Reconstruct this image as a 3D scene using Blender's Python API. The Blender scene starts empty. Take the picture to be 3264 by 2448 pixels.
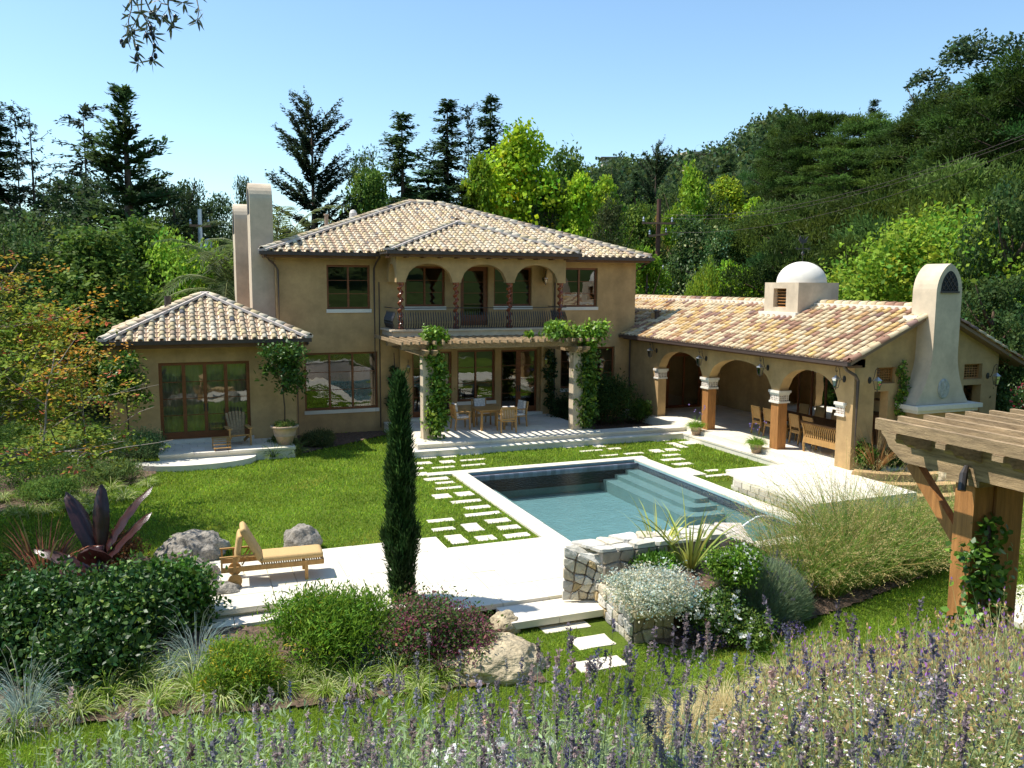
import bpy, math, random
import numpy as np
from mathutils import Matrix, Vector
rnd = random.Random(7)
rs = np.random.RandomState(11)
R_ = math.radians
# ---------------------------------------------------------------- camera, world, sun, exposure
FOC, YAW, PIT, ROL, CAMH = 2688.6, .376633, .119375, .005394, 5.2
cy, sy, cp, sp, cr, sr = math.cos(YAW), math.sin(YAW), math.cos(PIT), math.sin(PIT), math.cos(ROL), math.sin(ROL)
FW = np.array([sy*cp, cy*cp, -sp]); RT = np.array([cy, -sy, 0.]); UP = np.cross(RT, FW)
R2 = cr*RT + sr*UP; U2 = -sr*RT + cr*UP
cam = bpy.data.objects.new('camera', bpy.data.cameras.new('camera'))
bpy.context.scene.collection.objects.link(cam)
cam.data.sensor_width = 36; cam.data.lens = 36*FOC/3264; cam.data.clip_end = 3000; cam.data.clip_start = .1
cam.matrix_world = Matrix(((R2[0], U2[0], -FW[0], 0), (R2[1], U2[1], -FW[1], 0), (R2[2], U2[2], -FW[2], CAMH), (0, 0, 0, 1)))
S = bpy.context.scene
S.camera = cam
SUN = np.array([-.5, .27, 1.]); SUN /= np.linalg.norm(SUN)
elev = math.asin(SUN[2]); azim = math.atan2(SUN[0], SUN[1])
w = bpy.data.worlds.new('World'); S.world = w; w.use_nodes = True
nt = w.node_tree; bg = nt.nodes['Background']
sky = nt.nodes.new('ShaderNodeTexSky'); sky.sky_type = 'NISHITA'; sky.sun_disc = False
sky.sun_elevation = elev; sky.sun_rotation = azim; sky.air_density = 1.0; sky.dust_density = .35; sky.ozone_density = 1.0
mxs = nt.nodes.new('ShaderNodeMix'); mxs.data_type = 'RGBA'; mxs.blend_type = 'MULTIPLY'; mxs.inputs[0].default_value = 1; mxs.inputs[7].default_value = (.85, .975, 1.0, 1)
nt.links.new(sky.outputs[0], mxs.inputs[6]); nt.links.new(mxs.outputs[2], bg.inputs[0]); bg.inputs[1].default_value = .15
sun = bpy.data.objects.new('sun', bpy.data.lights.new('sun', 'SUN'))
S.collection.objects.link(sun); sun.data.energy = 4.9; sun.data.angle = R_(.5); sun.data.color = (1, .95, .87)
sun.rotation_mode = 'QUATERNION'; sun.rotation_quaternion = Vector(SUN).to_track_quat('Z', 'Y')
S.view_settings.view_transform = 'Standard'; S.view_settings.look = 'None'
S.view_settings.exposure = .5; S.view_settings.gamma = 1; S.view_settings.use_curve_mapping = False
S.render.engine = 'CYCLES'
S.cycles.transparent_max_bounces = 12
# ---------------------------------------------------------------- helpers
C = S.collection
def ray(x, y):
    fx, fy = x*3264/2212-1632, y*3264/2212-1224
    return R2*fx - U2*fy + FW*FOC
def G(x, y, z=0.):          # ground point seen at overview coordinates x, y on the level z
    d = ray(x, y); t = (z-CAMH)/d[2]; return (d[0]*t, d[1]*t, z)
def AT(x, y, r):            # point seen at x, y at horizontal distance r
    d = ray(x, y); t = r/math.hypot(d[0], d[1]); return (d[0]*t, d[1]*t, CAMH+d[2]*t)
def tagit(o, label=None, cat=None, group=None, kind=None):
    if label: o['label'] = label
    if cat: o['category'] = cat
    if group: o['group'] = group
    if kind: o['kind'] = kind
    return o
def empty(name, loc=(0, 0, 0), rz=0, label=None, cat=None, group=None, kind=None):
    o = bpy.data.objects.new(name, None); C.objects.link(o); o.location = loc; o.rotation_euler = (0, 0, rz)
    o.empty_display_size = .2
    return tagit(o, label, cat, group, kind)
def obj(name, me, parent=None, **k):
    o = bpy.data.objects.new(name, me); C.objects.link(o)
    if parent is not None: o.parent = parent
    return tagit(o, **k)
def make_mesh(name, V, faces, mat, col=None, smooth=False):
    """V (n,3); faces: list of int arrays each (m,k)"""
    V = np.asarray(V, np.float32).reshape(-1, 3)
    me = bpy.data.meshes.new(name)
    fs = [np.asarray(f, np.int32) for f in faces if len(f)]
    loops = np.concatenate([f.ravel() for f in fs]) if fs else np.zeros(0, np.int32)
    tot = np.concatenate([np.full(len(f), f.shape[1], np.int32) for f in fs])
    st = np.concatenate([[0], np.cumsum(tot)[:-1]]).astype(np.int32)
    me.vertices.add(len(V)); me.vertices.foreach_set('co', V.ravel())
    me.loops.add(len(loops)); me.loops.foreach_set('vertex_index', loops)
    me.polygons.add(len(tot)); me.polygons.foreach_set('loop_start', st)
    me.polygons.foreach_set('use_smooth', np.full(len(tot), bool(smooth)))
    me.update(calc_edges=True); me.validate()
    if col is not None:
        a = me.color_attributes.new('tint', 'FLOAT_COLOR', 'POINT')
        c4 = np.ones((len(V), 4), np.float32); c4[:, :3] = col; a.data.foreach_set('color', c4.ravel())
    me.materials.append(mat)
    return me
class MB:
    def __init__(s): s.v = []; s.f = {}; s.n = 0; s.c = []
    def add(s, V, F, col=None):
        V = np.asarray(V, float).reshape(-1, 3)
        for f in F:
            s.f.setdefault(len(f), []).append([i+s.n for i in f])
        s.v.append(V); s.n += len(V); s.c.append(np.tile(col if col is not None else (1, 1, 1), (len(V), 1)) if (col is None or np.ndim(col) == 1) else col)
    def addnp(s, V, F, col=None):
        F = np.asarray(F); s.f.setdefault(F.shape[1], []).extend((F+s.n).tolist())
        s.v.append(V); s.n += len(V); s.c.append(np.broadcast_to(np.asarray(col if col is not None else (1, 1, 1), float), (len(V), 3)))
    def box(s, x0, x1, y0, y1, z0, z1, M=None, col=None, tap=0):
        a = tap
        V = np.array([(x0, y0, z0), (x1, y0, z0), (x1, y1, z0), (x0, y1, z0), (x0+a, y0+a, z1), (x1-a, y0+a, z1), (x1-a, y1-a, z1), (x0+a, y1-a, z1)], float)
        if M is not None: V = V@np.array(M.to_3x3()).T + np.array(M.translation)
        s.add(V, [(3, 2, 1, 0), (4, 5, 6, 7), (0, 1, 5, 4), (1, 2, 6, 5), (2, 3, 7, 6), (3, 0, 4, 7)], col); return s
    def bar(s, a, b, w, h, col=None, up=(0, 0, 1)):
        a = np.array(a, float); b = np.array(b, float); d = b-a; L = np.linalg.norm(d); d /= L
        sx = np.cross(d, up); sx /= np.linalg.norm(sx)+1e-9; u = np.cross(sx, d)
        V = [p+sx*i*w/2+u*j*h/2 for p in (a, b) for i, j in ((-1, -1), (1, -1), (1, 1), (-1, 1))]
        s.add(V, [(3, 2, 1, 0), (4, 5, 6, 7), (0, 1, 5, 4), (1, 2, 6, 5), (2, 3, 7, 6), (3, 0, 4, 7)], col); return s
    def prism(s, poly, z0, z1, col=None):
        n = len(poly); V = [(x, y, z0) for x, y in poly]+[(x, y, z1) for x, y in poly]
        s.add(V, [tuple(range(n))[::-1], tuple(range(n, 2*n))]+[(i, (i+1) % n, n+(i+1) % n, n+i) for i in range(n)], col); return s
    def tube(s, P, rad, seg=6, col=None, cap=True):
        P = np.array(P, float); n = len(P); rad = np.broadcast_to(rad, (n,))
        T = np.gradient(P, axis=0); T /= np.linalg.norm(T, axis=1)[:, None]+1e-9
        ref = np.array([0, 0, 1.]) if abs(T[0][2]) < .9 else np.array([1., 0, 0])
        V = []
        for i in range(n):
            a = np.cross(T[i], ref); a /= np.linalg.norm(a)+1e-9; b = np.cross(T[i], a)
            for k in range(seg):
                t = 2*math.pi*k/seg; V.append(P[i]+rad[i]*(math.cos(t)*a+math.sin(t)*b))
        F = [(i*seg+k, i*seg+(k+1) % seg, (i+1)*seg+(k+1) % seg, (i+1)*seg+k) for i in range(n-1) for k in range(seg)]
        if cap: F += [tuple(range(seg))[::-1], tuple(range((n-1)*seg, n*seg))]
        s.add(V, F, col); return s
    def lathe(s, prof, seg=16, cx=0, cy=0, col=None, ph=0, a0=0, a1=2*math.pi):
        full = abs(a1-a0-2*math.pi) < 1e-6; n = len(prof); m = seg if full else seg+1
        V = [(cx+r*math.cos(a0+(a1-a0)*k/seg+ph), cy+r*math.sin(a0+(a1-a0)*k/seg+ph), z) for r, z in prof for k in range(m)]
        F = [(i*m+k, i*m+(k+1) % m, (i+1)*m+(k+1) % m, (i+1)*m+k) for i in range(n-1) for k in range(seg if full else seg)]
        s.add(V, F, col); return s
    def mesh(s, name, mat, smooth=False):
        return make_mesh(name, np.concatenate(s.v), [np.array(f) for f in s.f.values()], mat, np.concatenate(s.c), smooth)
    def build(s, name, mat, parent=None, smooth=False, **k):
        return obj(name, s.mesh(name, mat, smooth), parent, **k)
def mat(name, rgb, rough=.8, noise=None, bump=None, metal=0, tint=False, objcol=False, scale=(1, 1, 1), spec=.3, trans=0, noise2=None, streak=0):
    m = bpy.data.materials.new(name); m.use_nodes = True; t = m.node_tree; N = t.nodes; L = t.links
    b = N['Principled BSDF']; b.inputs['Roughness'].default_value = rough; b.inputs['Metallic'].default_value = metal
    b.inputs['Specular IOR Level'].default_value = spec
    col = N.new('ShaderNodeRGB'); col.outputs[0].default_value = (*rgb, 1); out = col.outputs[0]
    def mul(a, bb):
        x = N.new('ShaderNodeMix'); x.data_type = 'RGBA'; x.blend_type = 'MULTIPLY'; x.inputs[0].default_value = 1
        L.new(a, x.inputs[6]); L.new(bb, x.inputs[7]); return x.outputs[2]
    if tint:
        a = N.new('ShaderNodeAttribute'); a.attribute_name = 'tint'; out = mul(out, a.outputs['Color'])
    if objcol:
        o = N.new('ShaderNodeObjectInfo'); out = mul(out, o.outputs['Color'])
    tc = N.new('ShaderNodeTexCoord'); mp = N.new('ShaderNodeMapping'); mp.inputs['Scale'].default_value = scale
    L.new(tc.outputs['Object'], mp.inputs[0])
    for nz in (noise, noise2):
        if nz:
            n = N.new('ShaderNodeTexNoise'); n.inputs['Scale'].default_value = nz[0]; n.inputs['Detail'].default_value = 6
            n.inputs['Roughness'].default_value = .65; L.new(mp.outputs[0], n.inputs['Vector'])
            r = N.new('ShaderNodeMapRange'); r.inputs[1].default_value = .3; r.inputs[2].default_value = .7
            r.inputs[3].default_value = 1-nz[1]; r.inputs[4].default_value = 1+nz[1]*.6; L.new(n.outputs[0], r.inputs[0])
            c = N.new('ShaderNodeCombineColor'); [L.new(r.outputs[0], c.inputs[i]) for i in range(3)]
            out = mul(out, c.outputs[0])
    if streak:
        m3 = N.new('ShaderNodeMapping'); m3.inputs['Scale'].default_value = (2.2, 2.2, .3); L.new(tc.outputs['Object'], m3.inputs[0]); n = N.new('ShaderNodeTexNoise'); n.inputs['Scale'].default_value = 1; n.inputs['Detail'].default_value = 8
        L.new(m3.outputs[0], n.inputs['Vector']); r = N.new('ShaderNodeMapRange'); r.inputs[1].default_value = .38; r.inputs[2].default_value = .62; r.inputs[3].default_value = 1-streak; r.inputs[4].default_value = 1.03
        L.new(n.outputs[0], r.inputs[0]); c = N.new('ShaderNodeCombineColor'); [L.new(r.outputs[0], c.inputs[i]) for i in range(3)]; out = mul(out, c.outputs[0])
    L.new(out, b.inputs['Base Color'])
    if bump:
        n = N.new('ShaderNodeTexNoise'); n.inputs['Scale'].default_value = bump[0]; n.inputs['Detail'].default_value = 5
        L.new(mp.outputs[0], n.inputs['Vector']); bp = N.new('ShaderNodeBump'); bp.inputs['Strength'].default_value = bump[1]
        bp.inputs['Distance'].default_value = bump[2] if len(bump) > 2 else .02
        L.new(n.outputs[0], bp.inputs['Height']); L.new(bp.outputs[0], b.inputs['Normal'])
    if trans:
        tr = N.new('ShaderNodeBsdfTranslucent'); L.new(out, tr.inputs[0]); mx = N.new('ShaderNodeMixShader'); mx.inputs[0].default_value = trans
        L.new(b.outputs[0], mx.inputs[1]); L.new(tr.outputs[0], mx.inputs[2]); L.new(mx.outputs[0], N['Material Output'].inputs[0])
    return m
M_stucco = mat('stucco', (.51, .335, .155), .92, (1.1, .27), (30, .25, .01), noise2=(7, .07), streak=.06)
M_stucco2 = mat('stucco_pale', (.64, .52, .37), .92, (1.3, .2), (30, .25, .01), noise2=(7, .06), streak=.08)
M_white = mat('white_plaster', (.76, .71, .61), .9, (2, .1), (40, .15, .01))
M_wood = mat('window_wood', (.21, .07, .022), .45, (3, .3), (20, .1), scale=(1, 1, 6), spec=.4)
M_teak = mat('teak', (.44, .25, .085), .6, (4, .25), (25, .15), scale=(5, 5, 1))
M_dteak = mat('dark_wood', (.16, .075, .03), .5, (4, .3))
M_grey = mat('weathered_wood', (.38, .265, .145), .85, (5, .45), (30, .5), scale=(3, 1, 8), noise2=(1.5, .3))
M_orange = mat('stained_wood', (.42, .19, .06), .6, (3, .35), (24, .25), scale=(9, 9, .8), noise2=(1.2, .2))
M_twist = mat('turned_wood', (.28, .07, .025), .25, (8, .3), spec=.7)
M_iron = mat('iron', (.035, .03, .028), .45, spec=.5)
M_gutter = mat('bronze_gutter', (.075, .05, .04), .5, (4, .2), spec=.5)
M_tile = mat('roof_tile', (1, 1, 1), .85, (9, .25), (40, .3, .01), objcol=True, noise2=(1.3, .16))
M_tilej = mat('roof_tile_joined', (1, 1, 1), .85, (9, .22), (40, .2, .01), tint=True, noise2=(1.3, .12))
M_deck = mat('roof_deck', (.25, .17, .12), .9)
M_mortar = mat('mortar', (.6, .52, .46), .9, (6, .15))
M_stone = mat('limestone', (.74, .69, .57), .85, (2.5, .08), (22, .2, .01), noise2=(14, .05), objcol=True)
M_stone2 = mat('limestone_plain', (.72, .67, .56), .85, (2.5, .08), (22, .2, .01), noise2=(14, .05))
M_rock = mat('boulder', (.33, .295, .24), .9, (2.6, .5), (9, 1, .07), noise2=(21, .45))
M_rock2 = mat('pale_boulder', (.52, .425, .27), .85, (2.4, .35), (7, 1, .08), noise2=(15, .35), scale=(1, 1, 2.2))
M_wallst = mat('wall_stone', (.9, .9, .9), .9, (5, .22), (12, .6, .03), objcol=True, noise2=(17, .12))
M_mulch = mat('mulch', (.16, .105, .07), .95, (9, .5), (14, 1, .05), noise2=(30, .5))
M_terr = mat('terracotta_pale', (.5, .36, .25), .85, (4, .25), (20, .2, .01))
M_cushion = mat('tan_cushion', (.55, .37, .16), .9, (30, .12), (60, .3, .01))
M_floral = mat('floral_cushion', (.7, .66, .6), .9, (16, .45))
M_fol = mat('foliage', (1.25, 1.25, 1.2), .6, tint=True, objcol=True, trans=.42, spec=.15)
M_folg = mat('foliage_glossy', (1, 1, 1), .42, tint=True, objcol=True, trans=.25, spec=.32)
M_bark = mat('bark', (.11, .075, .05), .95, (4, .5), (10, .8, .05), scale=(3, 3, .7))
M_twig = mat('grey_twig', (.32, .27, .22), .9, (6, .3))
M_tinted = mat('painted_parts', (1, 1, 1), .8, tint=True, noise=(20, .1))
M_tileblue = mat('pool_tile', (.12, .14, .2), .25, objcol=True, spec=.6)
M_black = mat('black', (.012, .012, .014), .5)
M_metal = mat('grey_metal', (.5, .52, .54), .35, metal=.7)
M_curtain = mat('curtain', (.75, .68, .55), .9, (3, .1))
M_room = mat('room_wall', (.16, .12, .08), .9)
M_candle = mat('candle_wax', (.8, .76, .66), .6)
M_pink = mat('petal', (1, 1, 1), .6, tint=True, trans=.3)
def glass_mat(name, refl, col=(.02, .02, .02), bump=.004, tr=.35):
    m = bpy.data.materials.new(name); m.use_nodes = True; t = m.node_tree; N = t.nodes; L = t.links
    N.remove(N['Principled BSDF'])
    g = N.new('ShaderNodeBsdfGlossy'); g.inputs['Roughness'].default_value = .01; g.inputs[0].default_value = (.92, .95, .95, 1)
    d = N.new('ShaderNodeBsdfTransparent'); d.inputs[0].default_value = (tr, tr, tr*.95, 1)
    fr = N.new('ShaderNodeFresnel'); fr.inputs[0].default_value = 1.5
    mr = N.new('ShaderNodeMath'); mr.operation = 'ADD'; mr.inputs[1].default_value = refl; mr.use_clamp = True
    L.new(fr.outputs[0], mr.inputs[0]); mx = N.new('ShaderNodeMixShader'); L.new(mr.outputs[0], mx.inputs[0])
    L.new(d.outputs[0], mx.inputs[1]); L.new(g.outputs[0], mx.inputs[2]); L.new(mx.outputs[0], N['Material Output'].inputs[0])
    tc = N.new('ShaderNodeTexCoord'); n = N.new('ShaderNodeTexNoise'); n.inputs['Scale'].default_value = 2.2; n.inputs['Detail'].default_value = 1
    L.new(tc.outputs['Object'], n.inputs['Vector']); b = N.new('ShaderNodeBump'); b.inputs['Strength'].default_value = .5; b.inputs['Distance'].default_value = bump
    L.new(n.outputs[0], b.inputs['Height']); L.new(b.outputs[0], g.inputs['Normal'])
    return m
M_glass = glass_mat('window_glass', .09, tr=.5)
M_lglass = glass_mat('lantern_glass', .1, bump=0, tr=.85)
# -------------------------------------------------- numpy foliage generators
def nrm(a): return a/(np.linalg.norm(a, axis=-1, keepdims=True)+1e-9)
def leaves(P, D, Nn, L, W, col, fold=0.):
    """diamond leaves"""
    n = len(P); D = nrm(D); sd = nrm(np.cross(D, Nn)); L = np.broadcast_to(L, (n,))[:, None]; W = np.broadcast_to(W, (n,))[:, None]
    nn = np.cross(sd, D)
    V = np.stack([P, P+D*L*.5+sd*W*.5+nn*L*fold, P+D*L, P+D*L*.5-sd*W*.5+nn*L*fold], 1).reshape(-1, 3)
    F = np.arange(4*n).reshape(n, 4)
    return V, F, np.repeat(np.broadcast_to(col, (n, 3)), 4, 0)
def leaves6(P, D, Nn, L, W, col):
    n = len(P); D = nrm(D); sd = nrm(np.cross(D, Nn)); L = np.broadcast_to(L, (n,))[:, None]; W = np.broadcast_to(W, (n,))[:, None]; nn = np.cross(sd, D)
    V = np.stack([P, P+D*L*.3+sd*W*.5, P+D*L*.68+sd*W*.4-nn*L*.03, P+D*L-nn*L*.1, P+D*L*.68-sd*W*.4-nn*L*.03, P+D*L*.3-sd*W*.5], 1).reshape(-1, 3)
    return V, np.arange(6*n).reshape(n, 6), np.repeat(np.broadcast_to(col, (n, 3)), 6, 0)
def blades(P, D, L, W, bend, col, seg=3, rs=rs):
    """curved grass strips; D initial direction, bend gravity"""
    n = len(P); D = nrm(D); L = np.broadcast_to(L, (n,)); W = np.broadcast_to(W, (n,)); bend = np.broadcast_to(bend, (n,))
    side = nrm(np.cross(D, rs.randn(n, 3))); pts = [P]; d = D.copy(); p = P.copy()
    for k in range(seg):
        p = p+d*(L/seg)[:, None]; d = nrm(d+np.array([0, 0, -1.])*(bend/seg)[:, None]*(k+1)*.9); pts.append(p)
    V = []
    for k in range(seg+1):
        ww = (W*(1-(k/seg)**1.6)*.5+.0004)[:, None]
        V += [pts[k]-side*ww, pts[k]+side*ww]
    V = np.stack(V, 1); m = 2*(seg+1)
    F = np.concatenate([np.stack([np.arange(n)*m+2*k, np.arange(n)*m+2*k+1, np.arange(n)*m+2*k+3, np.arange(n)*m+2*k+2], 1) for k in range(seg)])
    return V.reshape(-1, 3), F, np.repeat(np.broadcast_to(col, (n, 3)), m, 0)
def vary(base, n, rs=rs, amt=.25, warm=.15, clump=None):
    c = np.array(base)[None]*np.exp(rs.randn(n, 1)*amt); h = rs.randn(n, 1)*warm
    c = c*np.concatenate([1+h, 1+h*.25, 1-h*.4], 1)
    return np.clip(c, .003, .9)
def join(parts):
    V = []; F = {}; Cc = []; n = 0
    for v, f, c in parts:
        V.append(v); Cc.append(c); F.setdefault(f.shape[1], []).append(f+n); n += len(v)
    return np.concatenate(V), [np.concatenate(x) for x in F.values()], np.concatenate(Cc)
def fmesh(name, parts, m=None):
    V, F, c = join(parts); return make_mesh(name, V, F, m or M_fol, c)
def shell_leaves(lobes, n, L, W, base, rs, per=14, spread=.35, amt=.22, warm=.18, hang=0, inner=.25, alt=None, altp=0., tip=None, six=False):
    """clumps of leaves over the skins of ellipsoidal lobes (cx,cy,cz,rx,ry,rz)"""
    lob = np.array(lobes, float); area = (lob[:, 3]*lob[:, 5])+.01; K = max(1, n//per)
    k = rs.choice(len(lob), K, p=area/area.sum()); d = nrm(rs.randn(K, 3)); d[:, 2] = np.where(d[:, 2] < -.5, -d[:, 2], d[:, 2])
    rr = np.where(rs.rand(K) < inner, rs.uniform(.4, .85, K), rs.uniform(.82, 1.1, K))
    cen = lob[k, :3]+d*lob[k, 3:6]*rr[:, None]
    cc = vary(base, K, rs, amt, warm)
    if alt is not None:
        s = rs.rand(K) < altp; cc[s] = vary(alt, s.sum(), rs, amt, warm)
    i = np.repeat(np.arange(K), per); m = len(i)
    sc = lob[k, 3:6].mean(1)[i]*spread
    P = cen[i]+rs.randn(m, 3)*sc[:, None]*.45
    D = nrm(d[i]*.6+rs.randn(m, 3)*.8+np.array([0, 0, -hang])); Nn = nrm(d[i]+rs.randn(m, 3)*.6+np.array([0, 0, .4]))
    col = cc[i]*np.exp(rs.randn(m, 1)*.12)
    if tip is not None: col = col*(1-tip[0])+np.array(tip[1])*tip[0]
    s = np.exp(rs.randn(m)*.2)
    return (leaves6 if six else leaves)(P-D*L*.4, D, Nn, L*s, W*s, col)
# ---------------------------------------------------------------- terrain
def ss(t): t = np.clip(t, 0, 1); return t*t*(3-2*t)
SY, CY = math.sin(YAW), math.cos(YAW)
def T(x, y):
    x = np.asarray(x, float); y = np.asarray(y, float)
    d = x*SY+y*CY; u = x*CY-y*SY; r = np.hypot(x, y)
    z = -.35-.2*ss((16.5-y)/3.5)*ss((14-x)/3)-.05*ss((12-x-y)/6)
    a = np.degrees(np.arctan2(u, d))
    k = ss((u/np.maximum(d, .5)-.10)/.28)
    left = np.interp(d, [-60, -20, 0, 1.6, 3, 5, 9.0], [16, 7, 3.85, 3.6, 2.9, 1.7, -.6]); right = np.interp(d, [-60, -20, 0, 2.5, 5, 7, 10.2], [16, 7, 3.85, 3.42, 2.5, 1.2, -.55])  # behind the camera the unseen ground is raised to darken window reflections
    bank = left*(1-k)+right*k
    z = np.maximum(z, bank) if True else z
    Hm = np.interp(a, [-60, -40, -12, 0, 4, 7, 10, 13.5, 16.5, 18.5, 21, 30, 60], [10, 10, 12, 24, 36, 40, 41, 43, 50, 46, 26, 24, 24])
    z = z+np.where(d > 0, Hm*ss((r-62)/260)**.9, 0)
    z = z+np.where(d > 0, ss((a-11)/12)*9*ss((r-36)/44), 0)
    return z
POOL = (7.42, 13.42, 14.4, 22.98)
def terrain_grid(xs, ys, name, m, skip=None):
    X, Y = np.meshgrid(xs, ys); Z = T(X, Y); V = np.stack([X, Y, Z], -1).reshape(-1, 3); nx = len(xs)
    i, j = np.meshgrid(np.arange(nx-1), np.arange(len(ys)-1)); i = i.ravel(); j = j.ravel()
    cx = (xs[i]+xs[i+1])/2; cyy = (ys[j]+ys[j+1])/2; keep = np.ones(len(i), bool)
    if skip is not None: keep = ~skip(cx, cyy)
    i = i[keep]; j = j[keep]; F = np.stack([j*nx+i, j*nx+i+1, (j+1)*nx+i+1, (j+1)*nx+i], 1)
    return obj(name, make_mesh(name, V, [F], m, smooth=True), kind='structure')
# grass material
def grass_mat():
    m = mat('lawn_grass', (.125, .185, .022), .9, (.55, .28), (90, 1, .03), noise2=(26, .3), spec=.1)
    return m
M_lawn = grass_mat()
M_wildg = mat('wild_ground', (.055, .08, .022), .95, (.08, .4), (3, 1, .2), noise2=(.9, .4), spec=.05)
x_in = np.unique(np.concatenate([np.arange(-14, 25, .5), [POOL[0], POOL[1]]])); y_in = np.unique(np.concatenate([np.arange(3, 36, .5), [POOL[2], POOL[3]]]))
gr = terrain_grid(x_in, y_in, 'lawn', M_lawn, lambda x, y: (x > POOL[0]) & (x < POOL[1]) & (y > POOL[2]) & (y < POOL[3]))
xs = np.unique(np.concatenate([np.linspace(-900, -14, 40), np.arange(-14, 24.6, 2.), [24.5], np.linspace(24.5, 60, 14), np.linspace(60, 900, 50)]))
ys = np.unique(np.concatenate([np.linspace(-300, -6, 20), np.arange(-5, 3.1, 1.), np.arange(3, 35.6, 2.), [35.5], np.linspace(35.5, 90, 20), np.linspace(90, 1200, 60)]))
terrain_grid(xs, ys, 'ground', M_wildg, lambda x, y: (x > -14) & (x < 24.5) & (y > 3) & (y < 35.5))
def inpoly(px, py, poly):
    px = np.asarray(px); py = np.asarray(py); c = np.zeros(px.shape, bool); n = len(poly)
    for i in range(n):
        x1, y1 = poly[i][:2]; x2, y2 = poly[(i+1) % n][:2]
        if y1 == y2: continue
        c ^= ((y1 > py) != (y2 > py)) & (px < (x2-x1)*(py-y1)/(y2-y1)+x1)
    return c
BEDS = []
def bed(poly, name='garden_bed', st=.07):
    BEDS.append(poly); p = np.array([q[:2] for q in poly]); x0, y0 = p.min(0); x1, y1 = p.max(0)
    xs = np.arange(x0, x1+st, st); ys = np.arange(y0, y1+st, st)
    X, Y = np.meshgrid(xs, ys); Z = T(X, Y)+.02+rs.rand(*X.shape)*.03
    nx = len(xs); i, j = np.meshgrid(np.arange(nx-1), np.arange(len(ys)-1)); i = i.ravel(); j = j.ravel()
    k = inpoly(xs[i]+st/2, ys[j]+st/2, poly); i = i[k]; j = j[k]
    F = np.stack([j*nx+i, j*nx+i+1, (j+1)*nx+i+1, (j+1)*nx+i], 1)
    return obj(name, make_mesh(name, np.stack([X, Y, Z], -1).reshape(-1, 3), [F], M_mulch), kind='structure')
bed([(-6, 17.5), (-3.0, 18.2), (-1.0, 18.3), (-.2, 17.2), (.3, 16.3), (.2, 15.6), (-.1, 14.4), (2.2, 13.6), (4.6, 13.6), (4.95, 12.4), (4.75, 10.6), (4.2, 10.75), (3.1, 10.95), (1.05, 11.15), (-.7, 11.6), (-2.4, 11.9), (-6, 12.6)])
bed([G(1365, 1368, -.5)[:2], G(1425, 1388, -.5)[:2], G(1480, 1398, -.5)[:2], G(1600, 1394, -.5)[:2], G(1720, 1345, -.5)[:2], G(1900, 1285, -.5)[:2], G(2090, 1235, -.5)[:2], (15.5, 13.5), (13.8, 15.6), (11, 14.2), (9.4, 12.5), (8, 12.4), (7.4, 11.6)])
bed([(-13, 36), (-2.2, 29), (-.8, 27.6), (-.8, 26), (-1.2, 25), (-2.2, 23.9), (-3.4, 23.0), (-6, 22.6), (-13, 22)], st=.12)
bed([(3.2, 27.2), (4.2, 27.9), (5.6, 28.9), (6.9, 29.9), (6.9, 30.75), (3.2, 30.75)])
bed([(13.7, 27.5), (17.3, 27.5), (17.3, 30.7), (13.7, 30.7)])
# ---------------------------------------------------------------- paving built of slabs
MESHC = {}
def slab_mesh(m=None):
    if 'slab' not in MESHC:
        b = MB(); b.box(-.5, .5, -.5, .5, -1, 0, tap=0); MESHC['slab'] = b.mesh('paving_slab', M_stone)
    return MESHC['slab']
def slab(parent, x0, x1, y0, y1, z, th, name='paving_slab', tone=None, gap=.012):
    o = bpy.data.objects.new(name, slab_mesh()); C.objects.link(o); o.parent = parent
    o.location = ((x0+x1)/2, (y0+y1)/2, z+rnd.uniform(-.002, .002)); o.scale = (x1-x0-gap, y1-y0-gap, th)
    t = tone if tone else rnd.uniform(.9, 1.06); o.color = (t, t*rnd.uniform(.97, 1.0), t*rnd.uniform(.92, 1.), 1)
    return o
def pave(parent, x0, x1, y0, y1, z, th, nx, ny, name='paving_slab', brick=True):
    for j in range(ny):
        ya, yb = y0+(y1-y0)*j/ny, y0+(y1-y0)*(j+1)/ny
        off = .5*(j % 2)*(x1-x0)/nx if brick and nx > 1 else 0
        cuts = [x0]+[x0+off+(x1-x0)*i/nx for i in range(0 if off else 1, nx)]+[x1]
        for a, b in zip(cuts[:-1], cuts[1:]):
            if b-a > .03: slab(parent, a, b, ya, yb, z, th, name)
# upper patio
pt = empty('patio', kind='structure')
b = MB(); b.prism([(7.02, 25.97), (17.4, 25.97), (17.4, 26.6), (13.65, 26.6), (13.65, 30.78), (7.02, 30.78)], -.5, -.055); b.build('patio_base', M_stone2, pt)
pave(pt, 7.0, 17.13, 25.93, 26.6, 0, .06, 12, 1)
pave(pt, 7.0, 13.67, 26.6, 30.78, 0, .06, 7, 5)
pave(pt, 6.72, 16.75, 25.58, 25.93, -.15, .06, 11, 1, 'step_tread'); b = MB(); b.box(6.74, 16.77, 25.6, 25.95, -.5, -.205); b.build('step_riser', M_stone2, pt)
pave(pt, 6.72, 7.0, 25.93, 28.5, -.15, .06, 1, 3, 'step_tread'); b = MB(); b.box(6.74, 7.0, 25.95, 28.5, -.5, -.205); b.build('step_riser', M_stone2, pt)
for j in range(7): slab(pt, 16.75, 17.13, 19.3+j*.96, 19.3+(j+1)*.96, -.15, .06, 'step_tread')
slab(pt, 16.75, 17.13, 25.58, 25.93, -.15, .06, 'step_tread')
b = MB(); b.box(16.77, 17.15, 19.3, 26, -.5, -.205); b.build('step_riser', M_stone2, pt)
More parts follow.
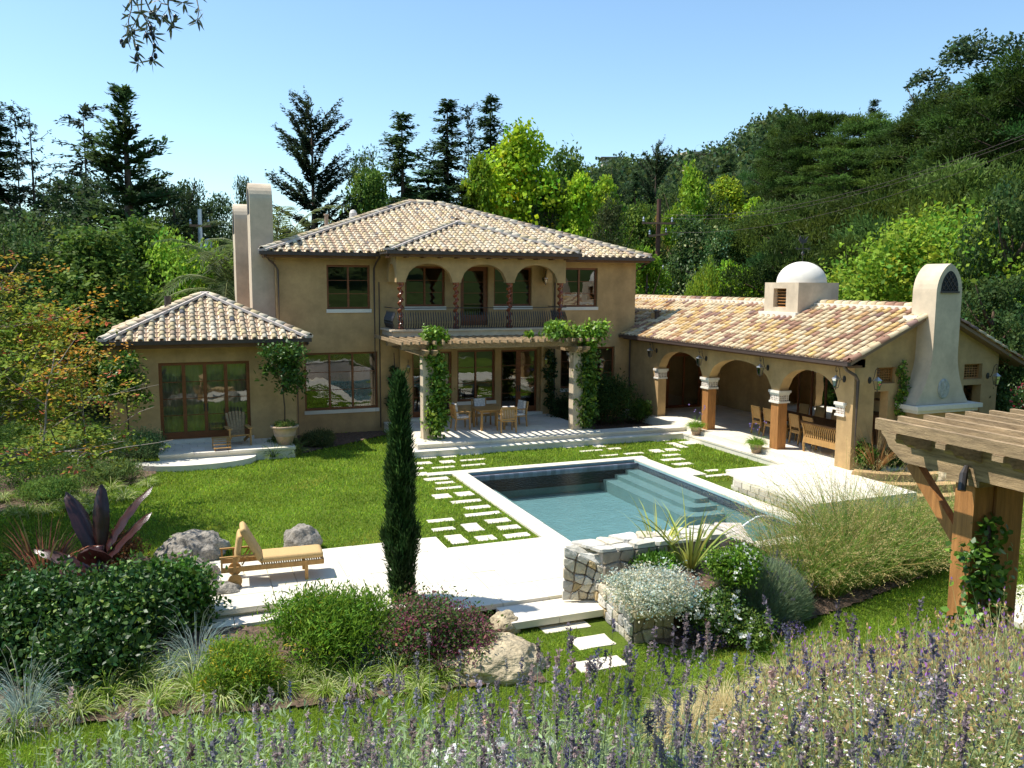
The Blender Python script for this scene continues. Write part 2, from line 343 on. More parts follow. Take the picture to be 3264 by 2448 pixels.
# pavilion floor
fl = empty('pavilion_floor', kind='structure')
b = MB(); b.box(17.13, 22.9, 18.0, 30.7, -.5, -.055); b.build('floor_base', M_stone2, fl)
pave(fl, 17.13, 22.9, 17.9, 30.7, 0, .06, 5, 11)
# deck in front of the pavilion
dk = empty('raised_deck', kind='structure')
b = MB(); b.prism([(13.86, 15.6), (17.2, 15.6), (17.2, 19.28), (14.6, 19.28), (14.1, 19.0), (13.86, 18.6)], -.7, -.055); b.build('deck_base', M_stone2, dk)
pave(dk, 14.0, 17.2, 15.6, 19.2, 0, .06, 3, 4); slab(dk, 13.82, 14.0, 15.6, 18.6, 0, .06)
slab(dk, 14.2, 17.2, 19.2, 19.5, 0, .06)
for j in range(8):
    for k in range(2):
        o = slab(dk, 13.8, 13.86, 15.7+j*.36+.12*k, 15.7+j*.36+.34+.12*k, -.06-.16*k, .15, 'wall_stone', rnd.uniform(.55, .85))
# pool terrace: coping and lower terrace
tr = empty('pool_terrace', kind='structure')
for j in range(7): slab(tr, 7.2, 7.66, 16.37+j*.93, 16.37+(j+1)*.93, -.30, .09, 'coping_stone')
for j in range(7): slab(tr, 7.2+j*.93, 7.2+(j+1)*.93, 22.88, 23.26, -.30, .09, 'coping_stone')
slab(tr, 6.5, 7.2, 22.9, 23.26, -.30, .09, 'coping_stone')
for j in range(9): slab(tr, 13.2, 13.66, 14.5+j*.93, 14.5+(j+1)*.93, -.30, .09, 'coping_stone')
slab(tr, 13.66, 14.15, 20.3, 21.3, -.3, .09, 'coping_stone')
slab(tr, 10.7, 13.2, 14.1, 14.5, -.30, .09, 'coping_stone')
pave(tr, 5.04, 7.66, 13.1, 16.37, -.30, .09, 3, 4)
pave(tr, 1.4, 5.04, 14.47, 17.2, -.30, .09, 4, 3)
pave(tr, -.3, 1.4, 15.1, 17.2, -.302, .09, 2, 2); pave(tr, -.1, 1.4, 14.47, 15.1, -.30, .09, 1, 1)
slab(tr, 3.6, 5.04, 13.1, 14.47, -.30, .09); slab(tr, 1.4, 3.6, 13.5, 14.47, -.30, .09)
pave(tr, 4.9, 6.66, 12.36, 13.1, -.36, .12, 2, 1, 'step_tread')
b = MB(); b.box(5.1, 7.6, 13.15, 16.3, -.8, -.38); b.box(1.45, 5.1, 13.55, 17.15, -.8, -.38); b.box(-.25, 1.4, 14.55, 17.15, -.8, -.38); b.build('terrace_base', M_stone2, tr)
pave(tr, -.15, 1.5, 14.12, 14.5, -.45, .07, 2, 1, 'step_tread'); b = MB(); b.box(-.13, 1.48, 14.14, 14.52, -.8, -.515); b.build('step_riser', M_stone2, tr)
# side wing terrace with the rounded step
gt = empty('wing_terrace', kind='structure')
b = MB(); b.box(-.68, 3.3, 27.05, 28.86, -.5, -.055); b.build('terrace_base', M_stone2, gt)
pave(gt, -.7, 3.3, 27.5, 28.88, 0, .06, 9, 3); pave(gt, -.72, 3.32, 27.0, 27.5, 0, .07, 4, 1, 'step_tread')
arc = [(.35+1.75*math.cos(t), 27.0-.95*math.sin(t)) for t in np.linspace(0, math.pi, 22)]
b = MB(); b.prism(arc[::-1], -.5, -.17); b.build('rounded_step', M_stone2, gt)
# ---------------------------------------------------------------- pool
pool = empty('swimming_pool', label='rectangular blue green swimming pool with underwater steps beside the lawn', cat='pool')
M_pool = mat('pool_plaster', (.27, .43, .43), .7, (3, .12), noise2=(60, .25))
M_pools = mat('pool_step_plaster', (.29, .41, .39), .7, (3, .1), noise2=(60, .2))
px0, px1, py0, py1 = 7.66, 13.2, 14.5, 22.88; zf = -1.15
V = [(px0, py0, zf), (px1, py0, zf), (px1, py1, zf), (px0, py1, zf), (px0, py0, -.33), (px1, py0, -.33), (px1, py1, -.33), (px0, py1, -.33)]
obj('basin', make_mesh('basin', V, [np.array([(0, 1, 2, 3), (0, 4, 5, 1), (1, 5, 6, 2), (2, 6, 7, 3), (3, 7, 4, 0)])], M_pool), pool)
b = MB()
for k, (w_, zt) in enumerate(((.42, -.56), (.8, -.68), (1.2, -.80))):
    yn = 18.9-k*.28
    poly = [(px1-.004, py1-.01), (px1-w_, py1-.01)]+[(px1-w_+w_*.35*(1-math.cos(t)), yn-w_*.22*math.sin(t)) for t in np.linspace(0, math.pi/2, 5)]+[(px1-.004, yn-w_*.22)]
    b.prism(poly[::-1], zf+.01, zt-.001*k)
b.build('underwater_steps', M_pools, pool)
b = MB(); 
for k, (w_, yn, zt) in enumerate(((.32, 18.6, -.62), (.75, 17.8, -.8))):
    b.prism([(px0+.004, yn)]+[(px0+w_*math.sin(t), yn-.12+.12*(1-math.cos(t))*0-.3*math.cos(t)) for t in np.linspace(.1, math.pi/2, 5)]+[(px0+w_, py1-.01), (px0+.004, py1-.01)], zf+.01, zt)
b.build('underwater_bench', M_pools, pool)
for i in range(37):
    o = bpy.data.objects.new('waterline_tile', slab_mesh()); C.objects.link(o); o.parent = pool
    o.location = (7.74+i*.15, 22.62, -.36); o.scale = (.143, .05, .15); t = rnd.uniform(.7, 1.3); o.color = (.3*t, .31*t, .35*t, 1) 
    o.data = MESHC.setdefault('wtile', (lambda b: (b.box(-.5, .5, -.5, .5, -1, 0), b.mesh('waterline_tile', mat('waterline_tiling', (.8, .8, .85), .3, objcol=True)))[1])(MB()))
b = MB(); b.box(7.68, 13.18, 22.66, 22.87, -.9, -.52); b.build('cover_housing', M_black, pool)
b = MB(); b.tube([(7.7, 22.77, -.43), (13.15, 22.77, -.43)], .07, 8); b.build('cover_roll', M_black, pool)
for i in range(24):
    o = bpy.data.objects.new('side_tile', MESHC['wtile']); C.objects.link(o); o.parent = pool
    o.location = (13.19, 15.1+i*.32, -.39); o.scale = (.02, .31, .2); t = rnd.uniform(.7, 1.2); o.color = (.05*t, .06*t, .10*t, 1)
wm = bpy.data.materials.new('pool_water'); wm.use_nodes = True; N = wm.node_tree.nodes; L = wm.node_tree.links; N.remove(N['Principled BSDF'])
gl = N.new('ShaderNodeBsdfGlossy'); gl.inputs['Roughness'].default_value = .02; tp = N.new('ShaderNodeBsdfTransparent'); tp.inputs[0].default_value = (.66, .76, .78, 1)
fr = N.new('ShaderNodeFresnel'); fr.inputs[0].default_value = 1.33; mx = N.new('ShaderNodeMixShader')
tc = N.new('ShaderNodeTexCoord'); nz = N.new('ShaderNodeTexNoise'); nz.inputs['Scale'].default_value = 9; nz.inputs['Detail'].default_value = 3; bp = N.new('ShaderNodeBump'); bp.inputs['Strength'].default_value = .6; bp.inputs['Distance'].default_value = .035
L.new(tc.outputs['Object'], nz.inputs['Vector']); L.new(nz.outputs[0], bp.inputs['Height']); L.new(bp.outputs[0], gl.inputs['Normal']); L.new(bp.outputs[0], fr.inputs['Normal'])
L.new(fr.outputs[0], mx.inputs[0]); L.new(tp.outputs[0], mx.inputs[1]); L.new(gl.outputs[0], mx.inputs[2]); L.new(mx.outputs[0], N['Material Output'].inputs[0])
obj('water', make_mesh('water', [(px0+.002, py0, -.40), (px1-.012, py0, -.40), (px1-.012, 22.6, -.40), (px0+.002, 22.6, -.40)], [np.array([(0, 1, 2, 3)])], wm), pool)
# water jet
q = [(x, y) for x, y in ((2447, 1635), (2420, 1640), (2385, 1650), (2370, 1673), (2357, 1690), (2345, 1704))]
jet = MB(); J0 = np.array([13.15, 15.9, -.38]); J1 = np.array([11.55, 15.35, -.40])
P = [J0+(J1-J0)*t+np.array([0, 0, .42*4*t*(1-t)*.55]) for t in np.linspace(0, 1, 12)]
P = [p+rs.randn(3)*.006 for p in P]
jet.tube(P, np.linspace(.012, .03, 12), 6)
M_jet = mat('white_water', (.9, .93, .95), .2, spec=.8)
tagit(jet.build('water_jet', M_jet, smooth=True), 'thin white water jet arching from the pool edge into the water', 'water jet')
# ---------------------------------------------------------------- stepping stones (pixel-read, world rectangles)
def cp_(ox, oy, x, y): return ((ox+x*800/2212)*2212/3264, (oy+y*800/2212)*2212/3264)
sst = [(265,308,370,282),(450,298,540,270),(610,278,790,256),(190,362,330,330),(440,350,530,318),(600,330,815,302),(175,405,275,387),(360,397,540,368),(620,375,810,347),(215,460,300,424),(300,505,480,464),(395,533,545,510),(395,582,605,545),(385,662,490,612),(585,640,685,592),(535,705,770,658),(655,757,845,712),(655,820,935,766),(325,873,525,825),(850,878,1005,824),(365,950,535,903),(670,950,740,870),(955,937,1095,885),(530,1060,600,970),(765,1035,880,975),(1010,1008,1185,952),(1515,213,1675,190),(1670,248,1840,224),(1795,208,1830,178),(1915,228,2010,212),(1850,287,1985,265),(2060,272,2195,248)]
ss2 = [(245,157,355,137),(430,138,495,125),(470,213,410,163),(515,183,575,148),(240,255,270,222),(370,243,410,213),(335,287,440,262),(330,330,470,298),(430,368,540,337),(710,422,785,398),(700,470,885,436),(1300,422,1300,370)]
STONES = []
def sstone(a, b, z):
    x0, x1 = sorted((a[0], b[0])); y0, y1 = sorted((a[1], b[1]))
    if x1-x0 < .25: x1 = x0+.45
    if y1-y0 < .18: y1 = y0+.25
    STONES.append((x0, x1, y0, y1)); m = MB(); n = 10
    p = [(x0, y0), (x1, y0), (x1, y1), (x0, y1)]; P = []
    for k in range(4):
        for t in (0.03, .35, .65, .97):
            q = (p[k][0]+(p[(k+1) % 4][0]-p[k][0])*t, p[k][1]+(p[(k+1) % 4][1]-p[k][1])*t); P.append((q[0]+rnd.uniform(-.012, .012), q[1]+rnd.uniform(-.012, .012)))
    zz = float(T((x0+x1)/2, (y0+y1)/2))+.012
    m.prism(P, zz-.08, zz); o = m.build('stepping_stone', M_stone, gr); t = rnd.uniform(.86, 1.0); o.color = (t, t*.98, t*.93, 1)
for s in sst: sstone(G(*cp_(1250, 1350, s[0], s[1]), -.33), G(*cp_(1250, 1350, s[2], s[3]), -.33), -.33)
for s in ss2: sstone(G(*cp_(2000, 1350, s[0], s[1]), -.33), G(*cp_(2000, 1350, s[2], s[3]), -.33), -.33)
for s in ((1490,602,1800,462),(1790,747,2000,600),(1810,947,2120,790)): sstone(G(*cp_(1200, 1800, s[0], s[1]), -.53), G(*cp_(1200, 1800, s[2], s[3]), -.53), -.53)
for i in range(5): sstone((13.9+i*.68, 26.72+.02*i), (14.4+i*.68, 27.2), -.3)
# ---------------------------------------------------------------- lawn blades (uncountable)
def lawn_mask(x, y):
    k = np.ones(len(x), bool)
    for p in BEDS: k &= ~inpoly(x, y, p)
    for a in STONES: k &= ~((x > a[0]-.0) & (x < a[1]+.0) & (y > a[2]-.0) & (y < a[3]+.0))
    for a in ((7.17, 13.7, 14, 23.28), (6.5, 7.2, 22.9, 23.26), (4.9, 7.7, 12.34, 16.39), (-.3, 5.06, 14.1, 17.22), (3.6, 5.06, 13.05, 14.5), (1.4, 3.6, 13.5, 14.5), (13.8, 17.4, 15, 19.5), (16.7, 25, 15, 31), (6.7, 17.4, 25.56, 31), (-.75, 3.35, 26.95, 31), (6, 8.5, 11.2, 13.3)):
        k &= ~((x > a[0]) & (x < a[1]) & (y > a[2]) & (y < a[3]))
    return k
n = 460000
dd = 9.2*np.exp(rs.rand(n)*1.25); uu = (rs.rand(n)*1.32-.66)*dd
gx = uu*CY+dd*SY; gy = -uu*SY+dd*CY
k = lawn_mask(gx, gy) & (gy < 31) & (gx < 17.3) & (T(gx, gy) < .3); gx = gx[k]; gy = gy[k]; n = len(gx)
dist = np.hypot(gx, gy)
P = np.stack([gx, gy, T(gx, gy)], 1)
pat = np.sin(gx*1.3+gy*.7)*np.sin(gx*.4-gy*1.7+1)+.6*np.sin(gx*3.1+2*np.sin(gy*2.3))
H = .045*np.exp(rs.randn(n)*.25)*(dist/12)**.5; D = nrm(np.stack([rs.randn(n)*.5, rs.randn(n)*.5, np.ones(n)], 1)); sd = nrm(np.cross(D, rs.randn(n, 3)))*(.0075*dist/12)[:, None]
colr = vary((.205, .30, .03), n, rs, .25, .14)*(1+.17*pat)[:, None]; dry = (np.sin(gx*.9+1.3)*np.sin(gy*1.1-gx*.5)+.5*np.sin(gx*2.7-gy*1.9) > .95) & (rs.rand(n) < .5); colr[dry] = colr[dry]*np.array([1.45, 1.05, 1.6])
V = np.stack([P-sd, P+sd, P+D*H[:, None]], 1).reshape(-1, 3)
obj('grass', make_mesh('grass', V, [np.arange(3*n).reshape(n, 3)], M_fol, np.repeat(colr, 3, 0)), kind='stuff', label='short mown green lawn grass', cat='grass')
# ================================================================ buildings
def wall_cells(mb, M, u0, u1, z0, z1, th, ops, cap=True):
    """wall in local (u,z), outside at w=0, inside w=th; ops rectangles (u0,u1,z0,z1)"""
    us = sorted({u0, u1, *[o[0] for o in ops], *[o[1] for o in ops]}); zs = sorted({z0, z1, *[o[2] for o in ops], *[o[3] for o in ops]})
    def q(P): mb.add([M(*p) for p in P], [(0, 1, 2, 3)])
    for a, b in zip(us[:-1], us[1:]):
        for c, d in zip(zs[:-1], zs[1:]):
            if any(o[0] <= a+1e-6 and b <= o[1]+1e-6 and o[2] <= c+1e-6 and d <= o[3]+1e-6 for o in ops): continue
            q([(a, 0, c), (b, 0, c), (b, 0, d), (a, 0, d)]); q([(a, th, c), (a, th, d), (b, th, d), (b, th, c)])
    for o in ops:
        a, b, c, d = o
        q([(a, 0, c), (a, 0, d), (a, th, d), (a, th, c)]); q([(b, 0, c), (b, th, c), (b, th, d), (b, 0, d)])
        q([(a, 0, d), (b, 0, d), (b, th, d), (a, th, d)]); q([(a, 0, c), (a, th, c), (b, th, c), (b, 0, c)])
    if cap:
        q([(u0, 0, z0), (u0, th, z0), (u0, th, z1), (u0, 0, z1)]); q([(u1, 0, z0), (u1, 0, z1), (u1, th, z1), (u1, th, z0)]); q([(u0, 0, z1), (u1, 0, z1), (u1, th, z1), (u0, th, z1)])
def fy(y): return lambda u, w, z: (u, y+w, z)         # wall facing the camera side (-Y)
def fx(x): return lambda u, w, z: (x+w, -u, z)        # wall facing -X ; u = -y
def window(parent, M, u0, u1, z0, z1, cols, rows, name='window', rec=.1, sill=True, fr=.075, mul=.022, mull=.07, bottom=None, curtain=False, glass=None, handles=False, grid=False):
    """cols casements across, rows of panes down"""
    bw = bottom or fr
    def bb(mb, a, b, c, d, w0, w1):
        P = [M(a, w0, c), M(b, w0, c), M(b, w0, d), M(a, w0, d), M(a, w1, c), M(b, w1, c), M(b, w1, d), M(a, w1, d)]
        mb.add(P, [(0, 1, 2, 3), (7, 6, 5, 4), (0, 4, 5, 1), (1, 5, 6, 2), (2, 6, 7, 3), (3, 7, 4, 0)])
    m = MB(); w0, w1 = rec, rec+.07
    bb(m, u0, u0+fr, z0, z1, w0, w1); bb(m, u1-fr, u1, z0, z1, w0, w1); bb(m, u0+fr, u1-fr, z1-fr, z1, w0, w1); bb(m, u0+fr, u1-fr, z0, z0+bw, w0, w1)
    cw = (u1-u0-2*fr)/cols
    for i in range(1, cols):
        a = u0+fr+cw*i; big = mull if not grid else mul; bb(m, a-big/2, a+big/2, z0+bw, z1-fr, w0, w1-.001)
    fo = m.build(name, M_wood, parent)
    mm = MB(); ph = (z1-z0-fr-bw)/rows
    for i in range(cols):
        a = u0+fr+cw*i+(0 if i == 0 else mull/2 if not grid else mul/2); b = u0+fr+cw*(i+1)-(0 if i == cols-1 else mull/2 if not grid else mul/2)
        for j in range(rows):
            c, d = z0+bw+ph*j+(mul/2 if j else 0), z0+bw+ph*(j+1)-(mul/2 if j < rows-1 else 0)
            g = MB(); g.add([M(a, w0+.04, c), M(b, w0+.04, c), M(b, w0+.04, d), M(a, w0+.04, d)], [(0, 1, 2, 3)])
            g.build('pane', glass or M_glass, fo)
            if j: mm = MB(); bb(mm, a, b, c-mul, c, w0+.02, w0+.06); mm.build('muntin', M_wood, fo)
    if sill:
        s = MB(); bb(s, u0-.03, u1+.03, z0-.13, z0-.002, -.05, rec); s.build('sill', M_white, fo)
    if handles:
        h = MB(); uc = (u0+u1)/2; zc = z0+(z1-z0)*.4
        for sg in (-1, 1): bb(h, uc+sg*.05-.018, uc+sg*.05+.018, zc-.13, zc+.13, w0-.02, w0-.001); bb(h, uc+sg*.05-.01 if sg < 0 else uc+.05-.01, uc+sg*.05+.01+.09*0, zc-.01, zc+.01, w0-.06, w0-.021)
        h.build('handle', M_iron, fo)
    if curtain:
        n = 60; V = []; 
        for k in range(n+1):
            u = u0+fr+(u1-u0-2*fr)*k/n; w = rec+.22+.035*math.sin(k*1.9)+.012*math.sin(k*.7); V += [M(u, w, z0+.02), M(u, w, z1-.02)]
        obj('curtain', make_mesh('curtain', V, [np.array([(2*k, 2*k+2, 2*k+3, 2*k+1) for k in range(n)])], M_curtain, smooth=True), fo)
    return fo
# ---- roof tiles
def barrel(r0, r1, L, seg, a0, a1, sink=0, sq=1.):
    b = MB(); V = []
    for k in range(seg+1):
        t = a0+(a1-a0)*k/seg; V.append((r0*math.cos(t), 0, r0*math.sin(t)*sq-sink)); 
    for k in range(seg+1):
        t = a0+(a1-a0)*k/seg; V.append((r1*math.cos(t), L, r1*math.sin(t)*sq-sink))
    for k in range(seg+1):
        t = a0+(a1-a0)*k/seg; V.append(((r0-.014)*math.cos(t), 0, (r0-.014)*math.sin(t)*sq-sink))
    n = seg+1
    b.add(V, [(k, k+1, n+k+1, n+k) for k in range(seg)]+[(2*n+k, 2*n+k+1, k+1, k) for k in range(seg)]); return b
PITCH, CRS = .307, .30
_c = barrel(.086, .072, .37, 6, math.pi, 0, 0, .78); _p = barrel(.22, .21, .37, 4, math.pi*1.27, math.pi*1.73, -.17); _r = barrel(.12, .105, .42, 7, math.pi, 0)
TM = {'cover': _c.mesh('cover_tile', M_tile, True), 'pan': _p.mesh('pan_tile', M_tile, True), 'ridge': _r.mesh('ridge_tile', M_tile, True)}
TR = {'cover': _c, 'pan': _p, 'ridge': _r}
PAL_A = [((.71, .59, .40), 5), ((.64, .50, .33), 4), ((.67, .53, .30), 3), ((.53, .39, .26), 2.0), ((.74, .64, .47), 3.0), ((.17, .165, .17), .22)]
PAL_B = [((.68, .54, .34), 5), ((.62, .46, .27), 3.5), ((.63, .42, .17), 2.6), ((.36, .20, .13), 3), ((.47, .28, .13), 1.4), ((.26, .16, .13), .7)]
def pick(pal):
    t = rnd.random()*sum(w for _, w in pal)
    for c, w in pal:
        t -= w
        if t <= 0: break
    k = math.exp(rnd.gauss(0, .08)); return tuple(min(.85, x*k) for x in c)
class Tiles:
    def __init__(s, parent, pal): s.p = parent; s.pal = pal; s.it = []
    def slope(s, O, ex, es, poly, pitch=PITCH, off=.15, pal=None):
        """O origin at the eave, ex along the eave, es up the slope, poly in (u,v)"""
        ex = np.array(ex, float); es = np.array(es, float); n = np.cross(ex, es); O = np.array(O, float); pu = [p[0] for p in poly]; pv = [p[1] for p in poly]
        tilt = es*math.cos(.06)+n*math.sin(.06)*-1; nn = np.cross(ex, tilt)
        for i in range(int((max(pu)-min(pu))/pitch)+1):
            for kind, du, lift in (('pan', 0, .02), ('cover', pitch/2, .012)):
                u = min(pu)+off+i*pitch+du; rows = int(max(pv)/CRS)+1
                for j in range(rows):
                    v = j*CRS
                    if not inpoly(np.array([u]), np.array([v+.12]), poly)[0]: continue
                    jit = rnd.uniform(-.008, .008)
                    P = O+ex*(u+jit)+es*(v-.05+rnd.uniform(-.012, .012))+n*(lift+.03)
                    M = Matrix(((ex[0], tilt[0], nn[0], P[0]), (ex[1], tilt[1], nn[1], P[1]), (ex[2], tilt[2], nn[2], P[2]), (0, 0, 0, 1)))
                    s.it.append((np.linalg.norm(P-np.array([0, 0, CAMH])), kind, M, pick(pal or s.pal)))
    def ridge(s, A, B, sc=1.):
        A = np.array(A, float); B = np.array(B, float); L = np.linalg.norm(B-A); d = (B-A)/L; x = np.cross(d, (0, 0, 1)); x /= np.linalg.norm(x); n = np.cross(x, d)
        d2 = d*math.cos(.05)-n*math.sin(.05); n2 = np.cross(x, d2)
        for k in range(int(L/.36)):
            P = A+d*k*.36+n*.06
            M = Matrix(((x[0]*sc, d2[0], n2[0]*sc, P[0]), (x[1]*sc, d2[1], n2[1]*sc, P[1]), (x[2]*sc, d2[2], n2[2]*sc, P[2]), (0, 0, 0, 1)))
            s.it.append((np.linalg.norm(P-np.array([0, 0, CAMH])), 'ridge', M, pick(s.pal)))
    def finish(s):
        s.it.sort(key=lambda t: t[0]); cnt = {}; mb = MB()
        for _, k, M, c in s.it:
            cnt[k] = cnt.get(k, 0)+1
            if cnt[k] <= 300:
                o = bpy.data.objects.new(k+'_tile', TM[k]); C.objects.link(o); o.parent = s.p; o.matrix_basis = M; o.color = (*c, 1)
            else:
                t = TR[k]; V = np.concatenate(t.v); A = np.array(M); V = V@A[:3, :3].T+A[:3, 3]
                mb.addnp(V, np.array(t.f[4]), c)
        if mb.n: mb.build('roof_tiles', M_tilej, s.p, smooth=True, kind='stuff')
def deck(parent, pts, faces, th=.10):
    V = [tuple(p) for p in pts]+[(p[0], p[1], p[2]-th) for p in pts]; n = len(pts)
    F = [tuple(f) for f in faces]+[tuple(i+n for i in f)[::-1] for f in faces]
    E = {}
    for f in faces:
        for a, b in zip(f, f[1:]+f[:1]): E[(a, b)] = 1
    for a, b in list(E):
        if (b, a) not in E: F.append((b, a, a+n, b+n))
    m = MB(); m.add(V, F); return m.build('roof', M_deck, parent)
def gutter(parent, A, B, name='gutter'):
    m = MB(); m.bar(A, B, .12, .11); m.bar((A[0], A[1], A[2]+.055), (B[0], B[1], B[2]+.055), .14, .02); return m.build(name, M_gutter, parent)
def downspout(parent, P, r=.035):
    m = MB(); m.tube(P, r, 8); return m.build('downspout', M_gutter, parent)
# ---------------------------------------------------------------- main house
hs = empty('main_house', (0, 0, 0), label='two storey ochre stucco villa with tiled hip roof and arched balcony', cat='house')
FY = 30.8; HX0, HX1, HY1 = 3.25, 17.65, 44.1
ops = [(5.01, 6.58, 4.22, 5.81), (4.15, 6.82, .55, 2.65), (8.14, 9.69, .0, 2.58), (9.92, 11.47, .62, 2.61), (11.72, 13.27, .0, 2.58), (14.29, 16.75, .95, 2.61), (14.32, 15.89, 4.25, 5.81), (7.89, 9.44, 4.3, 5.8), (10.05, 11.18, 3.56, 5.8), (11.41, 12.99, 4.3, 5.8)]
m = MB(); wall_cells(m, fy(FY), HX0, HX1, -.5, 6.2, .28, ops); m.build('front_wall', M_stucco, hs)
m = MB(); wall_cells(m, lambda u, w, z: (HX0+w, u, z), FY+.28, HY1, -.5, 6.2, .28, [(31.9, 32.9, 4.9, 5.7)], False); m.build('side_wall', M_stucco, hs)
m = MB(); m.box(HX1-.28, HX1, FY+.28, HY1, -.5, 6.2); m.box(HX0, HX1, HY1, HY1+.28, -.5, 6.2); m.build('rear_wall', M_stucco, hs)
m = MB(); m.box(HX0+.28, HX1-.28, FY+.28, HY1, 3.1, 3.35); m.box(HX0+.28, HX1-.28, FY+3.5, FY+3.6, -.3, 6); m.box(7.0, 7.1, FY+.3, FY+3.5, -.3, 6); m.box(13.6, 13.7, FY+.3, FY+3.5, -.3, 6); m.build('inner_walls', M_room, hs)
window(hs, fy(FY), *ops[0], 2, 3)
window(hs, fy(FY), *ops[1], 3, 3)
window(hs, fy(FY), *ops[2], 2, 4, 'door', sill=False, bottom=.3, mull=.16)
window(hs, fy(FY), *ops[3], 2, 3)
window(hs, fy(FY), *ops[4], 2, 4, 'door', sill=False, bottom=.3, mull=.2, handles=True)
window(hs, fy(FY), *ops[5], 3, 3)
window(hs, fy(FY), *ops[6], 2, 3)
window(hs, fy(FY), *ops[7], 2, 3)
window(hs, fy(FY), *ops[8], 1, 4, 'door', sill=False, bottom=.4, fr=.16)
window(hs, fy(FY), *ops[9], 2, 3)
window(hs, lambda u, w, z: (HX0+w, u, z), 31.9, 32.9, 4.9, 5.7, 1, 1)
m = MB(); m.box(8.0, 9.8, FY-.25, FY-.002, .002, .1); m.box(11.6, 13.4, FY-.25, FY-.002, .002, .1); m.build('door_step', M_stone2, hs)
# bay pilaster return: ground floor bay projects a little
for q_ in ((13.35, 13.74), (7.62, 7.95)):
    m = MB(); m.box(q_[0], q_[1], FY-.22, FY-.003, .0, 3.2); m.build('bay_pier', M_stucco, hs)
# roof
s_ = .354; ze = 6.23; x0, x1, y0 = 2.75, 18.0, 30.2; a = 6.95
rz = ze+s_*a
P = [(x0, y0, ze), (x1, y0, ze), (x1, y0+2*a, ze), (x0, y0+2*a, ze), (x0+a, y0+a, rz), (x1-a, y0+a, rz)]
deck(hs, P, [(0, 1, 5, 4), (1, 2, 5), (2, 3, 4, 5), (3, 0, 4)])
tl = Tiles(hs, PAL_A); c_ = 1/math.sqrt(1+s_*s_); es = np.array([0, c_, s_*c_]); W = x1-x0; SL = a/c_
bx0, bx1, by = 6.78, 14.1, 28.8; bm = (bx0+bx1)/2; ba = (bx1-bx0)/2; bz = 6.29; bs = .352
# main slope minus the bay intrusion: bay ridge meets the slope at yb
yb = y0+(bz+bs*ba-ze)/s_; vb = (yb-y0)/c_
poly = [(0, 0), (bx0-x0, 0), (bm-x0, vb), (bx1-x0, 0), (W, 0), (W-a, SL), (a, SL)]
tl.slope((x0, y0, ze), (1, 0, 0), es, poly)
BP = [(bx0, by, bz), (bx1, by, bz), (bx1, y0+.1, bz), (bx0, y0+.1, bz), (bm, by+ba, bz+bs*ba), (bm, yb+.2, bz+bs*ba)]
deck(hs, BP, [(0, 1, 4), (1, 2, 5, 4), (3, 0, 4, 5)], .1)
cb = 1/math.sqrt(1+bs*bs); tl.slope((bx0, by, bz), (1, 0, 0), (0, cb, bs*cb), [(0, 0), (2*ba, 0), (ba, ba/cb)], off=.13)
tl.slope((bx0, y0+.2, bz), (0, -1, 0), (cb, 0, bs*cb), [(0, 0), (y0+.2-by, 0), (y0+.2-by-ba, ba/cb), (-(yb-y0)+.3, ba/cb)])
for A, B in ((P[0], P[4]), (P[1], P[5]), (P[4], P[5]), (BP[0], BP[4]), (BP[1], BP[4]), (BP[4], (bm, yb, bz+bs*ba))): tl.ridge(A, B)
m = MB()
for A, B in ((P[0], P[4]), (P[1], P[5]), (BP[0], BP[4]), (BP[1], BP[4])): m.bar(np.array(A)+[0, 0, .045], np.array(B)+[0, 0, .045], .36, .07)
m.bar(np.array(P[4])+[0, 0, .02], np.array(P[5])+[0, 0, .02], .3, .08); m.build('ridge_mortar', M_mortar, hs)
tl.finish()
gutter(hs, (x0-.1, y0-.05, ze-.06), (bx0, y0-.05, ze-.06)); gutter(hs, (bx1, y0-.05, ze-.06), (x1+.1, y0-.05, ze-.06)); gutter(hs, (bx0-.05, by-.05, bz-.06), (bx1+.05, by-.05, bz-.06))
m = MB(); m.box(x0+.05, bx0-.1, y0+.02, y0+.3, ze-.2, ze-.11); m.box(bx1+.1, x1-.05, y0+.02, y0+.3, ze-.2, ze-.11); m.box(bx0+.05, bx1-.05, by+.02, by+.3, bz-.2, bz-.11)
m.box(x0+.1, x0+.25, y0+.3, HY1, ze-.2, ze-.11); m.build('eave_board', M_dteak, hs)
mr = MB()
for i in range(24): 
    xx = x0+.4+i*.62; yy = (by if bx0 < xx < bx1 else y0); mr.box(xx-.04, xx+.04, yy+.03, FY-.01 if not (bx0 < xx < bx1) else 29.38, 6.05, 6.15)
mr.build('rafter_tails', M_dteak, hs, kind='stuff')
downspout(hs, [(x0+.1, y0-.05, 6.1), (x0+.25, 30.5, 5.95), (3.2, 30.7, 5.8), (3.32, 30.74, 5.6), (3.32, 30.74, 3.3)])
downspout(hs, [(6.8, y0-.05, 6.1), (6.75, 30.5, 5.9), (6.72, 30.75, 5.7), (6.72, 30.75, -.2)])
m = MB(); m.tube([(6.9, 30.76, 5.2), (6.9, 30.76, -.2)], .02, 6); m.build('pipe', M_gutter, hs)
downspout(hs, [(x1, y0, 6.1), (x1-.1, 30.6, 5.95), (17.7, 30.9, 5.7), (17.72, 31, 4.3)])
m = MB(); m.tube([(13.98, 30.74, 6.1), (13.98, 30.74, -.2)], .03, 6); m.build('downspout', M_gutter, hs)
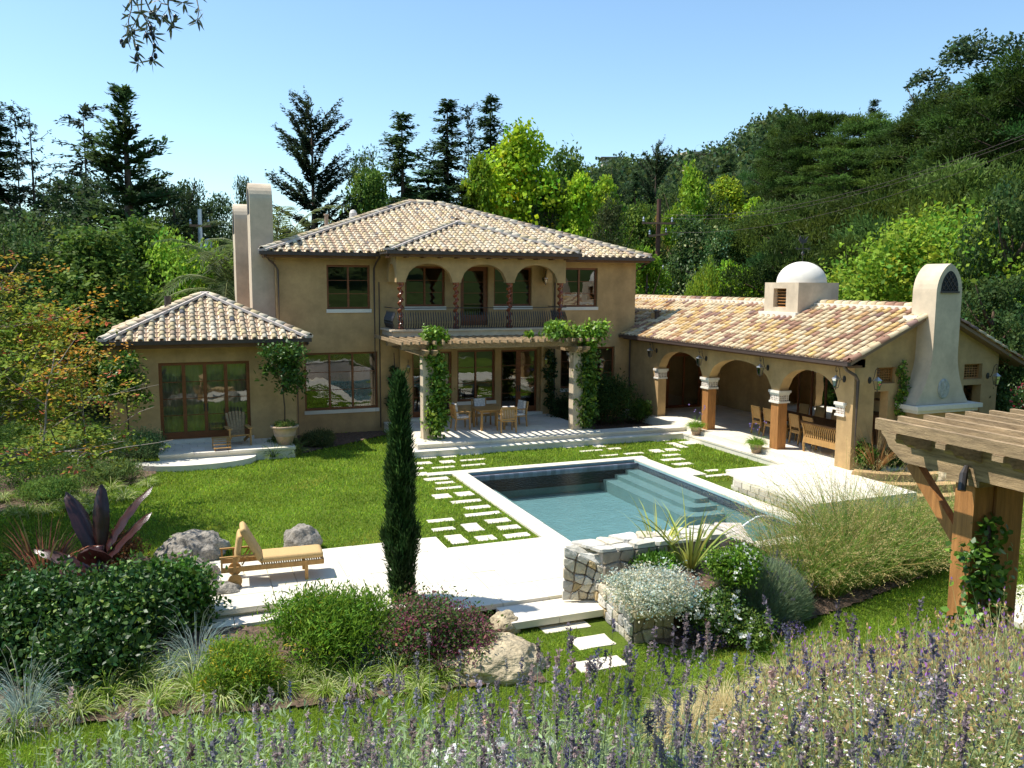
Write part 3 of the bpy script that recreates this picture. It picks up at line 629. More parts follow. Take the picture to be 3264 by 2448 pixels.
# balcony
by0 = 29.4
m = MB(); m.box(7.0, 13.9, 29.05, FY-.003, 3.28, 3.47); m.box(6.92, 13.96, 28.98, 29.25, 3.47, 3.53); m.box(6.92, 7.2, 29.25, FY-.003, 3.471, 3.53); m.build('balcony_slab', M_stucco2, hs)
m = MB(); m.box(7.05, 13.85, 29.1, FY-.3, 3.05, 3.278); m.build('balcony_beam', M_dteak, hs)
cols = [7.36, 9.42, 11.5, 13.58]; hw = .17; zsp, zcr, ztop = 5.28, 5.86, 6.17
def arcade(mb, M, piers, zsp, zcr, ztop, zbot, th, u0, u1, solid=True, n=14, pw=1.0):
    """piers list of (ua,ub); between them arches; piers drop to zbot"""
    us = []
    for a, b in piers: us.append((a, zbot)); us.append((b, zbot))
    pts = []
    for i, (a, b) in enumerate(piers):
        pts.append((a, zbot)); pts.append((b, zbot))
        if i < len(piers)-1:
            c = piers[i+1][0]
            for k in range(n+1):
                t = k/n; e = abs(2*t-1); z = zsp+(zcr-zsp)*(1-e**2.3)**.62; pts.append((b+(c-b)*t, z))
    V = []
    for u, z in pts: V += [M(u, 0, z), M(u, 0, ztop), M(u, th, z), M(u, th, ztop)]
    F = []
    for i in range(len(pts)-1):
        a, b = 4*i, 4*(i+1)
        if abs(pts[i+1][0]-pts[i][0]) > 1e-6: F += [(a, b, b+1, a+1), (b+2, a+2, a+3, b+3), (a+1, b+1, b+3, a+3)]
        F.append((a+2, b+2, b, a))
    F += [(0, 1, 3, 2), (4*(len(pts)-1), 4*(len(pts)-1)+2, 4*(len(pts)-1)+3, 4*(len(pts)-1)+1)]
    mb.add(V, F)
m = MB(); arcade(m, fy(by0-.12), [(c-hw, c+hw) for c in cols], zsp, zcr, ztop, 5.2, .26, 0, 0)
M_l = lambda u, w, z: (7.2+w, u, z)
arcade(m, M_l, [(by0+.141, by0+.15), (FY-.25, FY-.004)], zsp, zcr, ztop, 5.2, .26, 0, 0)
M_r = lambda u, w, z: (13.75-w, u, z)
arcade(m, M_r, [(by0+.141, by0+.15), (FY-.25, FY-.004)], zsp, zcr, ztop, 5.2, .26, 0, 0)
m.build('balcony_arcade', M_stucco, hs)
m = MB(); m.box(7.3, 13.6, by0+.15, FY-.005, 6.1, 6.16); m.build('balcony_ceiling', M_stucco, hs)
def twisted():
    n = 90; seg = 12; V = []; 
    for i in range(n+1):
        t = i/n; z = 1.67*t; tw = 0 if t < .06 or t > .95 else 1; th_ = t*2*math.pi*6.3
        cx_, cy_ = .042*math.cos(th_)*tw, .042*math.sin(th_)*tw; r = .075 if tw else .12
        V += [(cx_+r*math.cos(2*math.pi*k/seg), cy_+r*math.sin(2*math.pi*k/seg), z) for k in range(seg)]
    F = [(i*seg+k, i*seg+(k+1) % seg, (i+1)*seg+(k+1) % seg, (i+1)*seg+k) for i in range(n) for k in range(seg)]+[tuple(range(n*seg, n*seg+seg))]
    b = MB(); b.add(V, F); return b.mesh('twisted_column', M_twist, True)
tw = twisted()
for c in cols:
    o = bpy.data.objects.new('twisted_column', tw); C.objects.link(o); o.parent = hs; o.location = (c, by0, 3.531)
    if True:
        b = MB(); b.box(c-.13, c+.13, by0-.13, by0+.13, 5.195, 5.2-.0+.0-.001 if False else 5.27); 
# railing
def baluster():
    b = MB(); zz = np.linspace(0, .72, 9); b.tube([(0, -.09*math.sin(min(1, z/.5)*math.pi) if z < .5 else 0, z) for z in zz], .018, 4); return b.mesh('baluster', M_iron)
bl = baluster()
for i in range(70):
    o = bpy.data.objects.new('baluster', bl); C.objects.link(o); o.parent = hs; o.location = (7.2+i*.0925, 29.18, 3.56)
for i in range(14):
    for xx, rz_ in ((7.12, -math.pi/2), (13.72, math.pi/2)):
        o = bpy.data.objects.new('baluster', bl); C.objects.link(o); o.parent = hs; o.location = (xx, 29.26+i*.1, 3.56); o.rotation_euler.z = rz_
m = MB(); m.bar((7.1, 29.18, 4.29), (13.74, 29.18, 4.29), .035, .03); m.bar((7.1, 29.18, 3.57), (13.74, 29.18, 3.57), .03, .02)
for xx in (7.12, 13.72): m.bar((xx, 29.18, 4.29), (xx, FY, 4.29), .035, .03); m.bar((xx, 29.18, 3.57), (xx, FY, 3.57), .03, .02)
m.build('railing', M_iron, hs)
# chimneys of the house
def chimney(parent, x0, x1, y0, y1, zb, zt):
    r = (y1-y0)/2; prof = [(y0, zb), (y0, zt-r*1.15)]+[(y0+r-r*math.cos(t), zt-r*1.15+r*1.15*math.sin(t)) for t in np.linspace(.15, math.pi-.15, 14)]+[(y1, zt-r*1.15), (y1, zb)]
    m = MB(); n = len(prof); V = [(x0, y, z) for y, z in prof]+[(x1, y, z) for y, z in prof]
    m.add(V, [tuple(range(n))[::-1], tuple(range(n, 2*n))]+[(i, (i+1) % n, n+(i+1) % n, n+i) for i in range(n)])
    o = m.build('chimney', M_stucco2, parent)
    h = MB(); q = [(y0+.14, zt-r*1.9)]+[(y0+r-(r-.14)*math.cos(t), zt-r*1.1+(r-.12)*math.sin(t)) for t in np.linspace(0, math.pi, 9)]+[(y1-.14, zt-r*1.9)]
    n = len(q); h.add([(x0-.004, y, z) for y, z in q], [tuple(range(n))]); h.build('flue_opening', M_black, o)
chimney(hs, 2.47, 3.245, 31.25, 32.4, .0, 8.66); chimney(hs, 2.12, 2.95, 34.0, 35.2, .0, 8.15)
m = MB(); m.lathe([(.16, 0), (.16, .3), (.1, .42), (0, .45)], 12); o = m.build('roof_vent', M_white, hs); o.location = (6.9, 35.4, 7.72)
m = MB(); m.lathe([(.07, 0), (.07, .5)], 10); m.lathe([(.1, .5), (.1, .56), (0, .57)], 10); o = m.build('vent_pipe', M_terr, hs); o.location = (5.6, 34.2, 7.3)
m = MB(); m.bar((9.15, 29.6, 2.98), (10.0, 29.6, 2.98), .25, .13); m.box(9.88, 10.0, 29.46, 29.47, 2.92, 3.04); m.build('patio_heater', mat('heater', (.35, .33, .3), .6), hs)
# ---------------------------------------------------------------- side wing
wg = empty('side_wing', label='single storey side wing with pyramid tiled roof and wide french doors', cat='building')
gy = 28.9
m = MB(); wall_cells(m, fy(gy), -2.1, 3.6, -.5, 3.3, .28, [(-.65, 2.12, .12, 2.61)]); m.build('front_wall', M_stucco, wg)
m = MB(); m.box(-2.1, -1.82, gy+.28, 34, -.5, 3.3); m.box(3.32, 3.6, gy+.28, 30.79, -.5, 3.3); m.box(-2.1, 3.2, 34, 34.25, -.5, 3.3); m.build('side_wall', M_stucco, wg)
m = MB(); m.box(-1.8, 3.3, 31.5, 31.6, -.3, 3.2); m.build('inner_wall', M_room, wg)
window(wg, fy(gy), -.65, 2.12, .12, 2.61, 4, 4, 'door', sill=False, bottom=.22, mull=.11, fr=.1, curtain=True, handles=True)
m = MB(); m.box(-.72, 2.2, gy-.16, gy-.003, .003, .12); m.build('door_step', M_stone2, wg)
gx0, gx1, gye, gze = -2.2, 4.0, 28.2, 3.36; ga = 3.1; gs = .45
P = [(gx0, gye, gze), (gx1, gye, gze), (gx1, gye+6.2, gze), (gx0, gye+6.2, gze), (gx0+ga, gye+ga, gze+gs*ga)]
deck(wg, P, [(0, 1, 4), (1, 2, 4), (2, 3, 4), (3, 0, 4)])
tl = Tiles(wg, PAL_A); cg = 1/math.sqrt(1+gs*gs)
tl.slope(P[0], (1, 0, 0), (0, cg, gs*cg), [(0, 0), (6.2, 0), (ga, ga/cg)], off=.02)
tl.slope((gx0, gye+6.2, gze), (0, -1, 0), (cg, 0, gs*cg), [(0, 0), (6.2, 0), (ga, ga/cg)])
tl.ridge(P[0], P[4]); tl.ridge(P[1], P[4]); tl.ridge(P[3], P[4]); tl.finish()
m = MB()
for i in (0, 1): m.bar(np.array(P[i])+[0, 0, .05], np.array(P[4])+[0, 0, .05], .36, .08)
m.build('ridge_mortar', M_mortar, wg)
gutter(wg, (gx0-.05, gye-.05, gze-.06), (gx1+.05, gye-.05, gze-.06))
m = MB(); m.box(gx0+.05, gx1-.05, gye+.02, gy-.01, gze-.24, gze-.11); m.build('eave_board', M_dteak, wg)
downspout(wg, [(3.95, 28.16, 3.2), (3.8, 28.5, 3.1), (3.66, 28.85, 3.0), (3.66, 28.9, 2.8), (3.66, 28.9, -.2)])
m = MB(); m.lathe([(.11, 0), (.11, .5)], 12); o = m.build('roof_vent', M_gutter, wg); o.location = (-.3, 30.6, 4.2)
# ---------------------------------------------------------------- dining pavilion
pv = empty('dining_pavilion', label='open arcaded dining pavilion with three arches and variegated tile roof', cat='building')
WX = 17.45; Wm = lambda u, w, z: (WX+w, -u, z)
PIER = [(-30.78, -28.5), (-25.52, -25.12), (-21.72, -21.32), (-18.8, -18.2)]
m = MB(); arcade(m, Wm, PIER, 1.95, 2.66, 3.14, 1.88, .36, 0, 0)
m.box(WX, WX+.36, 28.5, 30.78, -.3, 1.879); m.box(WX, WX+.36, 18.2, 18.8, -.3, 1.879)
m.build('arcade_wall', M_stucco, pv)
for a_, b_ in ((25.12, 25.52), (21.32, 21.72)):
    m = MB(); m.box(WX+.01, WX+.35, a_+.02, b_-.02, .001, 1.48); m.build('post', M_orange, pv)
M_relief = mat('painted_relief', (.78, .72, .62), .8, (14, .55), (9, 1, .03), noise2=(22, .3))
def capital(y0, y1, x0, x1):
    m = MB(); m.box(x0-.06, x1+.06, y0-.06, y1+.06, 1.80, 1.878); m.box(x0-.03, x1+.03, y0-.03, y1+.03, 1.74, 1.799); m.box(x0-.04, x1+.04, y0-.04, y1+.04, 1.481, 1.54)
    o = m.build('capital', M_white, pv); m = MB(); m.box(x0-.01, x1+.01, y0-.01, y1+.01, 1.541, 1.739)
    for i in range(5):
        for j in range(3):
            for yy, xx, s in ((y0-.012, x0+(x1-x0)*(i+.5)/5, 0), (y0+(y1-y0)*(i+.5)/5, x0-.012, 1)):
                z = 1.57+.065*j; d = .018; c = (.35, .1, .07) if (i+j) % 2 else (.25, .2, .1)
                if s == 0: m.add([(xx-d, yy, z), (xx, yy, z-.03), (xx+d, yy, z), (xx, yy, z+.03)], [(0, 1, 2, 3)], c)
                else: m.add([(yy*0+x0-.012, yy if 0 else y0+(y1-y0)*(i+.5)/5-d, z), (x0-.012, y0+(y1-y0)*(i+.5)/5, z-.03), (x0-.012, y0+(y1-y0)*(i+.5)/5+d, z), (x0-.012, y0+(y1-y0)*(i+.5)/5, z+.03)], [(0, 1, 2, 3)], c)
    m.build('relief_band', mat('relief', (.75, .68, .58), .8, (14, .35), (12, 1, .03), tint=True) if 'rel' not in MESHC else MESHC['rel'], o)
capital(25.12, 25.52, WX-.0, WX+.36); capital(21.32, 21.72, WX-.0, WX+.36); capital(28.5, 28.75, WX, WX+.36); capital(18.5, 18.8, WX-.02, WX+.3)
# gable wall (faces camera side) with openings
rx, rz_ = 20.15, 4.53; gyw = 18.2
m = MB(); wall_cells(m, fy(gyw), WX+.361, 23.0, -.3, 2.9, .3, [(18.2, 18.72, -.3, 2.2), (18.24, 18.95, 2.42, 2.88), (21.6, 22.34, 2.42, 2.88), (21.62, 22.34, -.3, 2.25)])
zz = lambda x: min(rz_-.455*abs(x-rx), 9)-.1
m.add([(WX, gyw, 2.9), (23.0, gyw, 2.9), (23.0, gyw, zz(23.0)+.001), (rx, gyw, zz(rx)), (WX, gyw, zz(WX)), (WX, gyw+.3, 2.9), (23.0, gyw+.3, 2.9), (23.0, gyw+.3, zz(23.)+.001), (rx, gyw+.3, zz(rx)), (WX, gyw+.3, zz(WX))], [(0, 1, 2, 3, 4), (9, 8, 7, 6, 5)])
m.build('gable_wall', M_stucco, pv)
def lattice(parent, M, u0, u1, z0, z1, nx, nz, rec=.12):
    fo = window(parent, M, u0, u1, z0, z1, 1, 1, 'window', rec=rec, sill=False, fr=.05)
    fo.data.materials[0] = M_orange
    m = MB()
    for i in range(1, nx): a = u0+.05+(u1-u0-.1)*i/nx; p, q = M(a, rec+.01, z0+.04), M(a, rec+.01, z1-.04); m.bar(p, q, .018, .03, up=(0.3, 1, 0))
    for j in range(1, nz): z = z0+.05+(z1-z0-.1)*j/nz; m.bar(M(u0+.04, rec+.01, z), M(u1-.04, rec+.01, z), .03, .018)
    m.build('lattice', M_orange, fo)
lattice(pv, fy(gyw), 18.24, 18.95, 2.42, 2.88, 7, 5); lattice(pv, fy(gyw), 21.6, 22.34, 2.42, 2.88, 6, 5)
m = MB(); m.box(WX+.5, 18.3, 30.45, 30.7, -.3, 3.1); m.box(21.6, 21.8, 18.55, 30.6, -.3, 3.3); m.box(18.3, 21.6, 30.3, 30.6, -.3, 4); m.build('inner_wall', M_stucco, pv)
m = MB(); m.box(22.98, 23.2, 18.5, 38, -.3, 3.0); m.box(17.66, 23.2, 38, 38.2, -.3, 3.2); m.build('rear_wall', M_stucco, pv)
window(pv, lambda u, w, z: (21.57-w, u, z), 23.0, 26.0, .0, 2.4, 4, 1, 'door', sill=False, rec=.0)
window(pv, lambda u, w, z: (u, 30.28-w, z), 18.9, 20.6, 0.0, 2.3, 2, 1, 'door', sill=False, rec=.0, fr=.12)
m = MB(); m.box(21.05, 21.6, 19.5, 22.3, 0, .95); m.box(20.98, 21.6, 19.45, 22.35, .95, 1.0); m.build('bar_counter', M_dteak, pv)
# roof
e0, yv, ye = (17.0, 3.10), 17.9, 38.0; sw = (rz_-3.10)/(rx-17.0); cw = 1/math.sqrt(1+sw*sw); xr = rx+(rx-17.0)
P = [(17.0, yv, 3.10), (17.0, ye, 3.10), (rx, ye, rz_), (rx, yv, rz_), (xr+.6, ye, rz_-(xr+.6-rx)*sw), (xr+.6, yv, rz_-(xr+.6-rx)*sw)]
deck(pv, P, [(0, 3, 2, 1), (3, 5, 4, 2)])
tl = Tiles(pv, PAL_B); LW = (rx-17.0)/cw
def holes(poly, hole): return poly
cupx0, cupx1, cupy0, cupy1 = 19.28, 20.98, 22.82, 24.56
tl.slope((17.0, 31.2, 3.10), (0, -1, 0), (cw, 0, sw*cw), [(0, 0), (31.2-yv, 0), (31.2-yv, LW), (0, LW)], pitch=.285, off=.12)
tl.slope((17.0, 38, 3.10), (0, -1, 0), (cw, 0, sw*cw), [(0, 1.2), (6.8, 1.2), (6.8, LW), (0, LW)], pitch=.285)
keep = []
for it in tl.it:
    p = it[2].translation
    if cupx0-.05 < p[0] and cupy0 < p[1] < cupy1: continue
    if 18.42 > p[1] and p[0] > 19.55: continue
    keep.append(it)
tl.it = keep
tl.ridge((rx, 18.4, rz_), (rx, 22.8, rz_)); tl.ridge((rx, 24.6, rz_), (rx, 38, rz_))
# verge tiles
def verge(A, B): 
    tl.ridge(A, B, .85)
verge((17.02, yv+.02, 3.08), (19.75, yv+.02, 3.08+sw*2.73)); verge((xr+.6, yv+.02, rz_-(xr+.6-rx)*sw-.03), (20.65, yv+.02, rz_-.5*sw-.03))
tl.finish()
m = MB(); m.bar((rx, 18.4, rz_+.0), (rx, 22.8, rz_+.0), .42, .1); m.bar((rx, 24.6, rz_), (rx, 38, rz_), .42, .1); m.box(cupx0-.16, cupx0-.005, cupy0-.1, cupy1+.1, 4.08, 4.26); m.box(19.35, 19.62, 17.96, 18.45, 4.2, 4.33); m.build('ridge_mortar', M_white, pv)
gutter(pv, (16.95, yv, 3.04), (16.95, 30.75, 3.04))
m = MB()
m.box(17.03, WX-.005, yv+.03, 30.6, 2.93, 2.995); m.build('eave_board', M_dteak, pv)
downspout(pv, [(16.95, 18.1, 3.0), (17.1, 18.12, 2.85), (17.4, 18.12, 2.7), (17.52, 18.13, 2.55), (17.52, 18.13, .1)], .045)
downspout(pv, [(WX-.05, 30.7, 3.0), (WX-.05, 30.7, .2)], .03)
# cupola
cu = MB(); Mx = lambda u, w, z: (cupx0+w, -u, z)
wall_cells(cu, Mx, -cupy1, -cupy0, 3.9, 5.26, .2, [(-24.08, -23.42, 4.42, 5.06)], True); cu.box(cupx0+.2, cupx1, cupy0, cupy0+.2, 3.9, 5.26); cu.box(cupx1-.2, cupx1, cupy0+.2, cupy1, 3.9, 5.26); cu.box(cupx0+.2, cupx1-.2, cupy1-.2, cupy1, 3.9, 5.26); cu.box(cupx0+.2, cupx1-.2, cupy0+.2, cupy1-.2, 5.1, 5.259)
cuo = cu.build('cupola', M_stucco2, pv)
lat = MB()
for i in range(0, 6): lat.bar((cupx0+.17, 23.42+.66*i/5, 4.42), (cupx0+.17, 23.42+.66*i/5, 5.06), .03, .03)
for j in range(0, 7): lat.bar((cupx0+.17, 23.42, 4.43+.62*j/6), (cupx0+.17, 24.08, 4.43+.62*j/6), .03, .03)
lat.build('lattice', M_orange, cuo)
m = MB(); cxx, cyy = (cupx0+cupx1)/2, (cupy0+cupy1)/2
m.lathe([(.83*math.cos(t), 5.262+.72*math.sin(t)) for t in np.linspace(0, math.pi/2-.02, 14)]+[(0, 5.98)], 36, cxx, cyy); m.build('dome', M_white, cuo, smooth=True)
m = MB(); m.tube([(cxx, cyy, 5.95), (cxx, cyy, 6.85)], .014, 6); m.lathe([(0, 6.18), (.05, 6.22), (.06, 6.26), (.03, 6.32), (0, 6.34)], 8, cxx, cyy)
for dx, dy in ((.25, 0), (0, .25)): m.bar((cxx-dx, cyy-dy, 6.42), (cxx+dx, cyy+dy, 6.42), .02, .02)
for sx in (-1, 1): m.box(cxx+sx*.26-.035, cxx+sx*.26+.035, cyy-.006, cyy+.006, 6.39, 6.46)
m.add([(cxx-.2, cyy-.012, 6.72), (cxx-.1, cyy-.012, 6.6), (cxx+.12, cyy-.012, 6.62), (cxx+.2, cyy-.012, 6.84), (cxx+.08, cyy-.012, 6.74), (cxx-.05, cyy-.012, 6.73), (cxx-.13, cyy-.012, 6.86),
       (cxx-.2, cyy+.012, 6.72), (cxx-.1, cyy+.012, 6.6), (cxx+.12, cyy+.012, 6.62), (cxx+.2, cyy+.012, 6.84), (cxx+.08, cyy+.012, 6.74), (cxx-.05, cyy+.012, 6.73), (cxx-.13, cyy+.012, 6.86)],
      [(0, 1, 2, 3, 4, 5, 6), (13, 12, 11, 10, 9, 8, 7)]+[(i, (i+1) % 7, 7+(i+1) % 7, 7+i) for i in range(7)])
m.build('weather_vane', M_iron, cuo)
m = MB(); m.lathe([(.1, 0), (.1, .3), (.16, .3), (.16, .36), (0, .38)], 12); o = m.build('roof_vent', M_gutter, pv); o.location = (18.35, 30.2, 3.75)
# fireplace chimney with flared base
FX, fyf = 20.12, 17.6
def hwid(z):
    if z > 3.3: return .48
    t = (3.3-z)/(3.3-1.85); return .48+.52*t**1.9
zs = list(np.linspace(1.85, 3.3, 12))+[4.2, 5.0]
L_ = [(-hwid(z), z) for z in zs]; ar = [(-.48*math.cos(t)**1.35, 5.0+.8*math.sin(t)) for t in np.linspace(.12, math.pi/2, 10)]
outl = L_+ar; outl = outl+[(-u, z) for u, z in outl[::-1]][1:]
m = MB(); n = len(outl); V = []
for yy in (fyf, 18.42): V += [(FX+u, yy, z) for u, z in outl]
strip = [(i, i+1, n+i+1, n+i) for i in range(n-1)]
front = [(i, n-1-i, n-2-i, i+1) for i in range(n//2-1)]; front = [(a_, b_, c_2, d_) for a_, b_, c_2, d_ in front]
F = [(d_, c_2, b_, a_)[::-1] for a_, b_, c_2, d_ in front]+[tuple(x+n for x in (d_, c_2, b_, a_)) for a_, b_, c_2, d_ in front]+strip
mid = n//2; F += [(mid-1, n-mid, mid), (n+mid, n+n-mid, n+mid-1)]
m.add(V, F); fc = m.build('chimney', M_stucco2, pv)
m = MB(); q = [(-.33, 5.03), (.33, 5.03)]+[(.33*math.cos(t)**1.2, 5.05+.55*math.sin(t)) for t in np.linspace(.1, math.pi/2, 7)]+[(-.33*math.cos(t)**1.2, 5.05+.55*math.sin(t)) for t in np.linspace(math.pi/2, .1, 7)][1:]
m.add([(FX+u, fyf-.004, z) for u, z in q], [tuple(range(len(q)))]); m.build('flue_opening', M_black, fc)
m = MB(); m.box(FX-.34, FX+.34, fyf-.05, fyf-.005, 4.98, 5.03)
for k in range(-2, 4):
    for s in (-1, 1):
        a0_ = np.array([FX+s*(-.3+.16*k), fyf-.012, 5.06]); d_ = np.array([s*.5, 0, .62]); t1 = 1.
        while t1 > .1 and (abs(a0_[0]+d_[0]*t1-FX) > .31*(1-((a0_[2]+d_[2]*t1-5.05)/.58)**2 if a0_[2]+d_[2]*t1 < 5.62 else 0)): t1 -= .05
        if t1 > .15 and abs(a0_[0]-FX) < .33: m.bar(a0_, a0_+d_*t1, .018, .018, up=(0, 1, 0))
m.build('flue_grille', M_gutter, fc)
m = MB(); m.box(FX-1.14, FX+1.34, fyf-.22, 18.19, 1.72, 1.84); m.box(FX-1.05, FX+1.25, fyf-.14, 18.19, 1.62, 1.719); m.build('mantel', M_stone2, pv)
m = MB(); m.box(FX-.95, FX+1.12, fyf-.02, 18.19, -.3, 1.619); m.build('firebox', M_stucco, pv)
m = MB(); m.lathe([(0, .06), (.1, .055), (.15, .04), (.17, .05), (.21, .05), (.225, .02), (.23, 0)], 24); o = m.build('medallion', mat('grey_relief', (.42, .42, .38), .9, (14, .4), (14, 1, .04)), fc, smooth=True); o.rotation_euler = (math.pi/2, 0, 0); o.location = (FX, fyf-.001, 2.28); o.scale = (.9, 1.25, 1)
# ================================================================ trees of the background
def trunk_mesh(name, H, r, seed, limbs=5, R=2., m=None, lean=.0):
    q = random.Random(seed); b = MB(); P = [(lean*t*t*H+q.uniform(-.04, .04)*H*.2*t, q.uniform(-.03, .03)*H*.2*t, H*t) for t in np.linspace(0, 1, 7)]
    b.tube(P, [r*(1-.75*t)*(1.35 if t == 0 else 1) for t in np.linspace(0, 1, 7)], 8)
    for i in range(limbs):
        t = q.uniform(.35, .9); an = q.uniform(0, 6.28); L = R*q.uniform(.5, .95); z = H*t; p = np.array([np.interp(t, np.linspace(0, 1, 7), [x[k] for x in P]) for k in range(3)])
        d = np.array([math.cos(an), math.sin(an), q.uniform(.3, .9)]); b.tube([p, p+d*L*.4, p+d*L*.75+np.array([0, 0, .1*L]), p+d*L+np.array([0, 0, .25*L])], [r*.4, r*.3, r*.18, r*.05], 5)
    return b.mesh(name, m or M_bark, True)
def lumpy(seed, R, H, z0, n, shape='round'):
    q = random.Random(seed); L = []
    for i in range(n):
        t = (i+.5)/n; an = q.uniform(0, 6.28); z = z0+(H-z0)*t
        prof = {'round': math.sin(math.pi*(.12+.80*t))**.7, 'cone': (1-t)**.8+.08, 'ovate': math.sin(math.pi*(.1+.86*t**.8))**.8*(1-.3*t), 'column': .75+.25*math.sin(math.pi*t)-(.55*max(0, t-.75)/.25), 'umbrella': .35+.65*ss((t-.35)/.5) if t < .9 else .6}[shape]
        rr = R*prof; rad = R*q.uniform(.26, .42)*(1.05-.35*t); off = max(0, rr-rad*.75)*math.sqrt(q.random())
        L.append((off*math.cos(an), off*math.sin(an), z, rad, rad, rad*q.uniform(.75, 1.05)))
    return L
DK = (.035, .062, .022); DK2 = (.045, .08, .028); OL = (.055, .075, .022); MG = (.085, .15, .025); BG = (.17, .28, .02); YG = (.25, .345, .022); SG = (.10, .15, .075)
def broad(name, seed, H=10., R=4., base=MG, n=9000, L=.34, Wd=.24, shape='round', nl=26, alt=None, altp=0, z0=None, **k):
    n = int(n*1.75); L *= .68; Wd *= .68
    q = np.random.RandomState(seed); lob = lumpy(seed, R, H*.95, H*.16 if z0 is None else z0, nl, shape)
    return fmesh(name, [shell_leaves(lob, n, L, Wd, base, q, alt=alt, altp=altp, **k)])
def conifer(name, seed, H=14., R=3.4, base=DK, whorl=26, up=.15, droop=.25, prof=lambda t: (1-t)**.75, dens=1., z0=.1, nb=6, sp=.62, L=.5, gaps=.1, m=None, tuft=0):
    q = np.random.RandomState(seed); P = []; D = []; N = []; LL = []; CC = []; b = MB()
    for i in range(whorl):
        t = z0+(1-z0)*(i+.5)/whorl; z = H*t
        for j in range(nb):
            if q.rand() < gaps: continue
            an = q.rand()*6.283; Lb = R*prof((t-z0)/(1-z0))*q.uniform(.65, 1.12)+.25; e = up*(.4+t)+q.randn()*.08
            d0 = np.array([math.cos(an)*math.cos(e), math.sin(an)*math.cos(e), math.sin(e)])
            ns = int(max(3, int(Lb/.3*dens))); s = np.linspace(.12, 1, ns); zd = -droop*Lb*(s**1.6)+ .22*Lb*np.maximum(0, s-.6)*2*(droop > .1)
            pts = np.array([0, 0, z+q.uniform(-.2, .2)])+d0*(Lb*s)[:, None]; pts[:, 2] += zd
            b.tube(np.vstack([[0, 0, z], pts[::int(max(1, ns//3))]]), .035*Lb/3, 3, cap=False)
            c0 = vary(base, 1, q, .22, .12)[0]
            for rep in range(int(8+5*dens)):
                f = nrm(np.stack([np.full(ns, d0[0]), np.full(ns, d0[1]), np.full(ns, d0[2]*.4)], 1)+q.randn(ns, 3)*np.array([.75, .75, .28])*sp/.62+np.array([0, 0, -.1-droop*.3+tuft]))
                P.append(pts+q.randn(ns, 3)*.07); D.append(f); N.append(np.array([0, 0, 1.])+q.randn(ns, 3)*.35); LL.append(L*(1.15-.55*s)*q.uniform(.7, 1.2, ns)*(.6+.4*min(1, Lb/R+.3))); CC.append(c0*np.exp(q.randn(ns, 1)*.16))
    P = np.concatenate(P); D = np.concatenate(D); N = np.concatenate(N); LL = np.concatenate(LL); CC = np.concatenate(CC)
    cr = fmesh(name, [leaves(P, D, N, LL*.86, LL*.31, CC)], m)
    b.tube([(0, 0, 0), (0, 0, H*.5), (0, 0, H*.98)], [.26*R/3, .14*R/3, .02], 7)
    return cr, b.mesh('trunk', M_bark, True)
def cypress_mass(name, seed, H=12., R=5., base=(.042, .074, .015), pads=32, n=24000, flat=.38):
    """Monterey cypress: flattened, upswept pads of spray on long limbs"""
    q = np.random.RandomState(seed); b = MB(); parts = []
    b.tube([(0, 0, 0), (.1, 0, H*.35), (-.1, .1, H*.7), (0, 0, H*.92)], [.34, .26, .15, .04], 8)
    per = n//pads//5
    for i in range(pads):
        t = (i+.5)/pads; z = H*(.44+.56*t); an = i*2.4+q.rand(); rad = R*(.55+.45*math.sin(math.pi*min(1, t*.9+.15)))*(1-.55*max(0, t-.7)/.3); rr = rad*q.uniform(.3, 1.0)
        c = np.array([rr*math.cos(an), rr*math.sin(an), z+q.uniform(-.3, .3)]); pr = q.uniform(.8, 1.7)*R/5
        b.tube([(0, 0, z-rr*.35), tuple(c*[.5, .5, 1]-np.array([0, 0, .15*rr])), tuple(c)], [.09, .06, .02], 4, cap=False)
        m = per; th = q.rand(m)*6.283; r_ = pr*np.sqrt(q.rand(m)); out = nrm(np.array([c[0], c[1], 0])+1e-3)
        P0 = c+np.stack([r_*np.cos(th), r_*np.sin(th), pr*flat*(1-(r_/pr)**2)*q.uniform(.2, 1, m)], 1); cc = vary(base, 1, q, .2, .14)[0]
        K = 18; sc_ = q.randint(0, m, K); cl = P0[sc_]; idx = q.randint(0, K, m*5); g = q.uniform(.75, 1.35, K)[idx]
        od = nrm(cl[idx]-c+out*.6*pr); Pq = cl[idx]+q.randn(m*5, 3)*[.30, .30, .16]*(pr/1.3)
        D = nrm(od*.9+q.randn(m*5, 3)*.6+np.array([0, 0, .35]))
        parts.append(leaves(Pq, D, np.array([0, 0, 1.])+q.randn(m*5, 3)*.5, .27*np.exp(q.randn(m*5)*.3), .085, cc*g[:, None]*np.exp(q.randn(m*5, 1)*.2)))
    return fmesh(name, parts), b.mesh('trunk', M_bark, True)
MZ = {}
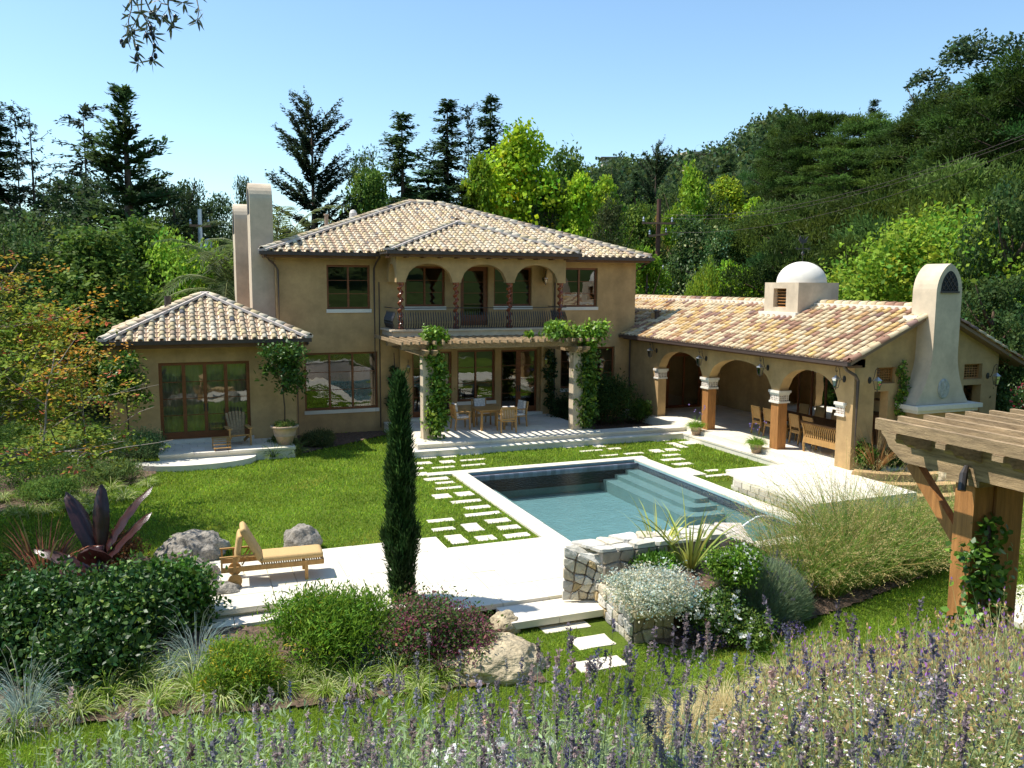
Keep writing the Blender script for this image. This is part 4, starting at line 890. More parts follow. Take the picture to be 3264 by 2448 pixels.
def proto(key):
    if key in MZ: return MZ[key]
    s = sum(map(ord, key)) % 97
    tk = lambda H=10, r=.3, R=2.5, l=6, **k: trunk_mesh('trunk', H*.85, r, s, l, R, **k)
    MZ[key] = {
     'redwood': lambda: (*conifer('crown', s, 14, 3.2, DK2, 30, .12, .28, lambda t: (1-t)**.7, 1.2, .08, 7), 14),
     'redwood2': lambda: (*conifer('crown', s+5, 14, 2.6, DK, 30, .1, .22, lambda t: (1-t)**.6*(.8+.2*math.sin(t*19)), 1.2, .06, 7), 14),
     'spruce': lambda: (*conifer('crown', s, 14, 4.4, (.045, .075, .026), 22, .42, .05, lambda t: (1-t)**.85*(1.15-.4*abs(math.sin(t*9))), 1.3, .1, 6, gaps=.2, L=.62, tuft=.3), 14),
     'thin': lambda: (*conifer('crown', s, 14, 2.2, (.03, .05, .03), 22, .15, .1, lambda t: .35+.65*math.sin(math.pi*(t*.8+.15)), .8, .3, 4, gaps=.35, L=.5), 14),
     'sparse': lambda: (*conifer('crown', s+3, 14, 3.0, (.035, .055, .03), 16, .1, .12, lambda t: (1-t)**.5*.9+.15, .7, .25, 4, gaps=.3, L=.5), 14),
     'gnarled': lambda: (*conifer('crown', s, 13, 4.3, (.03, .05, .022), 24, .30, -.08, lambda t: (.92-.35*t)*(1-.65*max(0, t-.85)/.15), 1.5, .1, 6, gaps=.22, L=.48, sp=.42), 13),
     'cypA': lambda: (*cypress_mass('crown', 3), 12), 'cypB': lambda: (*cypress_mass('crown', 8, R=4.2, pads=26), 12), 'cypLow': lambda: (*cypress_mass('crown', 12, 7, 5.2, (.052, .09, .018), 30, 24000, .42), 7),
     'pine': lambda: (broad('crown', s, 12, 4, (.04, .068, .026), 12000, .34, .18, 'umbrella', 24, spread=.4), tk(12, .3, 3.5, 8), 12),
     'oak': lambda: (broad('crown', s, 9, 4.6, (.045, .075, .022), 9000, .28, .2, 'round', 34), tk(9), 9),
     'oak2': lambda: (broad('crown', s+1, 9, 4.2, (.06, .10, .025), 9000, .28, .2, 'round', 30), tk(9), 9),
     'olive': lambda: (broad('crown', s, 8, 3.2, OL, 9000, .24, .1, 'ovate', 28, spread=.5), tk(8, .2), 8),
     'sweetgum': lambda: (broad('crown', s, 11, 4.0, YG, 15000, .30, .26, 'ovate', 46, alt=(.34, .26, .015), altp=.05, spread=.42), tk(11), 11),
     'sweetgum2': lambda: (broad('crown', s+2, 10, 3.4, (.245, .35, .025), 13000, .30, .26, 'ovate', 36, spread=.42), tk(10), 10),
     'bright': lambda: (broad('crown', s, 8, 2.6, BG, 8000, .28, .22, 'column', 26, spread=.5), tk(8, .2), 8),
     'mid': lambda: (broad('crown', s, 9, 4.0, MG, 11000, .28, .2, 'ovate', 38, spread=.45), tk(9), 9),
     'poplar': lambda: (broad('crown', s, 10, 3.8, (.05, .10, .03), 11000, .26, .2, 'column', 36, alt=(.28, .36, .22), altp=.16, spread=.5), tk(10), 10),
     'golden': lambda: (broad('crown', s, 6, 3, (.30, .27, .06), 6000, .24, .16, 'round', 22), tk(6, .2), 6),
     'big_bright': lambda: (broad('crown', s, 8, 5.2, (.16, .25, .025), 22000, .26, .17, 'round', 60, spread=.4, alt=(.2, .26, .03), altp=.2), tk(8), 8),
     'bushy': lambda: (broad('crown', s, 5, 3.4, (.20, .30, .03), 9000, .22, .15, 'round', 26, z0=.5, spread=.5), tk(4, .15), 5),
    }[key]()
    return MZ[key]
NT = [0]
def verts_xy(me):
    a = np.zeros(len(me.vertices)*3, np.float32); me.vertices.foreach_get('co', a); return a.reshape(-1, 3)[::37, :2]
def tree(name, label, key, x, yt, wD, r, group=None, cat='tree', sink=.3, rz=None, zb=None):
    """x: overview x of the trunk, yt: top, wD: overall width, r: distance"""
    cr_, tk_, H = proto(key); p = AT(x, yt, r); zb = float(T(p[0], p[1])) if zb is None else zb; zb -= sink
    h = p[2]-zb; co = verts_xy(cr_); R0 = np.percentile(np.hypot(co[:, 0], co[:, 1]), 97)
    wD *= {'redwood': 1.6, 'redwood2': 1.6, 'thin': 1.35, 'sparse': 1.35, 'spruce': 1.25, 'gnarled': 1.15, 'sweetgum': 1.65, 'sweetgum2': 1.6, 'bright': 1.5, 'mid': 1.6, 'poplar': 1.5, 'olive': 1.3}.get(key, 1.1)
    R = wD*1.4756/2/FOC*r/ max(.5, math.cos(math.atan2(x*1.4756-1632, FOC)))
    e = empty(name, (p[0], p[1], zb), rnd.uniform(0, 6.28) if rz is None else rz, label, cat, group); e.scale = (R/R0, R/R0, h/H)
    oc = obj('crown', cr_, e); obj('trunk', tk_, e); NT[0] += 1; g_ = math.exp(rnd.gauss(0, .24 if key[:3] == 'cyp' else .1)); oc.color = (g_*rnd.uniform(.94, 1.08), g_, g_*rnd.uniform(.85, 1.1), 1)
    return e
BG_ = 'trees behind the house'
tree('conifer_tree', 'tall dark conifer cut by the left edge of the view', 'redwood2', -18, 235, 110, 62, BG_)
tree('conifer_tree', 'thin open conifer, left one of the pair by the left edge', 'thin', 30, 232, 62, 66, BG_)
tree('conifer_tree', 'thin open conifer with ragged right side, right one of the pair', 'sparse', 62, 232, 90, 62, BG_)
tree('conifer_tree', 'slender sparse conifer just left of the big spruce', 'thin', 178, 228, 95, 70, BG_)
tree('spruce_tree', 'big dark spruce with upswept branches left of the chimneys', 'spruce', 266, 183, 235, 52, BG_)
tree('pine_tree', 'dark rounded pine at the far left behind the orange maple', 'pine', 90, 395, 190, 58, BG_)
tree('pine_tree', 'dark round pine between the sparse conifers and big spruce', 'pine', 185, 385, 150, 66, BG_)
tree('pine_tree', 'dark rounded pine right of the spruce', 'pine', 372, 392, 150, 66, BG_)
tree('oak_tree', 'low dark green oak left of the utility pole', 'oak', 395, 402, 130, 72, BG_)
tree('oak_tree', 'flat topped green oak behind the metal utility pole', 'oak', 462, 430, 120, 78, BG_)
tree('oak_tree', 'small round dark crown just left of the house chimneys', 'oak', 528, 395, 70, 84, BG_)
tree('oak_tree', 'dark broad crown behind the tall chimney', 'oak', 560, 440, 130, 70, BG_)
tree('cypress_tree', 'tall wind shaped cypress with ragged open branches above the palm', 'gnarled', 672, 230, 178, 58, BG_, sink=2)
tree('oak_tree', 'broad dull green crown right of the ragged cypress', 'oak2', 785, 347, 110, 74, BG_)
tree('oak_tree', 'mid green leafy tree behind the left roof hip', 'mid', 800, 385, 120, 60, BG_)
tree('redwood_tree', 'dense dark redwood, leftmost of the three above the roof ridge', 'redwood', 868, 248, 150, 62, BG_)
tree('redwood_tree', 'tallest dark redwood behind the roof peak', 'redwood2', 966, 218, 135, 66, BG_)
tree('pine_tree', 'narrow pine with bare trunk between two redwoods', 'thin', 1012, 233, 62, 70, BG_)
tree('redwood_tree', 'pointed redwood beside the bright yellow green tree', 'redwood', 1060, 210, 130, 70, BG_)
tree('redwood_tree', 'low dark redwood filling behind the roof peak', 'redwood', 925, 370, 210, 55, BG_)
tree('redwood_tree', 'low dark redwood behind the right roof slope', 'redwood2', 1010, 400, 150, 54, BG_)
tree('sweetgum_tree', 'large bright yellow green tree behind the right of the roof', 'sweetgum', 1125, 293, 165, 56, BG_)
tree('sweetgum_tree', 'short bright yellow green tree at the left foot of the large one', 'sweetgum2', 1034, 338, 84, 54, BG_)
tree('leafy_tree', 'dull green feathery tree between the two bright groups', 'mid', 1222, 342, 130, 70, BG_)
tree('leafy_tree', 'dark shaded tree under the dull green feathery one', 'oak', 1195, 400, 120, 55, BG_)
tree('sweetgum_tree', 'bright lime tree with two peaks, left peak', 'sweetgum2', 1252, 378, 92, 55, BG_)
tree('sweetgum_tree', 'bright lime tree with two peaks, right peak', 'sweetgum2', 1310, 384, 84, 56, BG_)
tree('olive_tree', 'dusky olive green tree in front of the lime peaks', 'olive', 1320, 430, 100, 50, BG_)
tree('leafy_tree', 'mid green tree behind the right end of the roof', 'mid', 1380, 458, 110, 52, BG_)
tree('pine_tree', 'wide dark pine on the slope above the utility pole', 'pine', 1335, 362, 100, 110, BG_)
tree('pine_tree', 'dark pine left of the flat topped cedar', 'redwood', 1372, 372, 50, 100, BG_)
tree('cedar_tree', 'flat topped cedar standing on the hill below the white house', 'gnarled', 1418, 322, 84, 100, BG_, sink=3)
tree('leafy_tree', 'bright green columnar tree right of the utility pole', 'bright', 1487, 358, 70, 66, BG_)
tree('leafy_tree', 'small bright green tree at the side of the columnar one', 'bright', 1455, 452, 52, 62, BG_)
tree('fir_tree', 'narrow grey green fir rising through the yellow trees', 'redwood', 1572, 352, 96, 76, BG_)
tree('sweetgum_tree', 'yellow green tree around the narrow grey fir', 'sweetgum', 1570, 398, 100, 74, BG_)
tree('sweetgum_tree', 'small pointed yellow tree right of the narrow fir', 'sweetgum2', 1630, 430, 66, 66, BG_)
tree('golden_shrub', 'golden rounded shrub behind the utility pole', 'golden', 1408, 482, 78, 58, BG_)
tree('oak_tree', 'olive green oak on the slope behind the poplar', 'oak2', 1530, 425, 140, 72, BG_)
tree('oak_tree', 'dark oak between the pole and poplar', 'oak2', 1452, 425, 120, 76, BG_)
tree('poplar_tree', 'silvery green poplar with glinting leaves right of the pole', 'poplar', 1490, 478, 130, 50, BG_)
tree('poplar_tree', 'second silvery poplar nearer the low cypress boughs', 'poplar', 1555, 505, 110, 48, BG_)
tree('leafy_tree', 'fresh green tree in front of the pole above the pavilion ridge', 'bright', 1398, 540, 80, 45, BG_)
tree('leafy_tree', 'fresh green bush above the pavilion roof near the cupola', 'bright', 1580, 570, 90, 44, BG_)
tree('leafy_tree', 'low fresh green bush left of the cupola', 'bushy', 1525, 590, 90, 42, BG_)
GR = 'dark cypresses of the grove on the right'
cy_ = [(1668, 330, 80, 96), (1690, 285, 100, 92), (1715, 262, 100, 90), (1755, 262, 130, 86), (1800, 252, 150, 84), (1860, 258, 150, 80), (1925, 268, 150, 78), (1985, 255, 160, 74), (2045, 228, 170, 70), (2110, 190, 190, 66), (2180, 168, 200, 62), (2240, 140, 220, 58),
       (1830, 330, 170, 70), (2120, 290, 200, 58)]
pos_ = ['leftmost', 'second', 'third', 'fourth', 'fifth', 'sixth', 'seventh', 'eighth', 'ninth', 'tenth', 'eleventh', 'last']
for i, (x, yt, wd, r) in enumerate(cy_):
    tree('cypress_tree', ('dark cypress on the grove skyline, %s from the left' % pos_[i]) if i < 12 else 'dark cypress in the front rank of the grove, %s from the left' % pos_[i-12], 'cypA' if i % 2 else 'cypB', x, yt, wd*1.25, r, GR)
tree('cypress_tree', 'small pointed conifer sticking out of the grove skyline', 'redwood2', 1890, 216, 52, 84, GR)
tree('pine_tree', 'bluish pine at the left shoulder of the highest trees', 'pine', 2035, 178, 90, 84, GR)
tree('pine_tree', 'highest pine at the upper right corner', 'pine', 2150, 86, 190, 84, GR)
for i, (x, yt, wd, r) in enumerate([(1480, 560, 150, 52), (1560, 505, 190, 52), (1660, 470, 240, 52), (1760, 455, 250, 50), (1860, 450, 250, 48), (1960, 410, 250, 47), (2060, 395, 260, 45), (2170, 400, 280, 44), (1700, 540, 220, 43), (1820, 550, 200, 42)]):
    tree('cypress_tree', 'spreading low cypress with upswept sprays, %s of the lower row' % (pos_+['x'])[i], 'cypLow', x, yt, wd*1.15, r, 'low cypresses below the grove')
tree('leafy_tree', 'large bright green rounded tree behind the fireplace chimney', 'big_bright', 2040, 500, 370, 36, BG_)
tree('leafy_tree', 'smaller bright green crown left of the fireplace chimney', 'big_bright', 1900, 590, 150, 38, BG_)
tree('oak_tree', 'dark oak at the right edge beside the bright tree', 'oak2', 2195, 420, 170, 33, BG_)
tree('oak_tree', 'dark foliage low at the right edge behind the gable', 'oak', 2150, 610, 200, 31, BG_)
# left side, behind the side wing
for i, (x, yt, wd, r, k, lb) in enumerate([(395, 540, 250, 42, 'bushy', 'bright green shrubbery behind the side wing roof'), (300, 490, 170, 44, 'mid', 'mid green tree left above the side wing'), (480, 560, 150, 44, 'bushy', 'bright green bush under the palm fronds'), (200, 510, 190, 40, 'mid', 'leafy green tree behind the maple'), (120, 480, 200, 46, 'oak2', 'dull green tree behind the maple top'), (20, 500, 160, 40, 'oak2', 'dark green tree at the left edge'), (560, 590, 150, 46, 'bushy', 'green bush between chimneys and side wing')]):
    tree('leafy_tree', lb, k, x, yt, wd, r, BG_)
# ---------------------------------------------------------------- far wooded hillside (uncountable)
q = np.random.RandomState(5); lob = []
az = []
while len(lob) < 1250:
    a_ = math.radians(q.uniform(-34, 33)); r = 95+260*q.rand()**.8
    if math.degrees(a_) < -3 and r < 150: continue
    if math.degrees(a_) > 18.5 and r > 130: continue
    u, d = r*math.sin(a_), r*math.cos(a_); x, y = u*CY+d*SY, -u*SY+d*CY; z = float(T(x, y)); s = q.uniform(2.2, 4.8)
    lob.append((x, y, z+s*.7, s, s, s*q.uniform(.8, 1.2)))
wd1 = shell_leaves(lob, 105000, 1.1, .75, (.042, .068, .024), q, per=10, spread=.5, amt=.32, warm=.2, inner=.1, alt=(.075, .11, .03), altp=.25)
obj('hillside_woods', fmesh('hillside_woods', [wd1]), kind='stuff', label='distant wooded hillside of rounded oaks rising to the right', cat='woods')
for i, (x, yt, r) in enumerate([(1655, 262, 330), (1662, 258, 330), (1669, 252, 330), (1675, 250, 325), (1686, 256, 330), (1693, 258, 330), (1708, 250, 320)]):
    tree('conifer_tree', 'tiny pointed conifer on the far hilltop skyline, %s from the left' % ['first', 'second', 'third', 'fourth', 'fifth', 'sixth', 'seventh'][i], 'redwood2', x, yt, 9, r, 'pointed conifers on the far hilltop', sink=1)
for i, (x, yt) in enumerate([(1350, 338), (1356, 338)]):
    tree('conifer_tree', 'tiny columnar cypress on the far ridge, %s one' % ['left', 'right'][i], 'bright', x, yt, 6, 320, 'columnar cypresses on the far ridge', sink=1)
# hillside houses
def hill_house(label, x, yt, yb, wD, r, colr, roofc, rot=.0, flat=True):
    p = AT(x, yb, r); t = AT(x, yt, r); W = wD*1.4756/FOC*r; h = t[2]-p[2]
    e = empty('hillside_house', p, -math.atan2(p[0], p[1])+rot, label, 'house', 'houses on the far hillside')
    m1 = mat('hill_wall', colr, .9, (.5, .1)); m2 = mat('hill_roof', roofc, .8)
    b = MB(); b.box(-W/2, W/2, -4, 4, -6, h*.8); b.build('wall', m1, e)
    b = MB(); b.box(-W/2-.8, W/2+.8, -4.9, 4.9, h*.8+.01, h); b.build('roof', m2, e)
    n = max(2, int(W/3))
    for k in range(n):
        b = MB(); xx = -W/2+W*(k+.5)/n; b.box(xx-.8, xx+.8, -4.06, -4.01, h*.25, h*.62); b.build('window', M_black, e)
hill_house('pale cream house with flat roof standing out on the hillside', 1497, 333, 358, 52, 255, (.6, .5, .36), (.5, .42, .3), .5)
hill_house('long low house with grey roof near the hilltop', 1632, 292, 306, 50, 300, (.5, .52, .5), (.4, .4, .4), .2)
hill_house('bluish grey house half hidden among trees below the cypress grove', 1631, 362, 384, 44, 235, (.2, .26, .34), (.3, .28, .26), -.2)
hill_house('tiny pale house on the far ridge', 1318, 343, 350, 34, 300, (.55, .48, .38), (.4, .33, .28), .1)
hill_house('blue grey lower building beneath the cream house', 1530, 362, 382, 40, 245, (.2, .26, .36), (.25, .27, .3), .3)
# ---------------------------------------------------------------- palm behind the chimneys
def palm(loc, label, n=30, L=3.6, seed=4):
    q = np.random.RandomState(seed); e = empty('palm_tree', loc, 0, label, 'palm tree'); b = MB(); H = 3.0
    b.tube([(0, 0, -1), (0, 0, H*.5), (0, 0, H)], [.42, .38, .4], 10); b.build('trunk', M_bark, e, smooth=True)
    P = []; D = []; N = []; CC = []; LL = []; rb = MB()
    for i in range(n):
        an = i*2.399; el = 1.25-1.35*(i/n)+q.randn()*.08; d = np.array([math.cos(an)*math.cos(el), math.sin(an)*math.cos(el), math.sin(el)]); p = np.array([0, 0, H]); pts = []; m = 22; Ln = L*q.uniform(.85, 1.1)
        for k in range(m):
            p = p+d*Ln/m; d = d+np.array([0, 0, -.055-.0035*k]); d /= np.linalg.norm(d); pts.append((p.copy(), d.copy()))
        rb.tube([x[0] for x in pts[::3]], np.linspace(.03, .006, len(pts[::3])), 4, cap=False)
        c0 = vary((.07, .10, .03), 1, q, .2, .1)[0]
        for pk, dk_ in pts[2:]:
            sd_ = np.cross(dk_, [0, 0, 1.]); sd_ /= np.linalg.norm(sd_)+1e-6
            for s in (-1, 1):
                for w in range(3): 
                    P.append(pk+dk_*w*Ln/m/3); D.append(sd_*s+dk_*.7+np.array([0, 0, -.25])+q.randn(3)*.1); N.append(np.cross(D[-1], dk_)*s+q.randn(3)*.1); CC.append(c0*math.exp(q.randn()*.15)); LL.append(.62*q.uniform(.8, 1.1))
    LL = np.array(LL); obj('frond_leaflets', fmesh('frond_leaflets', [leaves(np.array(P), np.array(D), np.array(N), LL, .05, np.array(CC))]), e)
    rb.build('frond_ribs', mat('palm_rib', (.25, .27, .1), .6), e, kind='stuff')
p = AT(592, 560, 39.5); palm((p[0], p[1], 2.6), 'feathery palm with arching fronds behind the house chimneys', 40, 4.3)
p = AT(500, 590, 38); palm((p[0], p[1], 1.6), 'second palm with fronds left of the chimneys', 34, 3.8, 9)
p = AT(1055, 460, 46); palm((p[0], p[1], 2.9), 'small palm top behind the roof under the yellow tree', 20, 1.8, 6)
# ---------------------------------------------------------------- utility poles and wires
def pole(x, yt, r, label, metal=False, lamp=False, arms=()):
    p = AT(x, yt, r); zb = float(T(p[0], p[1])); h = p[2]-zb; e = empty('utility_pole', (p[0], p[1], zb), -math.atan2(p[0], p[1]), label, 'utility pole')
    mm = M_metal if metal else mat('pole_wood', (.12, .06, .04), .9, (3, .3)); b = MB(); b.tube([(0, 0, -.5), (0, 0, h)], [.17, .12], 8); b.build('pole', mm, e)
    for dz, w_, rt in arms:
        b = MB(); b.bar((-w_, -.12, h-dz), (w_, -.12, h-dz+rt), .1, .12); b.build('crossarm', mat('arm', (.2, .12, .07), .9), e)
        for s in (-.9, .8):
            b = MB(); b.lathe([(.05, 0), (.07, .06), (.05, .12), (.07, .18), (.02, .3), (0, .3)], 8); o = b.build('insulator', M_metal, e); o.location = (w_*s, -.12, h-dz+.06+rt*(s+1)/2)
    if lamp:
        b = MB(); b.tube([(0, 0, h-5.2), (-.8, 0, h-4.95), (-1.2, 0, h-5.0)], .035, 6); b.build('lamp_arm', M_metal, e)
        b = MB(); b.lathe([(0, -.1), (.13, -.06), (.16, 0), (.1, .1), (0, .13)], 10); o = b.build('lamp_head', M_white, e); o.location = (-1.5, 0, h-5.0); o.scale = (2.4, 1, 1)
        for s in (-.22, .2): b = MB(); b.box(s-.06, s+.06, -.2, -.12, h-8.2, h-7.1); b.build('marker_board', M_stucco2, e)
    return p
pA = pole(1424, 430, 50, 'brown wooden utility pole with crossarms and street lamp behind the pavilion', lamp=True, arms=((1.35, .95, -.05), (2.1, .55, .12), (4.2, .4, .1)))
pB = pole(431, 452, 50, 'pale utility pole with transformer left of the chimneys', True, arms=((.9, .55, 0),))
b = MB(); b.lathe([(.2, 0), (.22, .05), (.22, .6), (.1, .7), (0, .72)], 10); o = tagit(b.build('transformer', M_metal), 'grey cylindrical transformer hung on the pale pole', 'transformer'); o.location = (pB[0]+.38, pB[1]-.1, pB[2]-2.3)
def wire(A, B, sag, label):
    A = np.array(A, float); B = np.array(B, float); P = [A+(B-A)*t-np.array([0, 0, sag*4*t*(1-t)]) for t in np.linspace(0, 1, 18)]
    b = MB(); b.tube(P, .007, 4); tagit(b.build('power_line', M_gutter), label, 'cable', 'power lines right of the pole')
for i, (y0_, y1_, ys) in enumerate([(462, 285, 'upper'), (470, 293, 'middle'), (500, 312, 'lower')]):
    wire(AT(1430, y0_, 50), AT(2330, y1_-40, 30), 1.0, ys+' power line crossing in front of the dark grove')
wire(AT(1430, 578, 50), AT(2330, 610, 40), .6, 'lowest service wire just above the pavilion roof')
# ================================================================ garden
def GT(x, y, z0=-.5):
    z = z0
    for _ in range(6): p = G(x, y, z); z = float(T(p[0], p[1]))
    return (p[0], p[1], z)
def HIT(x, y):
    v = ray(x, y); v = v/np.linalg.norm(v); t = 1.
    while t < 200:
        p = np.array([0, 0, CAMH])+v*t
        if p[2] < T(p[0], p[1]): return (p[0], p[1], float(T(p[0], p[1])))
        t += .03
    return tuple(p)
def place(name, me_parts, loc, rz=0, sc=1, label=None, cat=None, group=None):
    e = empty(name, loc, rz, label, cat, group); e.scale = (sc,)*3 if np.isscalar(sc) else sc
    for nm, me in me_parts: obj(nm, me, e)
    return e
# ---- shrubs
def shrub(loc, label, R, H, base, n=6000, L=.07, Wd=.03, seed=0, name='shrub', cat='shrub', flowers=None, per=10, nl=10, sp=.55, m=None, hang=0, up=.0, alt=None, altp=0, group=None, stems=True, ry=None):
    q = np.random.RandomState(seed); rr = random.Random(seed); lob = []; ry = ry or R
    for i in range(nl):
        an = i*2.4+q.rand(); k = .62*math.sqrt((i+.3)/nl); rad = R*q.uniform(.34, .5)
        lob.append((R*k*math.cos(an), ry*k*math.sin(an), H*q.uniform(.35, .68)*(1-.35*k), rad, rad*ry/R, H*.38))
    e = empty(name, loc, 0, label, cat, group); q2 = q
    parts = [shell_leaves(lob, n, L, Wd, base, q, per=per, spread=sp, alt=alt, altp=altp, hang=hang-up, inner=.3, six=L > .078)]
    obj('foliage', fmesh('foliage', parts, m), e)
    if stems:
        b = MB()
        for l in lob: b.tube([(l[0]*.15, l[1]*.15, -.05), (l[0]*.6, l[1]*.6, l[2]*.5), (l[0], l[1], l[2])], [.02*H, .012*H, .005], 4, cap=False)
        b.build('stems', M_bark, e, kind='stuff')
    if flowers:
        colr, nf, fs = flowers; k = q.choice(len(lob), nf); d = nrm(q.randn(nf, 3)); d[:, 2] = np.abs(d[:, 2]); la = np.array(lob)
        P = la[k, :3]+d*la[k, 3:]*q.uniform(.9, 1.15, nf)[:, None]; pr = []
        for w in range(6): 
            D = nrm(q.randn(nf, 3)+d*.8); pr.append(leaves(P, D, d+q.randn(nf, 3)*.4, fs, fs*.75, vary(colr, nf, q, .12, .05)))
        obj('flowers', fmesh('flowers', pr, M_pink), e, kind='stuff')
    return e
def tuft(loc, label, R, H, base, n=260, W=.012, bend=1.2, seed=0, name='grass_clump', cat='grass clump', group=None, tilt=.5, var=.22, alt=None, altp=0, m=None, part='blades', W2=None):
    q = np.random.RandomState(seed); an = q.rand(n)*6.283; tl_ = tilt*np.sqrt(q.rand(n))
    D = np.stack([np.cos(an)*np.sin(tl_), np.sin(an)*np.sin(tl_), np.cos(tl_)], 1); P = np.stack([np.cos(an), np.sin(an), np.zeros(n)], 1)*(R*.18*np.sqrt(q.rand(n)))[:, None]
    c = vary(base, n, q, var, .12)
    if alt is not None: s = q.rand(n) < altp; c[s] = vary(alt, s.sum(), q, var, .1)
    e = empty(name, loc, q.rand()*6.28, label, cat, group)
    obj(part, fmesh(part, [blades(P, D, H*1.25*np.exp(q.randn(n)*.18), W, bend*(.6+tl_/max(tilt, .1)*.8), c, 5, q)], m), e, kind='stuff' if part == 'blades' else None)
    return e
def rock(loc, label, sx, sy, sz, seed, m, rz=0, name='boulder', flat=.55):
    import mathutils
    b = MB(); q = np.random.RandomState(seed); nu, nv = 44, 26; V = []
    off = mathutils.Vector((seed*3.1, seed*1.7, 0))
    for j in range(nv+1):
        for i in range(nu):
            t = math.pi*j/nv; p = 2*math.pi*i/nu; v = mathutils.Vector((math.sin(t)*math.cos(p), math.sin(t)*math.sin(p), math.cos(t)))
            k = 1+.24*mathutils.noise.noise(v*1.1+off)+.14*mathutils.noise.noise(v*2.7+off)+.06*mathutils.noise.noise(v*6+off)
            c = mathutils.noise.voronoi(v*1.6+off)[0]; k += .10*(c[1]-c[0])-.04
            V.append((v.x*k*sx, v.y*k*sy, max(-flat, v.z*k)*sz))
    b.add(V, [(j*nu+i, (j+1)*nu+i, (j+1)*nu+(i+1) % nu, j*nu+(i+1) % nu) for j in range(nv) for i in range(nu)])
    o = tagit(b.build(name, m, smooth=True), label, 'rock'); o.location = loc; o.rotation_euler.z = rz; return o
# boulders round the lounger
rock(tuple(np.array(G(418, 1215, -.35))+[0, .25, .12]), 'largest grey boulder behind the head of the lounger', .74, .55, .42, 3, M_rock, .2)
rock(tuple(np.array(G(412, 1268, -.4))+[0, .2, .1]), 'dark weathered boulder half hidden by the banana plant', .55, .45, .36, 8, M_rock, .4)
rock(tuple(np.array(G(465, 1292, -.4))+[0, .15, .04]), 'low flat grey rock lying on the terrace step', .52, .3, .22, 12, M_rock, -.1)
rock(tuple(np.array(G(655, 1195, -.35))+[0, .2, .13]), 'rounded grey boulder beyond the foot of the lounger', .42, .36, .40, 17, M_rock, .5)
rock(tuple(np.array(G(1090, 1462, -.55))+[0, .35, .05]), 'large pale flat sandstone boulder at the corner of the lawn', .86, .6, .36, 23, M_rock2, -.1, flat=.4)
rock(tuple(np.array(G(1095, 1358, -.5))+[0, .1, .0]), 'small angular white rock at the terrace corner', .3, .26, .24, 29, M_rock2, .6)
rock(tuple(np.array(G(410, 1288, -.45))+[-.25, .2, 0]), 'small dark stone under the red flax leaves', .25, .2, .2, 31, M_rock)
# ---- italian cypress
def italian():
    e = empty('italian_cypress', (*G(868, 1318, -.5)[:2], -.5), 0, 'tall slender dark green italian cypress standing at the terrace edge', 'tree')
    q = np.random.RandomState(3); b = MB(); b.tube([(0, 0, 0), (0, 0, 2), (0, 0, 3.9)], [.06, .04, .01], 6); b.build('trunk', M_bark, e)
    parts = []; n = 1500; H = 4.05
    t = q.rand(n)**.85; z = .05+H*t*.98; r = .235*np.interp(t, [0, .08, .25, .5, .75, .92, 1], [.55, .85, 1, .86, .62, .3, .06])*(1+.18*np.sin(z*5.3+1)+.1*np.sin(z*11)); an = q.rand(n)*6.283; rr = r*np.sqrt(q.uniform(.25, 1.1, n))
    cen = np.stack([rr*np.cos(an), rr*np.sin(an), z], 1); cc = vary((.035, .075, .02), n, q, .28, .12)
    for k in range(24):
        o = cen+q.randn(n, 3)*[.025, .025, .06]; D = nrm(np.stack([np.cos(an)*.35, np.sin(an)*.35, np.ones(n)], 1)+q.randn(n, 3)*.28)
        parts.append(leaves(o, D, np.stack([np.cos(an), np.sin(an), np.zeros(n)], 1)+q.randn(n, 3)*.5, .12*np.exp(q.randn(n)*.3), .022, cc*np.exp(q.randn(n, 1)*.18)))
    obj('crown', fmesh('crown', parts), e)
italian()
# ---- banana (red) : each leaf a part
def big_leaf(L, W, bendv, tw, seed):
    q = random.Random(seed); b = MB(); n = 14; V = []; p = np.array([0, 0, 0.]); d = np.array([math.sin(bendv[0]), 0, math.cos(bendv[0])])
    for i in range(n+1):
        t = i/n; w = W*(max(0, math.sin(math.pi*min(1, (t-.1)/.9)**.9))**.5 if t > .1 else .0)*.85+.02; s = np.array([0, 1, 0.]); nn = np.cross(d, s); f = .28*w
        for k in (-1, -.5, 0, .5, 1): V.append(p+s*w*k*.5+nn*(-abs(k)**1.5*f)+nn*q.uniform(-.012, .012))
        p = p+d*L/n; a_ = bendv[1]/n*(.4+1.2*t); c_, s_2 = math.cos(a_), math.sin(a_); d = np.array([d[0]*c_+d[2]*s_2, 0, d[2]*c_-d[0]*s_2])
    b.add(V, [(i*5+k, i*5+k+1, i*5+5+k+1, i*5+5+k) for i in range(n) for k in range(4)]); return b
M_ban = mat('banana_leaf', (.05, .016, .014), .3, (6, .5), (30, .4, .01), spec=.6, trans=.12, scale=(1, 6, 1))
bp_ = GT(218, 1292, -.45); e = empty('banana_plant', (bp_[0], bp_[1]+.2, bp_[2]), 0, label='dark red banana plant with broad upright glossy leaves', cat='plant'); e.scale = (1.2, 1.2, 1.2)
b = MB(); b.tube([(0, 0, 0), (0, 0, .35), (0, 0, .75)], [.12, .1, .07], 8); b.build('stem', M_ban, e, smooth=True)
